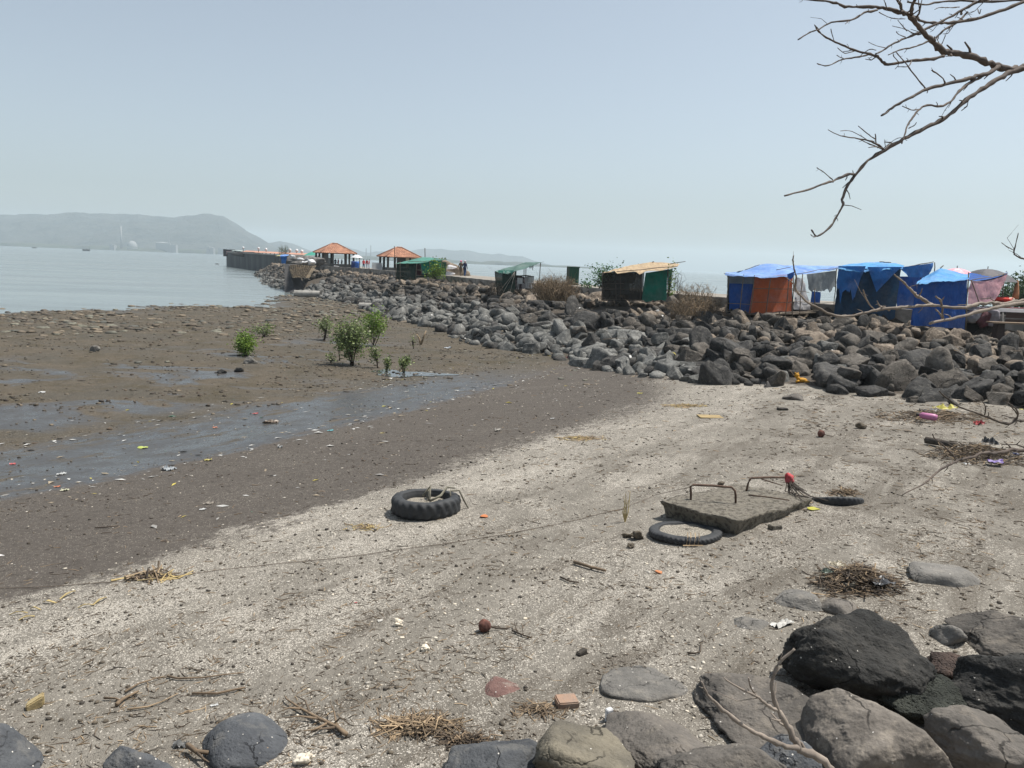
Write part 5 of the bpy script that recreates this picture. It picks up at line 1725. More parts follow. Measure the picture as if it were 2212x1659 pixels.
tag(mesh_obj('rubbish_heap', v * np.array([3.6, 1.2, .75]) + q, f, mat('dirty_rubbish', (0.20, 0.185, 0.17), (0.09, 0.085, 0.08), scale=2.2, bump=.7), loc=q, smooth=True), 'grey rubbish heap the white sacks lie on', 'heap')
q = K2(940, 540, 116)
st = thing('tarpaulin_stall', 'small blue tarpaulin shelter left of the white sacks', 'stall', (q[0], 116, 2.5))
cloth('front_wall', st, K2(888, 440, 116), K2(985, 445, 116), K2(960, 548, 116), K2(908, 545, 116), M_BLUEB, 10, 10, seed=80, amp=.08)
sheet('roof', st, [K2(*z_, 115.8) for z_ in [(880, 448), (930, 450), (992, 440)]], [K2(*z_, 118) for z_ in [(900, 425), (950, 418), (1010, 425)]], M_LAV, amp=.06, seed=81)
pole(st, K2(985, 440, 116), K2(985, 545, 116), .05)
dry_bush('dry_bush', 'sparse leafy bush behind the small blue shelter', K2(935, 430, 120), 2.0, 1.7, 70, 12, mat('olive_twig', (0.13, 0.14, 0.07), (0.08, 0.09, 0.05), bump=0, island=.4))
for k, (a, b, col, lab) in enumerate([((1195, 432), (1370, 392), cloth_mat('mint_canopy', (0.06, 0.33, 0.25), (0.05, 0.27, 0.2)), 'mint green awning left of the larger pavilion'), ((820, 442), (885, 412), cloth_mat('yellow_canopy', (0.45, 0.42, 0.22), (0.36, 0.33, 0.18)), 'small yellow awning at the near end of the pier')]):
    Yk = 142 if k == 0 else 160
    l, r_ = K2(a[0], a[1], Yk), K2(b[0], a[1], Yk)
    ztop = K2(b[0], b[1], Yk)[2]
    st = thing('awning', lab, 'awning', ((l[0] + r_[0]) / 2, Yk, 3.2))
    sheet('canopy', st, [l, (l + r_) / 2, r_], [np.array([l[0] + .8, Yk + 2.5, ztop]), np.array([(l[0] + r_[0]) / 2, Yk + 2.5, ztop + .1]), np.array([r_[0] - .3, Yk + 2.5, ztop])], col, amp=.05, seed=82 + k)
    for q in (l, r_):
        pole(st, q, (q[0], q[1], 3.2), .05, M_STICK)

# ------------------------------------------------------------------ the pier
M_PIER = mat('tide_stained_pier_wall', (0.105, 0.107, 0.105), (0.055, 0.06, 0.062), scale=.22, bump=.5, bscale=1.5, bdist=.1, stretch=(1, 1, .3))
far_, near_ = atY(489, 560, 300), atY(628, 560, 196)
fx, nx_ = np.array([far_[0], 300.0]), np.array([near_[0], 196.0])
dr = nrm(nx_ - fx)
nn = np.array([dr[1], -dr[0]]) * -1
if nn @ np.array([0.3, 1.0]) < 0:
    nn = -nn
back = nn * 9.0
pier = thing('pier', 'long dark concrete pier running out into the bay', 'pier', (nx_[0], nx_[1], 0))
zt0, zt1 = 5.05, 4.55
mb = MB()
e = [fx, nx_ + dr * 6, nx_ + dr * 6 + back, fx + back]
zt = [zt0, zt1, zt1, zt0]
mb.add([(q[0], q[1], -2) for q in e] + [(q[0], q[1], z_) for q, z_ in zip(e, zt)], [(0, 1, 5, 4), (1, 2, 6, 5), (2, 3, 7, 6), (3, 0, 4, 7), (4, 5, 6, 7)])
mb.build('wall', M_PIER, pier)
mb = MB()
o1 = -nn * .35
e2 = [fx + o1, nx_ + dr * 6 + o1, nx_ + dr * 6 + o1 + nn * .9, fx + o1 + nn * .9]
mb.add([(q[0], q[1], z_ + .01) for q, z_ in zip(e2, zt)] + [(q[0], q[1], z_ + .28) for q, z_ in zip(e2, zt)], [(0, 1, 5, 4), (1, 2, 6, 5), (2, 3, 7, 6), (3, 0, 4, 7), (4, 5, 6, 7)])
mb.build('coping', mat('pale_coping', (0.38, 0.37, 0.34), bump=.1), pier)
# low red tiled shed roof along the far side of the deck
sh = thing('pier_shed', 'long low shed with faded orange roof along the pier deck', 'shed', (fx[0], fx[1], 5))
p0, p1 = K2(345, 362, 300), K2(1190, 404, 178)
q0, q1 = K2(345, 385, 296), K2(1190, 424, 176)
bk2 = np.array([nn[0], nn[1], 0]) * 4
mb = MB()
mb.add([q0, q1, p1 + bk2 * .5, p0 + bk2 * .5], [(0, 1, 2, 3)])
mb.add([q0 - (0, 0, .06), q1 - (0, 0, .06), p1 + bk2 * 1.1 - (0, 0, .3), p0 + bk2 * 1.1 - (0, 0, .3)], [(0, 3, 2, 1)])
mb.build('roof', mat('faded_orange_roof', (0.50, 0.27, 0.19), (0.42, 0.22, 0.155), scale=.5, bump=.2), sh)
for k in range(16):
    q = q0 + (q1 - q0) * k / 15
    MB().box((q[0], q[1] + .4, (q[2] + 4.2) / 2), (.22, .22, q[2] - 4.2)).build('post', M_STICK, sh)
for k, (xx, yt, yb, Yk) in enumerate([(375, 328, 430, 280), (588, 335, 440, 255), (692, 350, 440, 244), (1022, 362, 450, 205), (1116, 368, 430, 196), (1186, 378, 440, 188)]):
    a, b = K2(xx, yt, Yk), K2(xx, yb, Yk)
    t = thing('lamp_post', 'slim lamp post with white globe on the pier', 'lamp post', b, 'lamp posts along the pier')
    MB().tube([b, a], .10, 5).build('shaft', M_STICK, t)
    v, f = ICO[2]
    mesh_obj('lamp_globe', v * .42 + a, f, M_PLAS, t, smooth=True)
ks = thing('pier_kiosk', 'small open kiosk with pale roof at the far end of the pier', 'kiosk', K2(235, 425, 296))
e = [K2(205, 372, 296), K2(340, 372, 293)]
mb = MB()
mb.add([e[0], e[1], e[1] + (0, 3, .25), e[0] + (0, 3, .25), e[0] - (0, 0, .2), e[1] - (0, 0, .2), e[1] + (0, 3, .05), e[0] + (0, 3, .05)], [(0, 1, 2, 3), (4, 7, 6, 5), (0, 4, 5, 1), (1, 5, 6, 2), (2, 6, 7, 3), (3, 7, 4, 0)])
mb.build('roof', mat('pale_green_roof', (0.50, 0.58, 0.55), bump=0), ks)
for xx in (215, 265, 330):
    q = K2(xx, 372, 295)
    MB().box((q[0], q[1], (q[2] + 4.9) / 2), (.25, .25, q[2] - 4.9)).build('post', M_STICK, ks)
q = K2(302, 400, 294.5)
MB().box(q, (2.4, .2, 1.6)).build('panel', M_DARKP, ks)
q0_, q1_ = K2(150, 380, 298), K2(215, 420, 298)
t = tag(MB().box((q0_ + q1_) / 2, (4.2, .3, 2.6), .2).box((q0_ + q1_) / 2 + (0, -.2, 0), (2.0, .2, 1.2), .2, 1).build('hoarding', [plain('dark_board', (0.05, 0.04, 0.045)), plain('pink_board', (0.42, 0.24, 0.26))]), 'dark hoarding with a pink panel at the tip of the pier', 'hoarding')
q = K2(475, 415, 262)
v, f = rock_shape(98, 3, 12, 14, .1)
tag(mesh_obj('market_goods', v * np.array([4.5, 1.2, .8]) + q, f, M_DARKP, loc=q, smooth=True), 'dark pile of goods on the pier deck under the shed roof', 'goods')

# ------------------------------------------------------------------ far shore buildings and boats
M_FARW = plain('far_white_wall', (0.25, 0.25, 0.245))
M_FARG = plain('far_grey_wall', (0.24, 0.24, 0.235))
c = atY(285.5, 533, 2480)
v, f = ICO[3]
t = thing('domed_building', 'large pale reactor style dome on the far shore', 'building', (c[0], 2480, 1))
mesh_obj('dome', v * np.array([15, 15, 18.5]) + c, [q for q in f if all(v[i, 2] > -.25 for i in q)], M_FARW, t, smooth=True)
lathe([(15, 0), (15, 10)], 24, (c[0], 2480, c[2] - 13)).build('drum', M_FARG, t)
c = atY(262, 532, 2470)
top = atY(261, 489, 2470)
t = thing('chimney', 'tall thin pale chimney left of the dome on the far shore', 'chimney', c)
MB().tube([c - (0, 0, 6), top], [3.4, 2.2], 10).build('stack', M_FARW, t, smooth=True)
for k, (x0, x1, y0, y1, mm, lab) in enumerate([(338, 366, 525.5, 536, M_FARW, 'long pale factory hall right of the dome'), (366, 372, 529, 537, M_FARG, 'grey block between the long hall and the white block'), (372, 381, 528, 538, M_FARW, 'white block at the right end of the long factory hall'), (238, 248, 528, 533, M_FARW, 'small white house left of the chimney'), (447, 453, 532.5, 538, M_FARW, 'tiny white house on the far shore near the pier tip'), (455, 462, 535, 538.5, M_FARG, 'low pale shed beside the tiny white house'), (472, 492, 536.5, 539, M_FARW, 'low white roof on the far shore behind the pier tip')]):
    a, b = atY(x0, y1, 2475), atY(x1, y0, 2475)
    t = thing('far_building', lab, 'building', ((a[0] + b[0]) / 2, 2475, 1))
    zc0 = min(a[2], b[2], 4)
    MB().box(((a[0] + b[0]) / 2, 2478, (zc0 + b[2]) / 2 - 2), (b[0] - a[0], 16, b[2] - zc0 + 4)).build('wall', mm, t)
    mb = MB()
    zr = b[2]
    mb.add([(a[0] - 1, 2469, zr), (b[0] + 1, 2469, zr), (b[0] + 1, 2487, zr), (a[0] - 1, 2487, zr), ((a[0] + b[0]) / 2, 2478, zr + (3.5 if k == 0 else 1.2))], [(0, 1, 4), (1, 2, 4), (2, 3, 4), (3, 0, 4)])
    mb.build('roof', M_FARG, t)
for k, (x, y0, y1, lab) in enumerate([(366, 497, 534, 'grey chimney above the far factory hall'), (791, 536, 548, 'left of two faint masts between the pavilions'), (801, 530, 550, 'right and taller of two faint masts between the pavilions')]):
    a, b = atY(x, y1, 2470 if k == 0 else 2300), atY(x, y0, 2470 if k == 0 else 2300)
    t = thing('mast', lab, 'mast', a)
    MB().tube([(a[0], a[1], 0), b], [2.4 if k == 0 else 1.3, 1.0], 6).build('shaft', M_FARG, t)
M_HULL = plain('dark_hull', (0.06, 0.055, 0.055))


def boat(label, dx, dy, width, Y, masts=2, white=False):
    p = atY(dx, dy, Y)
    p[2] = 0
    t = thing('boat', label, 'boat', p)
    L = width * mpp(p)
    B = L * .26
    H = L * .16
    n = 13
    P = []
    for i in range(n):
        q = i / (n - 1) * 2 - 1
        w_ = B / 2 * (1 - abs(q) ** 2.6)
        sh_ = H * (1 + .5 * abs(q) ** 3)
        P.append([(p[0] + q * L / 2, Y - w_, sh_), (p[0] + q * L / 2 * .94, Y - w_ * .55, -.1), (p[0] + q * L / 2 * .94, Y + w_ * .55, -.1), (p[0] + q * L / 2, Y + w_, sh_)])
    mb = MB()
    mb.grid(np.array(P), closed_v=True)
    mb.build('hull', M_PLAS if white else M_HULL, t, smooth=False)
    MB().box((p[0] + L * .1, Y, H * 1.25), (L * .28, B * .55, H * .9)).build('cabin', M_FARW, t)
    MB().box((p[0] - L * .22, Y, H * 1.15), (L * .16, B * .5, H * .7)).build('cabin', M_FARG, t)
    for k in range(masts):
        x = p[0] + L * (-.42 + .84 * k / max(1, masts - 1))
        MB().tube([(x, Y, H), (x, Y, H + L * .5)], L * .006 + .02, 5).build('mast', M_HULL, t)


boat('dark fishing boat with two masts and white cabins in the bay', 186, 537, 17, 1150, 2)
boat('tiny dark boat near the far shore at far left', 74, 534.5, 10, 1500, 0)
boat('small white boat left of the pier tip', 469, 568.5, 9, 330, 0, True)
boat('tiny white boat out at sea right of the walking couple', 1057, 576, 4, 900, 0, True)
boat('tiny white boat at left of the horizon beyond the picture banners', 1061, 584, 3.5, 700, 0, True)

for k, (xx, Yk, col, lab) in enumerate([(1412, 121, M_NAVY, 'person in dark blue standing at the left corner of the larger pavilion'), (1285, 119, M_DARKP, 'person in dark clothes standing behind the white sacks'), (1128, 119.5, M_OLIVE, 'person in brown standing among the sacks left of the dark clothed one'), (1985, 121, M_GREYC, 'person in grey standing between the blue drums and the red shirts')]):
    q = K2(xx, 560, Yk)
    person(lab, (q[0], Yk, 3.27), 1.6, 1.5 + k, col, col, None, 40 + k, stride=.04)
p = at(1735, 828)
KEEP.append((p[0], p[1], .75))
KEEP.append((p[0] * .965, p[1] * .965, .8))
build_riprap()


# ------------------------------------------------------------------ mangrove saplings on the mud
def K7(x, y):
    return 483.9 + .2187 * x, 639.4 + .2187 * y


def mangrove(label, bx, by, x0, y0, x1, y1, n, leaf, material, stems, seed, clumps):
    base = at(*K7(bx, by))
    k = mpp(base) * .2187
    cx, cy = K7((x0 + x1) / 2, (y0 + y1) / 2)
    c = atY(cx, cy, base[1])
    hx, hz = (x1 - x0) / 2 * k, (y1 - y0) / 2 * k
    leafy('mangrove', label, 'mangrove', base, (c, (hx * .92, hx * .75, hz * .92)), n, leaf, material, stems, 'young mangroves on the mud flat', seed, clumps)


mangrove('largest round crowned mangrove in the middle of the mud flat', 1265, 690, 1075, 185, 1440, 610, 2900, .058, M_LEAF, 9, 30, 46)
mangrove('yellowish mangrove just behind the largest round crowned one', 1480, 495, 1370, 135, 1608, 425, 1600, .06, M_LEAFY, 5, 31, 26)
mangrove('thin grey green mangrove left of the largest one', 990, 430, 915, 195, 1078, 370, 520, .06, M_LEAF, 6, 32, 16)
mangrove('bright green bushy mangrove standing alone at left', 215, 595, 98, 358, 330, 580, 1900, .055, M_LEAFY, 8, 33, 30)
mangrove('two stemmed dull mangrove behind the bright green one', 395, 400, 300, 262, 472, 380, 420, .06, M_LEAF, 6, 34, 12)
mangrove('slim mangrove sapling right of the largest mangrove', 1515, 712, 1430, 505, 1552, 650, 300, .05, M_LEAF, 5, 35, 12)
mangrove('tiny dark mangrove at the left edge of the puddle', 1605, 748, 1575, 605, 1648, 735, 260, .05, M_LEAF, 4, 36, 9)
mangrove('small mangrove growing in the puddle', 1775, 760, 1712, 585, 1842, 735, 420, .05, M_LEAF, 5, 37, 12)
mangrove('spindly sapling with a bare stem left of the largest mangrove', 1140, 638, 1085, 400, 1190, 520, 200, .05, M_LEAF, 2, 38, 8)
mangrove('sparse sapling beneath the spindly bare stemmed one', 1055, 660, 1020, 545, 1100, 640, 90, .05, M_LEAF, 4, 39, 7)
mangrove('nearly leafless sapling near the foot of the boulder slope', 1868, 522, 1835, 380, 1905, 500, 60, .045, M_LEAF, 5, 40, 7)
b = at(*K7(1945, 480))
mb = MB()
k = mpp(b) * .2187
mb.tube([b - (0, 0, .05), b + (-.10, 0, .35), b + (-.25, 0, .55)], [.06, .03], 5)
mb.tube([b, b + (.15, 0, .45), b + (.25, .1, .75)], [.06, .03], 5)
tag(mb.build('stump', M_DRY, None, b, smooth=True), 'pale forked stump beside the nearly leafless sapling', 'stump')

# puddle round the two small mangroves
R = np.random.default_rng(77)
c = at(*K7(1780, 768))
zs = []
mb = MB()
P = [c]
for i in range(40):
    a = i / 40 * 6.283
    rr = 1 + .3 * math.sin(a * 3 + 1) + .15 * math.sin(a * 7)
    q = c + np.array([math.cos(a) * 1.55 * rr, math.sin(a) * .8 * rr, 0])
    P.append(q)
P = np.array(P)
P[:, 2] = np.median(ground_z(P[:, 0], P[:, 1])) + .015
mb.add(P, [(0, i + 1, (i + 1) % 40 + 1) for i in range(40)])
m, N = new_mat('puddle_water')
finish(N, N('BsdfPrincipled', {'Base Color': (.05, .05, .048, 1), 'Roughness': .03, 'IOR': 1.33}).outputs[0])
tag(mb.build('puddle', m, loc=c), 'still puddle round two small mangroves', kind='structure')

# concrete pipes at the foot of the rubble
M_PIPE = mat('pale_concrete_pipe', (0.33, 0.315, 0.285), (0.22, 0.21, 0.19), scale=1.5, bump=.3)


def pipe(label, a, b, r):
    a, b = np.asarray(a), np.asarray(b)
    d = nrm(b - a)
    u = nrm(np.cross(d, (0, 0, 1)))
    v = np.cross(u, d)
    P = []
    for i in range(20):
        t_ = i / 20 * 6.283
        n_ = math.cos(t_) * u + math.sin(t_) * v
        P.append([a + n_ * r * .8 + d * .9, a + n_ * r * .8, a + n_ * r, b + n_ * r, b + n_ * r * .8, b + n_ * r * .8 - d * .9])
    mb = MB()
    mb.grid(np.array(P), closed_u=True)
    tag(mb.build('concrete_pipe', M_PIPE, None, (a + b) / 2 - (0, 0, r), smooth=False), label, 'pipe')


a, b = at(636, 640), at(692, 640)
pipe('pale concrete pipe lying by the water at the foot of the stone ramp', a + (0, 0, .3), np.array([b[0], a[1] + .2, a[2] + .32]), .42)
a = at(777, 668)
b = at(826, 666)
pipe('pale concrete pipe lying at the foot of the boulders behind the largest mangrove', a + (0, 0, .25), np.array([b[0], a[1] - .4, a[2] + .3]), .36)

# ------------------------------------------------------------------ tyres on the sand
M_RUB = mat('black_rubber', (0.024, 0.026, 0.029), (0.040, 0.041, 0.042), rough=.7, scale=5, bump=.25, spec=.35)
M_SANDF = mat('shell_sand', (0.33, 0.30, 0.25), (0.14, 0.125, 0.10), scale=60, bump=.6, bscale=90, detail=3, lo=.42, hi=.58)


def tyre(label, c, Ro, Ri, H, lugs, lug_h, tilt=(0, 0), seed=0, fill=True, lugw=.5):
    """a tyre lying flat: profile swept round a vertical axis, tread lugs round the outside"""
    c = np.asarray(c, float)
    n = lugs * 6
    prof = []
    m = 22
    for j in range(m):
        a = j / m * 6.283
        rr = (Ro + Ri) / 2 + (Ro - Ri) / 2 * math.copysign(abs(math.cos(a)) ** .62, math.cos(a))
        zz = H / 2 * math.copysign(abs(math.sin(a)) ** .7, math.sin(a))
        if math.cos(a) < -.55:
            rr += (Ro - Ri) * .10
        prof.append((rr, zz))
    P = np.zeros((n, m, 3))
    for i in range(n):
        th = i / n * 6.283
        for j, (rr, zz) in enumerate(prof):
            out = sstep(rr, Ro * .86, Ro * .97)
            up = zz / (H / 2)
            ph = (i / 6.0 + (.35 if up < 0 else 0) + .5 * abs(up)) % 1.0
            lug = (sstep(ph, .0, .12) - sstep(ph, lugw, lugw + .12)) * out * lug_h * (1.0 if abs(up) > .12 else .4)
            r2 = rr + lug - lug_h * .6 * out
            P[i, j] = (r2 * math.cos(th), r2 * math.sin(th), zz)
    wob = fbm(P * 2.5 + seed, seed, 3)
    P[..., 2] += wob * .012
    rx, ry = tilt

    def place(Q):
        Q = Q.copy()
        Q[..., 2] = Q[..., 2] + Q[..., 0] * math.tan(rx) + Q[..., 1] * math.tan(ry)
        return Q + c
    t = thing('tyre', label, 'tyre', c - (0, 0, H / 2))
    mb = MB()
    mb.grid(place(P), closed_u=True, closed_v=True)
    mb.build('tread', M_RUB, t, smooth=True)
    if fill:
        q = []
        for i in range(36):
            a = i / 36 * 6.283
            q.append([(math.cos(a) * Ri * 1.12 * k_, math.sin(a) * Ri * 1.12 * k_, fill + .03 * (1 - k_) + .012 * math.sin(a * 5 + k_ * 9)) for k_ in (0.0, .3, .6, .85, 1.0)])
        mb = MB()
        mb.grid(place(np.array(q)), closed_u=True)
        mb.build('sand_fill', M_SANDF, t, smooth=True)
    return t


c = at(920, 1104)
tyre('big black tyre with chunky tread standing highest on the sand at left', (c[0], c[1], gz(c[0], c[1]) + .115), .53, .33, .27, 24, .024, (.03, -.05), 1, fill=.02)
cb = c
mb = MB()
zt = gz(c[0], c[1]) + .30
mb.tube([(c[0] + .02, c[1] + .28, zt - .02), (c[0] + .0, c[1] + .15, zt - .12), (c[0] + .08, c[1] - .02, zt - .12), (c[0] + .22, c[1] + .06, zt - .06), (c[0] + .30, c[1] + .22, zt + .03), (c[0] + .42, c[1] + .22, zt + .02)], [.02, .022, .014], 6)
mb.tube([(c[0] - .06, c[1] + .08, zt - .08), (c[0] + .04, c[1] + .22, zt + .04), (c[0] + .05, c[1] + .02, zt - .13)], [.022, .02], 6)
mb.tube([(c[0] + .38, c[1] - .02, zt - .10), (c[0] + .36, c[1] + .12, zt + .0), (c[0] + .50, c[1] + .10, zt + .02), (c[0] + .58, c[1] + .04, zt - .12), (c[0] + .66, c[1] + .10, zt - .28), (c[0] + .85, c[1] + .02, zt - .29), (c[0] + 1.05, c[1] + .08, zt - .29)], [.016, .013], 6)
tag(mb.build('old_strap', mat('grey_olive_strap', (0.20, 0.185, 0.14), (0.12, 0.11, 0.085), bump=.3), None, (c[0], c[1], zt - .2), smooth=True), 'grey olive strap tangled in the big chunky tyre', 'strap')
c = at(1480, 1154)
tyre('thinner car tyre half sunk and filled with sand beside the concrete slab', (c[0], c[1], gz(c[0], c[1]) + .025), .49, .325, .10, 44, .010, (.04, -.065), 2, fill=.02, lugw=.45)
mb = MB()
f0 = np.array([c[0] + .0, c[1] - .48, gz(c[0], c[1] - .48)])
for dx in (-.10, -.06, .0, .05):
    mb.tube([f0 + (dx, -.03, -.02), f0 + (dx + .02, -.02, .12), f0 + (dx + .04, .1, .15)], .006, 4)
mb.tube([f0 + (-.14, -.04, .02), f0 + (.12, -.04, .03)], .006, 4)
tag(mb.build('twig_tangle', M_DRY, None, f0), 'few dry twigs caught on the front rim of the sand filled tyre', 'twigs')
c = at(1822, 1088)
tyre('dark tyre sunk on edge in the sand right of the concrete slab', (c[0], c[1] + .25, gz(c[0], c[1]) - .055), .39, .22, .16, 30, .008, (.0, -.30), 3, fill=False)

# ------------------------------------------------------------------ broken concrete slab with iron loops
M_SLAB = mat('pitted_concrete', (0.215, 0.193, 0.155), (0.105, 0.092, 0.073), scale=16, bump=1.0, bscale=40, bdist=.05, lo=.46, hi=.60)
M_RUST = mat('rusty_iron', (0.13, 0.085, 0.060), (0.075, 0.048, 0.035), scale=14, bump=.4, rough=.85)
A, B, Cc, Dd = at(1424, 1082, .26), at(1592, 1125, .23), at(1762, 1077, .10), at(1590, 1044, .17)
st = thing('concrete_slab', 'broken pitted concrete slab with two rusty iron loops lying on the sand', 'slab', ((A[0] + Cc[0]) / 2, (A[1] + Cc[1]) / 2, gz(A[0], A[1])))
nu, nv, nw = 46, 34, 9
V, idx = [], {}
Fq = []
u_ = np.linspace(0, 1, nu)
v_ = np.linspace(0, 1, nv)


def sl(u, v, w):
    top = (A * (1 - u) + B * u) * (1 - v) + (Dd * (1 - u) + Cc * u) * v
    cen = (A + B + Cc + Dd) / 4
    th = .30 - .05 * v
    p = top - np.array([0, 0, th]) * w
    p = p + (cen - p) * np.array([1, 1, 0]) * (.13 * w)
    return p


def face(fn, n1, n2):
    return np.array([[fn(a, b) for b in np.linspace(0, 1, n2)] for a in np.linspace(0, 1, n1)])


mb = MB()
for P in (face(lambda a, b: sl(a, b, 0), nu, nv), face(lambda a, b: sl(a, 0, b), nu, nw), face(lambda a, b: sl(a, 1, b), nu, nw), face(lambda a, b: sl(0, a, b), nv, nw), face(lambda a, b: sl(1, a, b), nv, nw)):
    cen = np.array([(A[0] + Cc[0]) / 2, (A[1] + Cc[1]) / 2, A[2] - .15])
    n = fbm(P * 3.5, 61, 4)
    n2 = fbm(P * 14, 64, 3)
    dirv = (P - cen)
    edge = np.abs(dirv)
    P = P + dirv / np.linalg.norm(dirv, axis=-1, keepdims=True) * (n * .055)[..., None] * np.array([1, 1, .5]) + np.array([0, 0, 1]) * (n2 * .017)[..., None]
    mb.grid(P)
bm_ = mb.build('block', M_SLAB, st, smooth=True)
bm = bmesh.new()
bm.from_mesh(bm_.data)
bmesh.ops.remove_doubles(bm, verts=bm.verts, dist=.004)
bmesh.ops.recalc_face_normals(bm, faces=bm.faces)
bm.to_mesh(bm_.data)
bm.free()


def KS(x, y, lift=0.0):
    """point on the slab's top plane"""
    dx, dy = 1382.5 + x * .2712 * .8641, 1002.3 + y * .2712 * .8641
    n_ = nrm(np.cross(B - A, Dd - A))
    d = ray(dx, dy)
    k_ = ((A - EYE) @ n_) / (d @ n_)
    return EYE + d * k_


def loop(parent, a, b, h, sway, name='iron_loop'):
    a, b = np.asarray(a), np.asarray(b)
    ta, tb = a + np.array([sway[0], sway[1], h]), b + np.array([sway[2], sway[3], h * .98])
    d = nrm(tb - ta)
    return MB().tube([a - (0, 0, .05), (a + ta) / 2, ta - (0, 0, .03), ta + d * .03, (ta + tb) / 2 + (0, 0, .005), tb - d * .05, tb - (0, 0, .05), (tb + b) / 2, b - (0, 0, .05)], .017, 8).build(name, M_RUST, parent, smooth=True)


loop(st, KS(470, 330), KS(885, 355), .23, (-.02, 0, -.03, 0))
loop(st, KS(978, 243), KS(1375, 235), .20, (.04, 0, -.02, 0))
MB().tube([KS(1000, 292) + (0, 0, .01), KS(1200, 318) + (0, 0, .018), KS(1378, 342) + (0, 0, .012)], [.012, .009], 6).build('iron_rod', M_RUST, st, smooth=True)
MB().tube([KS(1120, 155) + (0, 0, .03), KS(1310, 215) + (0, 0, .03)], [.012, .008], 6).build('iron_rod', M_RUST, st, smooth=True)
q = KS(1375, 235) + np.array([-.02, 0, .19])
v, f = rock_shape(71, 4, 12, 7, .14)
tag(mesh_obj('red_rag', v * np.array([.10, .07, .07]) + q, f, cloth_mat('red_rag', (0.58, 0.075, 0.085), (0.40, 0.05, 0.055)), loc=q, smooth=True), 'red rag knotted on the far rusty loop of the concrete slab', 'rag')
mb = MB()
R = np.random.default_rng(5)
for k in range(14):
    p0 = q + R.normal(size=3) * .03 - (0, 0, .05)
    e = KS(1560, 310) + R.normal(size=3) * np.array([.12, .12, .02])
    e[2] = max(e[2], gz(e[0], e[1]) + .02)
    mb.tube([p0, (p0 + e) / 2 + R.normal(size=3) * .05 + (0, 0, -.02), e], [.010, .006], 4)
tag(mb.build('frayed_rope', M_STICK, None, q - (0, 0, .2)), 'frayed dark rope trailing from the red rag over the slab edge', 'rope')

# rope across the beach
pts = []
for dx, dy in [(-60, 1276), (0, 1272), (150, 1266), (300, 1255), (480, 1232), (640, 1216), (800, 1198), (950, 1178), (1110, 1152), (1230, 1128), (1340, 1102), (1430, 1066)]:
    p = at(dx, dy)
    p[2] += .018
    pts.append(p)
pts = np.array(pts)
s_ = np.linspace(0, 1, 90)
cur = np.stack([np.interp(s_, np.linspace(0, 1, len(pts)), pts[:, k]) for k in range(3)], -1)
cur[:, 2] = np.maximum(ground_z(cur[:, 0], cur[:, 1]) + .012, cur[:, 2] * (s_ > .93) + (s_ > .93) * .0)
cur[-1] = KS(470, 300) + (0, 0, .15)
MBr = MB().tube(cur, .0042, 5)
tag(MBr.build('rope', mat('brown_rope', (0.17, 0.135, 0.105), (0.11, 0.088, 0.07), scale=30, bump=.4), None, pts[5], smooth=True), 'long thin brown rope running over the sand to the concrete slab', 'rope')

# ------------------------------------------------------------------ twigs, heaps and litter
M_TW = mat('driftwood_twig', (0.20, 0.155, 0.115), (0.115, 0.088, 0.066), scale=9, bump=0, island=.5)
M_TWD = mat('dark_twig', (0.085, 0.066, 0.052), (0.05, 0.04, 0.033), scale=9, bump=0, island=.4)
M_HUSK = mat('yellow_husk', (0.42, 0.34, 0.17), (0.30, 0.235, 0.12), scale=9, bump=.1, island=.3)


def twig_field(name, label, x, y, length, rad, mats, R, lift=0.0, bend=.18, kind='stuff'):
    n = len(x)
    z = ground_z(x, y)
    a = R.uniform(0, 6.283, n)
    L = length * R.uniform(.4, 1.25, n)
    r = rad * R.uniform(.5, 1.4, n)
    d = np.stack([np.cos(a), np.sin(a), R.normal(size=n) * .10], -1)
    side = np.stack([-np.sin(a), np.cos(a), np.zeros(n)], -1)
    c = np.stack([x, y, z + r + (lift * R.random(n) if lift else 0)], -1)
    pts = [c - d * L[:, None] / 2, c + side * (L * bend * R.normal(size=n))[:, None] * .5 + np.array([0, 0, .2])[None] * r[:, None], c + d * L[:, None] / 2]
    V = []
    for k, p in enumerate(pts):
        for j in range(3):
            an = j * 2.094
            V.append(p + (side * math.cos(an) + np.array([0, 0, 1.0]) * math.sin(an)) * (r * (1.0, .9, .5)[k])[:, None])
    V = np.stack(V, 1).reshape(-1, 3)
    F_ = []
    for k in range(2):
        for j in range(3):
            F_.append((k * 3 + j, k * 3 + (j + 1) % 3, (k + 1) * 3 + (j + 1) % 3, (k + 1) * 3 + j))
    F_ = np.array(F_)
    Fc = (np.arange(n)[:, None, None] * 9 + F_[None]).reshape(-1, 4)
    MI = np.repeat(R.integers(0, len(mats), n), 6)
    o = fast_mesh(name, V, Fc, mats, MI)
    return tag(o, label, kind=kind)


x, y, R = beach_samples(24000, 4.7, 30, seed=61)
s = sea_s(x, y)
tt = (x + 6) * .56 + (y - 9) * .83
nb = fbm(np.stack([s * 1.0, tt * .22, x * 0], -1), 71, 5, .6)
nc = fbm(np.stack([x, y, x * 0], -1) * 1.4, 75, 3)
den = .007 + .60 * sstep(nb + .6 * nc, .30, .95) * sstep(s, -1.0, -3.0) + .10 * sstep(s, 4, -1)
right = sstep(x - y * .22, 0, 3) * sstep(s, -2, -5)
den = den + .36 * right * sstep(nc + .5 * nb, -.2, .6)
k = (R.random(len(x)) < den) & (s < 4.2) & (emb_fr(x, y) > 1.0)
x, y = x[k], y[k]
dd = np.hypot(x, y)
twig_field('twigs', 'small dry twigs and weed stems strewn along the drift lines', x, y, .07 + .005 * dd, .0022 + .00022 * dd, [M_TW, M_TWD, M_TW, M_DRY], R)


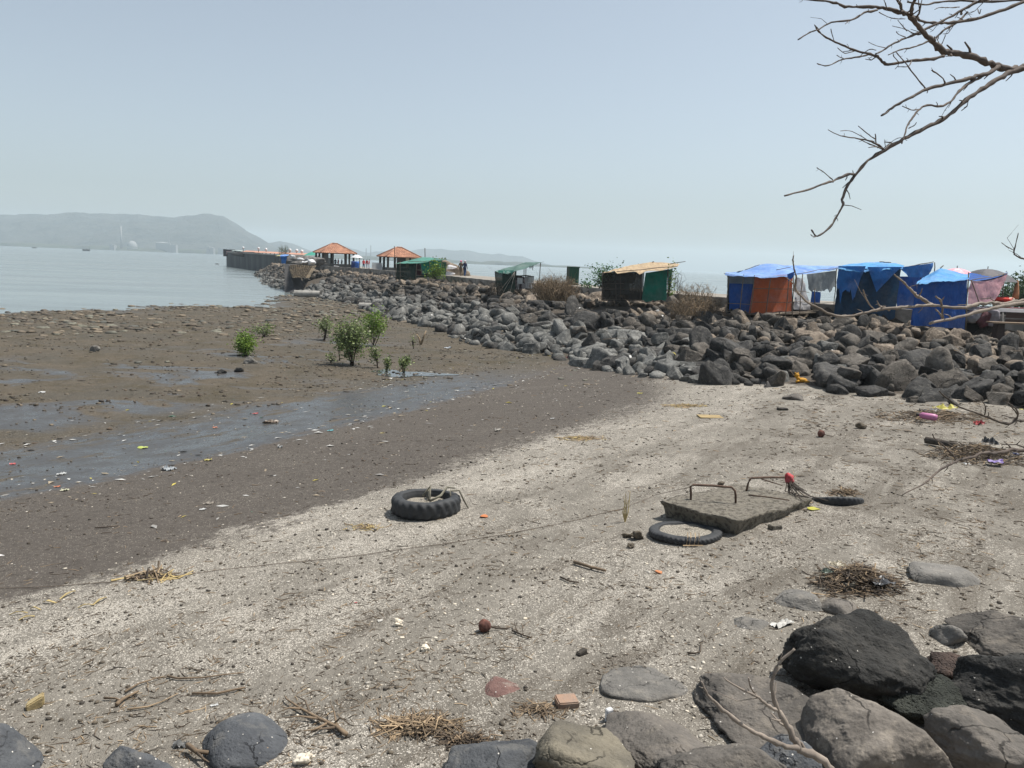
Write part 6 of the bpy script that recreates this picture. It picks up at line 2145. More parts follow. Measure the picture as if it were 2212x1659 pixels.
def heap(label, dx, dy, wx, wy, h, n, mats, seed, length=.35, rad=.007, cat='twig heap'):
    c = at(dx, dy)
    R = np.random.default_rng(seed)
    k = mpp(c)
    a = wx * k / 2
    b = a * wy
    mb = MB()
    for _ in range(n):
        q = np.clip(R.normal(size=2) * (.42 if R.random() < .75 else .6), -.95, .95)
        p = np.array([c[0] + q[0] * a, c[1] + q[1] * b])
        zc = gz(*p) + h * math.exp(-(q @ q) * 2.2) * R.random()
        an = R.uniform(0, 6.283)
        L = length * R.uniform(.3, 1.2)
        d = np.array([math.cos(an), math.sin(an), R.normal() * .22])
        p3 = np.array([p[0], p[1], zc])
        e0, e1 = p3 - d * L / 2, p3 + d * L / 2
        for e_ in (e0, e1):
            e_[2] = max(e_[2], gz(e_[0], e_[1]) + .004)
        r = rad * R.uniform(.5, 1.8)
        mb.tube([e0, p3 + R.normal(size=3) * L * .08, e1], [r, r * .5], 4, mi=int(R.integers(0, len(mats))))
    o = mb.build('twig_heap', mats, None, c)
    return tag(o, label, cat)


heap('heap of dry twigs and rubbish left of the wide flat grey stone', 1850, 1262, 170, .8, .22, 620, [M_TW, M_TWD, M_TWD, M_DRYB], 1, .28, .0055)
heap('drift heap of brown weed holding the pink bottle and yellow wrapper', 2020, 903, 230, .7, .20, 560, [M_DRYB, M_TW, M_TWD], 2, .32, .007)
heap('brown drift heap with a log and purple scraps at the right edge', 2105, 985, 220, .7, .26, 560, [M_DRYB, M_TWD, M_TWD], 3, .36, .007)
heap('long bundle of straw and roots at the bottom left of the ochre boulder', 905, 1572, 190, .35, .06, 240, [M_TW, M_DRY, M_DRYB], 4, .30, .005)
heap('scatter of yellowish straw on sand below the cardboard square', 1255, 948, 100, .6, .05, 170, [M_HUSK, M_DRY], 5, .22, .006, 'straw')
heap('scatter of yellow leaves and straw left of the cardboard square', 1480, 878, 90, .6, .06, 170, [M_HUSK, M_DRY], 6, .22, .007, 'straw')
heap('small twig clump at the end of the straw and root bundle', 1010, 1600, 120, .4, .05, 130, [M_TW, M_TWD], 7, .18, .004)
heap('small twigs and fibres heaped behind the tyre sunk on edge', 1822, 1066, 70, .5, .10, 90, [M_TW, M_DRYB], 8, .22, .006)
heap('yellow straw strip on the dry edge left of the big chunky tyre', 790, 1140, 90, .5, .03, 60, [M_HUSK, M_DRY], 9, .16, .006, 'straw')
heap('dry sticks and reeds lying where the rope leaves the damp sand', 330, 1246, 110, .5, .05, 60, [M_HUSK, M_TWD, M_DRY], 10, .40, .009, 'straw')
heap('little heap of straw and pebbles by the buried slab and the brick', 1165, 1535, 120, .6, .04, 120, [M_DRYB, M_TW], 11, .16, .004)


def stick(label, pts, r0, r1, material=None, name='stick', cat='stick', lift=.01, sub=()):
    P = []
    for dx, dy in pts:
        p = at(dx, dy)
        p[2] += r0 + lift
        P.append(p)
    mb = MB().tube(P, [r0, r1], 6)
    for q in sub:
        S = []
        for i, z_ in enumerate(q):
            p = at(z_[0], z_[1])
            p[2] += r0 * .8 + lift + (z_[2] if len(z_) > 2 else 0)
            S.append(p)
        mb.tube(S, [r0 * .65, r1 * .6], 5)
    tag(mb.build(name, material or M_TW, None, P[0] - (0, 0, r0), smooth=True), label, cat)


stick('short thick brown stick on bare sand below the thin car tyre', [(1240, 1219), (1275, 1230), (1308, 1238)], .022, .016)
stick('dead branch with many fine forks on the sand right of the round dark boulder', [(748, 1596), (728, 1580), (690, 1562), (650, 1540), (620, 1520), (615, 1512)], .018, .004, M_TW, 'dead_branch', 'branch', .02, [[(728, 1580), (690, 1584), (650, 1602)], [(690, 1562), (650, 1556), (600, 1560)], [(705, 1572), (680, 1590, .02), (640, 1590)], [(650, 1540), (625, 1545, .03), (600, 1548)], [(728, 1580), (722, 1560, .05), (712, 1534, .04)], [(720, 1575), (735, 1572, .05), (757, 1580, .02)], [(670, 1551), (660, 1530, .03), (640, 1519, .03)]])
stick('long bent twig on pale shells above the yellow foam piece', [(362, 1465), (385, 1470), (440, 1468), (480, 1462), (528, 1457)], .010, .004)
stick('pair of crossed twigs right of the yellow foam piece', [(252, 1528), (268, 1515), (300, 1499)], .018, .008, M_TW, sub=[[(225, 1513), (250, 1514), (262, 1519)], [(270, 1500), (300, 1482), (345, 1468)]])
stick('reddish twig lying below the long bent twig', [(275, 1537), (320, 1531), (350, 1520), (385, 1502)], .009, .004, M_DRYB)
stick('knobbly twig right of the reddish twig', [(415, 1503), (470, 1503), (505, 1495), (530, 1490)], .012, .008)
stick('gnarled brown root at the foot of the round dark boulder', [(405, 1625), (425, 1640), (450, 1642), (480, 1634), (520, 1640), (580, 1632)], .020, .006, M_TW, 'root', 'root', .04, [[(425, 1640), (440, 1655), (452, 1662)], [(480, 1634), (500, 1648), (512, 1660)]])
stick('black stick with a red end on the damp dark sand', [(205, 1143), (232, 1141), (256, 1138)], .010, .008, M_TWD)
stick('thin dark rod lying near the brown stick', [(1210, 1250), (1230, 1259), (1250, 1262)], .012, .008, M_TWD)
stick('dry branch stub with three forks right of the red brown coconut', [(1106, 1366), (1130, 1376), (1144, 1380)], .010, .006, M_TWD, sub=[[(1118, 1372), (1112, 1360, .03), (1110, 1355, .04)], [(1130, 1376), (1128, 1366, .04)]])
stick('thin curved twig right of the stone chip on bare sand', [(1484, 1414), (1500, 1416), (1512, 1412), (1514, 1396)], .010, .006, M_TWD)
stick('old grey log at the left end of the drift heap with purple scraps', [(2000, 960), (2022, 964), (2062, 972)], .085, .07, M_STICK, 'log', 'log')
mb = MB()
p = at(1350, 1128)
for k in range(5):
    mb.tube([p, p + (.02 * k - .04, .01, .15), p + (.05 * math.sin(k * 2), .02, .30 + .04 * k)], [.010, .004], 4)
tag(mb.build('dry_sprig', M_HUSK, None, p), 'small upright dry yellow sprig beside the rope', 'sprig')
for k, (dx, dy, w_) in enumerate([(39, 1328, 34), (58, 1338, 30), (105, 1304, 30), (148, 1287, 44), (218, 1300, 40), (185, 1312, 30), (75, 1318, 26)]):
    p = at(dx, dy)
    R = np.random.default_rng(130 + k)
    L = w_ * mpp(p)
    an = R.uniform(-.6, 1.3)
    d = np.array([math.cos(an), math.sin(an), 0])
    sd = np.array([-d[1], d[0], 0]) * R.uniform(.35, .7)
    q = [[p - d * L / 2 - sd * .012, p - d * L / 2 + sd * .012], [p - d * L * .1 - sd * .03 + (0, 0, .03), p - d * L * .1 + sd * .03 + (0, 0, .025)], [p + d * L * .2 - sd * .025 + (0, 0, .03), p + d * L * .2 + sd * .03 + (0, 0, .02)], [p + d * L / 2 - sd * .01 + sd * .05, p + d * L / 2 + sd * .02 + sd * .05]]
    q = np.array(q) + (0, 0, .012)
    o = mesh_obj('husk_strip', np.concatenate([q.reshape(-1, 3), q.reshape(-1, 3) - (0, 0, .008)]), [(0, 2, 3, 1), (2, 4, 5, 3), (4, 6, 7, 5), (8, 9, 11, 10), (10, 11, 13, 12), (12, 13, 15, 14), (0, 8, 10, 2), (2, 10, 12, 4), (4, 12, 14, 6), (1, 3, 11, 9), (3, 5, 13, 11), (5, 7, 15, 13)], M_HUSK, loc=p)
    tag(o, 'yellow husk strip lying in the shell line at far left below the rope', 'husk', 'yellow husk strips by the rope')


def lump(name, label, cat, dx, dy, size, material, seed=0, planes=12, sharp=8, rough=.08, sink=.15, sub=4, extra=None):
    p = at(dx, dy)
    k = mpp(p)
    v, f = rock_shape(400 + seed, sub, planes, sharp, rough)
    sc = np.array(size, float) * k / 2
    o = mesh_obj(name, v * sc + p + (0, 0, sc[2] * (1 - 2 * sink)), f, material, loc=p, smooth=True)
    return tag(o, label, cat)


M_COCO = mat('red_brown_husk', (0.17, 0.070, 0.050), (0.085, 0.040, 0.032), scale=8, bump=.8, bscale=22, stretch=(1, 1, .3))


def coconut(label, dx, dy, w_, seed):
    p = at(dx, dy)
    k = mpp(p)
    r = w_ * k / 2
    t = thing('coconut', label, 'coconut', p)
    v, f = ICO[4]
    q = v * np.array([1, 1, 1.16])
    ang = np.arctan2(v[:, 1], v[:, 0])
    q = q * (1 + .05 * np.cos(3 * ang)[:, None] + .04 * fbm(v * 3, seed, 3)[:, None])
    a = .45
    q = np.stack([q[:, 0], q[:, 1] * math.cos(a) - q[:, 2] * math.sin(a), q[:, 1] * math.sin(a) + q[:, 2] * math.cos(a)], -1)
    mesh_obj('husk', q * r + p + (0, 0, r * .95), f, M_COCO, t, smooth=True)
    MB().tube([p + (r * .5, 0, r * 1.0), p + (r * 1.9, .02, r * .5), p + (r * 3.6, .05, r * .25), p + (r * 4.2, .05, r * .5)], [.010, .006], 5).build('stalk', M_TWD, t, smooth=True)


coconut('red brown dry coconut on bare sand in the middle of the foreground', 1046, 1364, 27, 1)
coconut('dark dry coconut farther up the beach below the boulders', 1773, 944, 15, 2)
M_BRICK = mat('worn_brick', (0.30, 0.19, 0.13), (0.24, 0.18, 0.14), scale=8, bump=.4)


def block(name, label, cat, dx, dy, size, rz, material, tilt=0.0):
    p = at(dx, dy)
    bm = bmesh.new()
    bmesh.ops.create_cube(bm, size=1.0)
    bmesh.ops.scale(bm, vec=size, verts=bm.verts)
    bmesh.ops.bevel(bm, geom=list(bm.edges), offset=min(size) * .13, segments=2, affect='EDGES')
    bmesh.ops.subdivide_edges(bm, edges=list(bm.edges), cuts=2, use_grid_fill=True)
    v = np.array([x.co[:] for x in bm.verts])
    f = [tuple(x.index for x in q.verts) for q in bm.faces]
    bm.free()
    v = v + fbm(v * 12 + dx, 5, 3)[:, None] * min(size) * .06 * nrm((1, 1, 1))
    v[:, 2] += v[:, 0] * tilt
    v = rotz(v, rz) + p + (0, 0, size[2] * .32)
    tag(mesh_obj(name, v, f, material, loc=p), label, cat)


block('brick', 'worn orange brick half buried in pale shell grit', 'brick', 1224, 1522, (.17, .15, .07), .2, M_BRICK)
block('stone_chip', 'small grey stone block on sand in front of the concrete slab', 'stone', 1674, 1142, (.16, .12, .07), .3, M_SLAB)
block('brick', 'grey brown brick at the front of the twig heap', 'brick', 1832, 1274, (.15, .10, .10), -.5, M_SLAB, .25)
block('stone_chip', 'dark angular stone chip on sand above the buried red stone', 'stone', 1256, 1414, (.09, .06, .05), .6, M_CLOD, .3)
block('plastic_piece', 'small white foam piece standing by the rounded brown boulder', 'foam', 1315, 1556, (.055, .04, .12), .5, M_PLAS)
block('foam_piece', 'yellow foam piece on bare sand at lower left', 'foam', 76, 1528, (.13, .08, .09), .5, mat('yellow_foam', (0.42, 0.33, 0.17), (0.30, 0.23, 0.12), scale=18, bump=.5), .5)
block('cardboard', 'flat yellowish cardboard square on the sand below the boulders', 'cardboard', 1534, 901, (.62, .42, .03), .05, plain('cardboard', (0.34, 0.25, 0.12)))
block('stone_slab', 'small dark flat stone left of the far coconut', 'stone', 1690, 886, (.26, .2, .08), .1, M_CLOD)
M_YEL = plain('yellow_plush', (0.55, 0.27, 0.02))
p = at(1725, 826)
q_ = .66
t = thing('soft_toy', 'orange yellow soft toy lying at the foot of the boulders', 'toy', p)
v, f = ICO[3]
kk = mpp(p)
mesh_obj('torso', v * np.array([.26, .18, .14]) * q_ + p + np.array((.18, 0, .12)) * q_, f, M_YEL, t, smooth=True)
mesh_obj('head', v * np.array([.13, .13, .13]) * q_ + p + np.array((-.12, 0, .36)) * q_, f, M_YEL, t, smooth=True)
for a_ in (-.09, .05):
    mesh_obj('ear', v * .045 * q_ + p + np.array((-.12 + a_, 0, .49)) * q_, f, M_YEL, t, smooth=True)
MB().tube([p + np.array((.0, -.05, .14)) * q_, p + np.array((-.12, -.08, .28)) * q_], np.array([.09, .10]) * q_, 8).build('neck', M_YEL, t, smooth=True)
MB().tube([p + np.array((.25, -.12, .08)) * q_, p + np.array((.5, -.2, .06)) * q_], np.array([.08, .06]) * q_, 8).build('limb', M_YEL, t, smooth=True)
MB().tube([p + np.array((-.05, -.12, .10)) * q_, p + np.array((-.2, -.2, .06)) * q_], np.array([.07, .06]) * q_, 8).build('limb', M_YEL, t, smooth=True)
lump('clod', 'largest dark clod left of the sand filled tyre', 'clod', 1375, 1164, (26, 22, 22), M_CLOD, 1, rough=.2)
lump('clod', 'smaller dark clod touching the largest clod', 'clod', 1352, 1161, (15, 13, 12), M_CLOD, 2, rough=.2)
lump('clod', 'dark clod below the pair of dark clods', 'clod', 1362, 1183, (17, 13, 10), M_CLOD, 3, rough=.2)
lump('stone', 'small brown stone right of the far coconut', 'stone', 1862, 926, (22, 18, 14), M_CLOD, 4)
lump('coral_piece', 'white coral lump near the bottom edge right of the round dark boulder', 'coral', 661, 1648, (32, 28, 26), M_SHELL, 5, rough=.3)
lump('coral_piece', 'grey white coral lump left of the red brown coconut', 'coral', 918, 1405, (20, 18, 14), M_SHELL, 6, rough=.3)
lump('coral_piece', 'white coral bit upper left of the red brown coconut', 'coral', 862, 1352, (18, 14, 14), M_SHELL, 7, rough=.3)
lump('stone', 'orange brown leaf litter lump near the big tyre', 'leaf', 1045, 1117, (18, 14, 7), plain('orange_leaf', (0.50, 0.17, 0.06)), 8)
lump('leaf', 'orange leaf on the sand right of the brown stick', 'leaf', 1424, 1238, (16, 12, 6), plain('orange_leaf2', (0.48, 0.19, 0.08)), 9)
lump('leaf', 'yellow green leaf by the right corner of the concrete slab', 'leaf', 1757, 1101, (32, 18, 6), plain('yellow_leaf', (0.40, 0.38, 0.06)), 10)
lump('pebble', 'brown stone lump behind the concrete slab', 'stone', 1557, 1047, (14, 12, 10), M_CLOD, 11)

SCR = {}


def scrap(label, dx, dy, w_, col, seed, name='plastic_scrap', cat='plastic scrap', asp=.55, hgt=.25, group=None):
    p = at(dx, dy)
    k = mpp(p)
    a = w_ * k / 2 * .70
    col = tuple(.68 * q + .32 * .12 for q in col)
    R = np.random.default_rng(800 + seed)
    g = np.linspace(-1, 1, 9)
    U, Vv = np.meshgrid(g, g, indexing='ij')
    P = np.stack([U * a, Vv * a * asp * 1.6, U * 0], -1)
    P[..., :2] *= (1 + .35 * fbm(np.stack([U, Vv, U * 0 + seed], -1) * 1.3, seed, 3))[..., None]
    P[..., 2] = np.abs(fbm(np.stack([U, Vv, U * 0 + seed], -1) * 1.8, seed + 1, 3)) * a * hgt * 1.6 + .006
    an = R.uniform(-.5, .5)
    c, s = math.cos(an), math.sin(an)
    P = np.stack([P[..., 0] * c - P[..., 1] * s, P[..., 0] * s + P[..., 1] * c, P[..., 2]], -1) + p
    P[..., 2] += ground_z(P[..., 0], P[..., 1]) - p[2] + (.07 if 'heap' in label and 'right of' not in label and 'edge of' not in label else 0)
    key = tuple(col)
    if key not in SCR:
        SCR[key] = mat('litter_plastic', col, tuple(x * .7 for x in col), rough=.45, bump=.1, spec=.4)
    mb = MB()
    mb.grid(P)
    o = mb.build(name, SCR[key], None, p, smooth=False)
    return tag(o, label, cat, group)


WHT, YLW, REDC, ORG = (0.62, 0.62, 0.60), (0.62, 0.55, 0.06), (0.55, 0.06, 0.06), (0.62, 0.17, 0.05)
scrap('red plastic scrap on the wet mud beyond the runnel', 551, 894, 14, REDC, 1)
scrap('orange plastic scrap at the near edge of the runnel middle', 465, 924, 13, ORG, 2)
scrap('yellow green wrapper in the litter line at left', 308, 968, 26, (0.52, 0.60, 0.10), 3)
scrap('red plastic scrap at the far left end of the litter line', 28, 1003, 16, REDC, 4)
scrap('yellow scrap in the runnel near the mangrove puddle', 830, 878, 12, YLW, 5)
scrap('teal scrap lying in the runnel', 713, 931, 15, (0.05, 0.33, 0.38), 6)
scrap('yellow cord tangle at the bank of the runnel', 449, 995, 22, (0.55, 0.47, 0.12), 7)
scrap('crumpled clear white bag at the bank of the runnel', 363, 1015, 34, (0.42, 0.45, 0.47), 8, hgt=.5)
scrap('orange scrap on the dark bank at left', 124, 1052, 14, ORG, 9)
scrap('white and yellow wrapper beside the orange scrap at left', 140, 1060, 28, (0.62, 0.60, 0.42), 10)
scrap('folded white sheet floating in the wet runnel at left', 131, 1025, 24, WHT, 11)
scrap('white crumpled lump on damp sand left of the big tyre', 438, 1101, 18, WHT, 12)
scrap('pale brown rag on damp sand above the white lump', 452, 1088, 26, (0.33, 0.28, 0.22), 13)
scrap('lone white scrap on the brown mud at far left', 92, 848, 18, WHT, 14)
scrap('brown rag at the far bank of the runnel', 586, 913, 38, (0.20, 0.14, 0.09), 15)
scrap('white scrap standing up at the bank right of the clear bag', 605, 967, 14, WHT, 16, hgt=.7)
scrap('yellow wrapper on the grey sand near the white shell spread', 1382, 850, 14, YLW, 17)
scrap('pale blue white sheet on the mud near the foot of the boulders', 966, 752, 20, (0.45, 0.50, 0.55), 18)
scrap('pink scrap against the lowest boulders', 1226, 773, 9, (0.65, 0.20, 0.28), 19, hgt=.6)
scrap('single white scrap on grey sand between two straw patches', 1194, 905, 13, WHT, 20)
scrap('white shoe shaped scrap left of the straw below the cardboard', 1075, 931, 18, (0.50, 0.46, 0.40), 21, hgt=.6)
scrap('yellow plastic wrapper on the weed heap with the pink bottle', 2038, 890, 66, YLW, 22, asp=.3, hgt=.3)
scrap('white plastic strip beside the pink bottle', 2010, 893, 58, WHT, 23, asp=.2, hgt=.5)
scrap('red scrap right of the weed heap with the pink bottle', 2113, 917, 26, REDC, 24, hgt=.6)
scrap('small blue scrap right of the yellow wrapper', 2081, 895, 11, (0.04, 0.12, 0.33), 25)
scrap('orange scrap between boulders near the right edge', 2198, 788, 24, (0.60, 0.26, 0.03), 26, hgt=.5)
scrap('yellow scrap at the right edge below the boulders', 2207, 885, 12, YLW, 27)
scrap('purple cloth scrap on the drift heap at the right edge', 2150, 1006, 40, (0.13, 0.05, 0.36), 28)
scrap('dark blue scrap at the right end of the drift heap', 2192, 990, 16, (0.03, 0.05, 0.17), 29, hgt=.6)
scrap('black bag on the drift heap with purple scraps', 2135, 966, 36, (0.014, 0.014, 0.016), 30, hgt=.6)
scrap('white scrap at the lower edge of the drift heap', 2090, 1003, 20, WHT, 31)
scrap('white crumpled cloth beside the half sunk dusty grey stone', 1690, 1350, 62, (0.60, 0.58, 0.53), 32, asp=.3)
scrap('black and white belt strip left of the round dark boulder', 395, 1612, 46, (0.20, 0.20, 0.19), 33, asp=.35, hgt=.5)
scrap('pale leaf on top of the twig heap', 1803, 1232, 40, (0.42, 0.36, 0.24), 34)
scrap('dull green scrap in the twig heap', 1783, 1252, 32, (0.10, 0.14, 0.10), 35, hgt=.6)
scrap('tiny red scrap in the twig heap', 1862, 1262, 16, REDC, 36, hgt=.6)
scrap('dark crumpled bag at the right side of the twig heap', 1900, 1272, 52, (0.03, 0.033, 0.04), 37, hgt=.4)
scrap('white flat scrap near the long bent twig', 463, 1525, 22, WHT, 38, asp=.3)
scrap('tiny red scrap on pale shells at left of the middle', 769, 1303, 9, REDC, 39)
scrap('white fish bone like scrap left of the coral bit', 822, 1342, 16, (0.55, 0.52, 0.46), 40)
p = at(2000, 912)
t = thing('bottle', 'pink plastic bottle lying on the weed heap', 'bottle', p)
a_, b_ = p + (-.16, .05, .17), p + (.2, -.12, .14)
MB().tube([a_, a_ + (b_ - a_) * .15, a_ + (b_ - a_) * .8, b_], [.035, .075, .085, .07], 12).build('body', plain('pink_plastic', (0.46, 0.17, 0.31), rough=.35), t, smooth=True)
MB().tube([a_ - nrm(b_ - a_) * .07, a_], [.04, .04], 8).build('cap', M_DARKP, t, smooth=True)

# countless tiny litter along the runnel
R = np.random.default_rng(91)
n = 1500
t_ = R.uniform(-12, 30, n)
lo_e = 4.3 + .17 * np.maximum(t_ - 8, 0)
which = R.random(n)
s_ = np.where(which < .45, lo_e + R.normal(size=n) * .5, np.where(which < .7, 8.8 + .06 * t_ + R.normal(size=n) * .6, lo_e + R.uniform(-4.5, 4.5, n)))
x, y = st_to_xy(s_, t_)
k = (emb_fr(x, y) > 1) & (y > 6)
x, y = x[k], y[k]
mats = [mat('litter_white', (0.58, 0.57, 0.54), bump=0), mat('litter_grey', (0.30, 0.29, 0.27), bump=0), mat('litter_tan', (0.34, 0.28, 0.20), bump=0), mat('litter_yellow', (0.55, 0.46, 0.10), bump=0), mat('litter_green', (0.08, 0.20, 0.13), bump=0), mat('litter_dark', (0.04, 0.036, 0.032), bump=0)]
V, MI = [], []
for i in range(len(x)):
    L = (.02 + .075 * R.random() ** 2.6) * (1 + y[i] * .015)
    w_ = L * R.uniform(.2, .6)
    a = R.normal() * .7 + .55
    d, e = np.array([math.cos(a), math.sin(a), 0]), np.array([-math.sin(a), math.cos(a), 0])
    c = np.array([x[i], y[i], gz(x[i], y[i]) + .008])
    up = np.array([0, 0, R.uniform(.0, .5) * w_])
    V += [c - d * L + e * w_ * R.uniform(-.5, .5), c - e * w_ + up, c + d * L, c + e * w_ + up * R.random()]
    MI.append(R.choice(6, p=[.34, .2, .26, .05, .03, .12]))
o = fast_mesh('litter', np.array(V), np.arange(len(V)).reshape(-1, 4), mats, MI)
tag(o, 'countless bits of plastic, shell and straw along the wet runnel', kind='stuff')

x, y, R = beach_samples(26000, 4.7, 32, seed=63)
s = sea_s(x, y)
tt = (x + 6) * .56 + (y - 9) * .83
nb = fbm(np.stack([s * 1.1, tt * .25, x * 0], -1), 171, 5, .6)
nc = fbm(np.stack([x, y, x * 0], -1) * 2.2, 175, 4)
den = .035 + .5 * sstep(nb + .6 * nc, .2, .85) + .32 * sstep(x - y * .18, 0, 4) * sstep(nc, -.3, .4)
k = (R.random(len(x)) < den) & (s < 4.0) & (emb_fr(x, y) > 1.0)
x, y = x[k], y[k]
dd = np.hypot(x, y)
twig_field('weed_flecks', 'dark flecks of dried weed strewn in bands over the sand', x, y, .022 + .003 * dd, .0022 + .0003 * dd, [M_TWD, M_TWD, M_TW], R)

# crumbs of stone and weed on the mud
R = np.random.default_rng(93)
yy = R.uniform(15, 70, 16000)
xx = yy * R.uniform(-.75, .1, 16000)
s = sea_s(xx, yy)
n_ = fbm(np.stack([xx * .4, yy * .7, xx * 0], -1), 191, 5, .6)
k = (R.random(16000) < .10 + .7 * sstep(n_, .0, .6)) & (s > 8.5) & (ground_z(xx, yy) > .02) & (emb_fr(xx, yy) > 1.0)
xx, yy = xx[k], yy[k]
scatter_rocks('mud_crumbs', 'crumbs of stone, shell and weed lying on the mud flat', [M_FLAT, M_CLOD, M_TWD], xx, yy, .018 + .05 * R.random(len(xx)) ** 3 + .0006 * yy, R, 1, .5, .3, 9, weights=[.35, .35, .30])

# rubbish and sticks caught among the boulders
R = np.random.default_rng(95)
V, MI, mbs = [], [], MB()
for i in range(0, len(RIP)):
    pos, sc = RIP[i][0], RIP[i][1]
    if pos[1] > 75 or R.random() > .05:
        continue
    c = pos + np.array([R.normal() * .12, -sc[1] * .35, sc[2] * .92])
    if R.random() < .55:
        L = R.uniform(.05, .14)
        a = R.uniform(0, 6.28)
        d, e = np.array([math.cos(a), math.sin(a), R.normal() * .3]), np.array([-math.sin(a), math.cos(a), R.normal() * .4])
        V += [c - d * L, c - e * L * .5, c + d * L, c + e * L * .5 + (0, 0, L * .4)]
        MI.append(R.choice(6, p=[.5, .2, .16, .06, .02, .06]))
    else:
        a = R.uniform(0, 6.28)
        L = R.uniform(.2, .7)
        d = np.array([math.cos(a), math.sin(a), R.normal() * .25]) * L
        mbs.tube([c - d, c + R.normal(size=3) * .04, c + d], [R.uniform(.008, .022), .006], 4, mi=int(R.integers(0, 3)))
o = fast_mesh('litter', np.array(V), np.arange(len(V)).reshape(-1, 4), mats, MI)
tag(o, 'small rubbish caught among the breakwater boulders', kind='stuff')
o = mbs.build('twigs', [M_TW, M_TWD, M_DRY])
tag(o, 'dead sticks caught among the breakwater boulders', kind='stuff')

# ------------------------------------------------------------------ bare trees hanging into the picture
M_BARK = mat('grey_brown_bark', (0.125, 0.098, 0.080), (0.070, 0.056, 0.048), scale=14, bump=.6, bscale=50, bdist=.004)
M_BARKL = mat('pale_grey_bark', (0.27, 0.225, 0.185), (0.175, 0.145, 0.12), scale=12, bump=.5, bscale=50, bdist=.004)


def limb(parent, lists, kfun, d0, d1, material, name='branch', seed=0, spurs=.5):
    """lists: [(points, width0, width1, depth offset)] in one of the enlarged views; kfun maps them to the full view; distances d0 to d1 along the view"""
    R = np.random.default_rng(1000 + seed)
    mb = MB()
    for pts, w0, w1, off in lists:
        n = len(pts)
        ctr = []
        for i, (x, y) in enumerate(pts):
            X, Y, sc = kfun(x, y)
            dep = d0 + (d1 - d0) * i / max(1, n - 1) + off
            d = ray(X, Y)
            ctr.append((EYE + d * dep, sc * dep / F * 1024 / 2212))
        P = np.array([c[0] for c in ctr])
        k = ctr[0][1]
        m = (n - 1) * 4 + 1
        tt = np.linspace(0, n - 1, m)
        # smooth through the points
        Q = np.zeros((m, 3))
        for i, t in enumerate(tt):
            j = min(int(t), n - 2)
            u = t - j
            p0, p1, p2, p3 = P[max(j - 1, 0)], P[j], P[j + 1], P[min(j + 2, n - 1)]
            Q[i] = .5 * (2 * p1 + (p2 - p0) * u + (2 * p0 - 5 * p1 + 4 * p2 - p3) * u * u + (3 * p1 - p0 - 3 * p2 + p3) * u ** 3)
        r = np.linspace(w0, w1, m) * k / 2
        Q += R.normal(size=Q.shape) * r[:, None] * .22
        r = r * (1 + .16 * R.normal(size=m)).clip(.7, 1.5)
        mb.tube(Q, r, 8)
        for i in range(2, m - 1):
            if R.random() < spurs * .07 and w0 > 9 and i < m * .8:
                d = nrm(Q[i] - Q[i - 1])
                sd = nrm(np.cross(d, R.normal(size=3)))
                L = R.uniform(.04, .11)
                e1 = Q[i] + (sd + d * .7) * L * .5
                e2 = e1 + (sd * .5 + d + R.normal(size=3) * .35) * L * .5
                rt_ = min(r[i] * .4, .0045)
                mb.tube([Q[i], e1, e2], [rt_, rt_ * .5], 5)
                mb.tube([e1, e1 + (d * .4 + R.normal(size=3) * .5) * L * .35], [rt_ * .7, rt_ * .4], 4)
            if R.random() < spurs * .35:
                d = nrm(Q[i] - Q[i - 1])
                sd = nrm(np.cross(d, R.normal(size=3)))
                L = r[i] * R.uniform(1.6, 3.6) + .006
                mb.tube([Q[i], Q[i] + (sd + d * .6) * L * .6, Q[i] + (sd * 1.1 + d * 1.2) * L], [r[i] * .45, r[i] * .22], 5)
    return mb.build(name, material, parent, smooth=True)


def KT(x, y):
    return 1659 + x * .3333, y * .3333, .3333


def KR6(x, y):
    return 1866.4 + .1771 * x, 483.9 + .1771 * y, .1771


def KR5(x, y):
    return 1520.8 + .1875 * x, 518.4 + .1875 * y, .1875


def KL(x, y):
    return 1935.5 + x * .16667, 846.8 + y * .16667, .16667


def KB(x, y):
    return 1469 + x * .336, 1253 + y * .336, .336


tx, ty = 3.9, 4.0
tz = gz(tx, ty)
tree = thing('bare_tree', 'leafless tree outside the right edge with bare branches reaching into the sky', 'tree', (tx, ty, tz))
j1 = EYE + ray(2300, 150) * 4.0
j2 = EYE + ray(2330, 648) * 3.2
MB().tube([(tx, ty, tz - .2), (tx + .05, ty, tz + 1.3), (tx - .1, ty - .05, tz + 2.5), (tx - .25, ty, tz + 3.6), (tx - .1, ty + .1, tz + 5.4)], [.13, .11, .09, .06], 12).build('trunk', M_BARK, tree, smooth=True)
D0, D1 = 4.0, 3.5
limb(tree, [([(2050, 560), (1850, 430), (1659, 440), (1560, 450), (1480, 430), (1400, 390), (1280, 355), (1180, 345), (1120, 320), (1060, 260), (1000, 200), (940, 130), (905, 95), (870, 85), (780, 60), (700, 45), (600, 45), (500, 40), (440, 20), (350, 5), (200, -6)], 52, 9, 0),
            ([(940, 130), (935, 60), (952, -10)], 22, 17, -.15), ([(872, 85), (860, 30), (826, -12)], 18, 14, -.2)], KT, D0, D1, M_BARK, seed=1)
limb(tree, [([(1490, 435), (1440, 470), (1370, 490), (1280, 515), (1150, 545), (1030, 575), (940, 625), (850, 670), (790, 710), (735, 750)], 30, 11, 0), ([(1020, 575), (960, 500), (900, 420), (862, 375), (830, 340)], 9, 5, -.25), ([(1150, 540), (1125, 498), (1060, 455)], 9, 7, -.2), ([(380 + 1000, 500), (1300, 540), (1240, 590), (1190, 650), (1120, 690), (1045, 680), (985, 705), (940, 760), (905, 810), (885, 870), (866, 930)], 18, 7, -.1), ([(985, 708), (930, 712), (872, 688)], 9, 5, -.2), ([(912, 830), (945, 815), (962, 795)], 7, 4, -.2)], KT, 3.9, 3.4, M_BARK, seed=2)
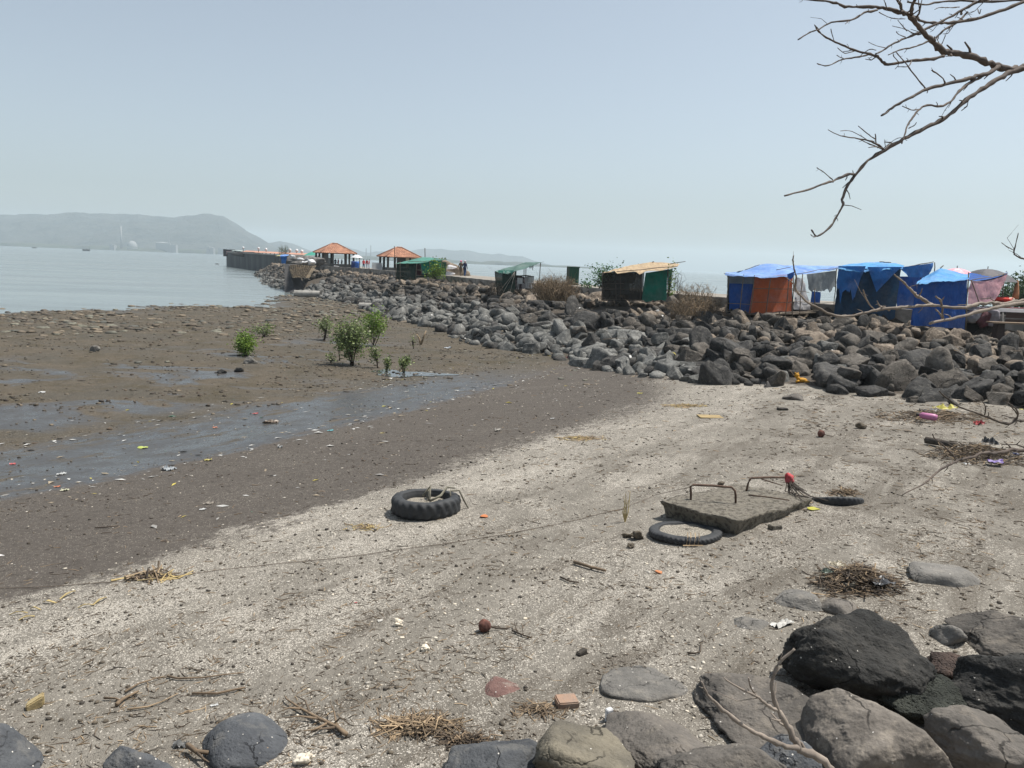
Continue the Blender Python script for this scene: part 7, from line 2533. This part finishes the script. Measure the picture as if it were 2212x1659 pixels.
limb(tree, [([(1659, 440), (1570, 470), (1480, 520), (1380, 580), (1280, 650), (1180, 740), (1080, 800), (980, 850), (880, 900), (760, 970), (650, 1040), (570, 1130), (520, 1200), (480, 1290), (485, 1330), (440, 1410), (400, 1475), (320, 1530), (283, 1490)], 32, 8, 0), ([(570, 1130), (520, 1130), (440, 1165), (350, 1195), (240, 1235), (108, 1268)], 18, 8, -.35), ([(420, 1168), (380, 1130), (318, 1088)], 7, 5, -.4), ([(320, 1530), (300, 1535), (276, 1520)], 7, 4, -.5),
            ([(750, 970), (700, 930), (640, 910), (560, 895), (470, 880), (390, 842)], 14, 4, -.25), ([(740, 965), (700, 950), (652, 956)], 9, 4, -.25), ([(692, 900), (640, 862), (586, 818)], 6, 6, -.25), ([(700, 925), (696, 868)], 8, 5, -.25), ([(660, 915), (545, 852), (470, 848)], 5, 3, -.25), ([(750, 960), (840, 895), (900, 910)], 5, 3, -.25), ([(760, 950), (756, 905)], 5, 3, -.25), ([(720, 955), (640, 925), (600, 905)], 8, 4, -.2)], KT, 3.9, 3.3, M_BARK, seed=3)
limb(tree, [([(1140, 365), (1050, 385), (930, 395), (850, 408), (760, 415), (720, 375), (660, 350), (570, 330), (480, 290), (400, 255), (330, 205), (303, 165)], 22, 8, 0), ([(660, 350), (590, 370), (480, 385), (390, 425), (318, 412)], 11, 6, -.1), ([(430, 265), (415, 225), (408, 188)], 7, 5, -.1), ([(560, 330), (500, 345), (450, 310)], 7, 4, -.1), ([(490, 380), (470, 372), (445, 358)], 6, 4, -.1), ([(620, 345), (660, 320), (700, 325)], 6, 4, -.1), ([(850, 405), (815, 365), (812, 350)], 6, 4, -.1), ([(930, 395), (910, 430), (845, 432)], 7, 4, -.1)], KT, 3.75, 3.4, M_BARK, seed=4)
limb(tree, [([(1790, -180), (1600, -70), (1480, -20), (1340, 20), (1200, 100), (1050, 175), (900, 245), (800, 290), (740, 330), (700, 350)], 20, 9, 0), ([(1290, 80), (1230, 140), (1150, 190), (1090, 240), (1000, 285), (920, 310), (850, 325), (778, 356)], 15, 6, 0), ([(940, 215), (890, 190), (805, 168)], 6, 4, 0), ([(900, 200), (870, 165), (842, 132)], 6, 4, 0), ([(890, 240), (850, 225), (832, 205)], 6, 4, 0), ([(1090, 240), (1120, 290), (1150, 230)], 6, 4, 0), ([(760, 310), (700, 295), (650, 272)], 5, 3, 0)], KT, 4.3, 3.9, M_BARK, seed=5)
limb(tree, [([(1790, -50), (1659, 10), (1500, 70), (1350, 120), (1200, 145), (1100, 150), (1000, 140), (950, 105)], 26, 13, 0), ([(1760, 10), (1659, 0), (1400, 12), (1250, 4), (1100, 15), (1020, 30), (900, 10)], 18, 9, .1), ([(1250, 90), (1270, 60), (1330, 30), (1400, -20)], 14, 12, .1), ([(1240, 45), (1180, 50), (1115, 48), (1080, 62)], 7, 4, .1), ([(1360, 60), (1370, 90), (1380, 60)], 6, 4, .1)], KT, 4.4, 4.0, M_BARK, seed=6)
limb(tree, [([(710, 65), (620, 85), (540, 130), (410, 145), (330, 190), (270, 210), (195, 257)], 13, 7, 0), ([(540, 130), (520, 140), (500, 155)], 6, 4, 0), ([(770, 60), (760, 20), (745, -10)], 7, 5, 0), ([(720, 80), (800, 118), (890, 122)], 7, 4, 0), ([(330, 190), (315, 175), (300, 160)], 6, 4, 0)], KT, 3.55, 3.3, M_BARK, seed=7)
limb(tree, [([(2050, 480), (1952, 430), (1880, 400), (1830, 355), (1850, 250), (1882, 108)], 24, 10, 0), ([(1822, 315), (1740, 275), (1676, 228)], 11, 8, 0)], KR6, 3.6, 3.5, M_BARK, seed=8)
limb(tree, [([(2300, 800), (2120, 880), (1952, 930), (1850, 950), (1700, 970), (1550, 962), (1400, 970), (1230, 1020), (1000, 1010), (820, 990), (600, 1010), (400, 1020), (200, 1040), (0, 1090), (-250, 1130), (-420, 1095), (-520, 1040), (-680, 960), (-795, 850), (-840, 770), (-826, 660), (-852, 545), (-868, 460), (-858, 388)], 46, 15, 0), ([(820, 990), (720, 920), (640, 870), (560, 790), (470, 700), (370, 618)], 48, 15, -.02), ([(150, 1060), (80, 1000), (20, 900), (-8, 808)], 18, 14, -.05), ([(310, 1050), (240, 1010), (195, 1005), (160, 940)], 26, 8, -.05), ([(-838, 760), (-900, 690), (-950, 650)], 14, 8, -.3)], KR6, 3.2, 2.7, M_BARKL, seed=9)
limb(tree, [([(2100, 880), (1950, 960), (1700, 1000), (1500, 1045), (1200, 1120), (1000, 1170), (800, 1212)], 50, 30, 0), ([(962, 1160), (952, 1010), (932, 930), (868, 884)], 26, 20, -.05), ([(955, 1140), (920, 1090), (878, 1045)], 22, 16, -.05), ([(1060, 1140), (1020, 1110), (985, 1100)], 16, 8, -.05)], KR6, 3.15, 2.95, M_BARKL, seed=10)
limb(tree, [([(1900, 700), (1659, 760), (1500, 745), (1380, 780), (1240, 795), (1130, 790), (1000, 840), (890, 865), (800, 890), (680, 950), (560, 1010), (480, 1090), (400, 1160), (310, 1220), (200, 1270), (76, 1336)], 56, 11, 0), ([(790, 890), (700, 780), (600, 680), (500, 600), (474, 548)], 22, 10, -.05)], KL, 3.0, 2.6, M_BARK, seed=11)
limb(tree, [([(1900, 330), (1659, 370), (1560, 370), (1450, 410), (1300, 370), (1150, 310), (950, 240), (800, 180), (700, 110), (600, 30), (555, -8)], 40, 12, 0), ([(1560, 360), (1580, 260), (1500, 170), (1390, 115)], 24, 10, -.05), ([(1570, 340), (1480, 330), (1375, 300)], 20, 10, -.05), ([(1570, 280), (1450, 130), (1440, 60)], 18, 8, -.05), ([(1150, 310), (1160, 200), (1120, 130), (1000, 80)], 18, 8, -.05)], KL, 2.9, 2.5, M_STICK, seed=12)

sx, sy = 1.35, 1.75
r0 = EYE + ray(*KB(1015, 1260)[:2]) * 2.25
shr = thing('bare_shrub', 'forked pale leafless twig rising from below the bottom edge at right', 'shrub', (r0[0], r0[1] + .1, gz(r0[0], r0[1] + .1)))
limb(shr, [([(1040, 1300), (980, 1209), (870, 1130), (770, 1090), (720, 985), (660, 890), (625, 820), (590, 700), (605, 600), (650, 520), (736, 440)], 54, 17, 0), ([(770, 1090), (650, 1060), (540, 1010), (460, 970), (330, 880), (230, 790), (180, 740), (138, 652)], 38, 13, -.05), ([(622, 840), (560, 800), (490, 745), (400, 705), (278, 628)], 22, 9, -.08), ([(490, 745), (452, 690), (440, 628)], 16, 9, -.08)], KB, 2.25, 2.2, M_BARKL, seed=13, spurs=.3)
MB().tube([(r0[0], r0[1] + .1, gz(r0[0], r0[1] + .1) - .1), (r0[0] + .05, r0[1] + .05, (gz(r0[0], r0[1] + .1) + r0[2]) / 2), r0], [.022, .019, .017], 8).build('stem', M_BARKL, shr, smooth=True)
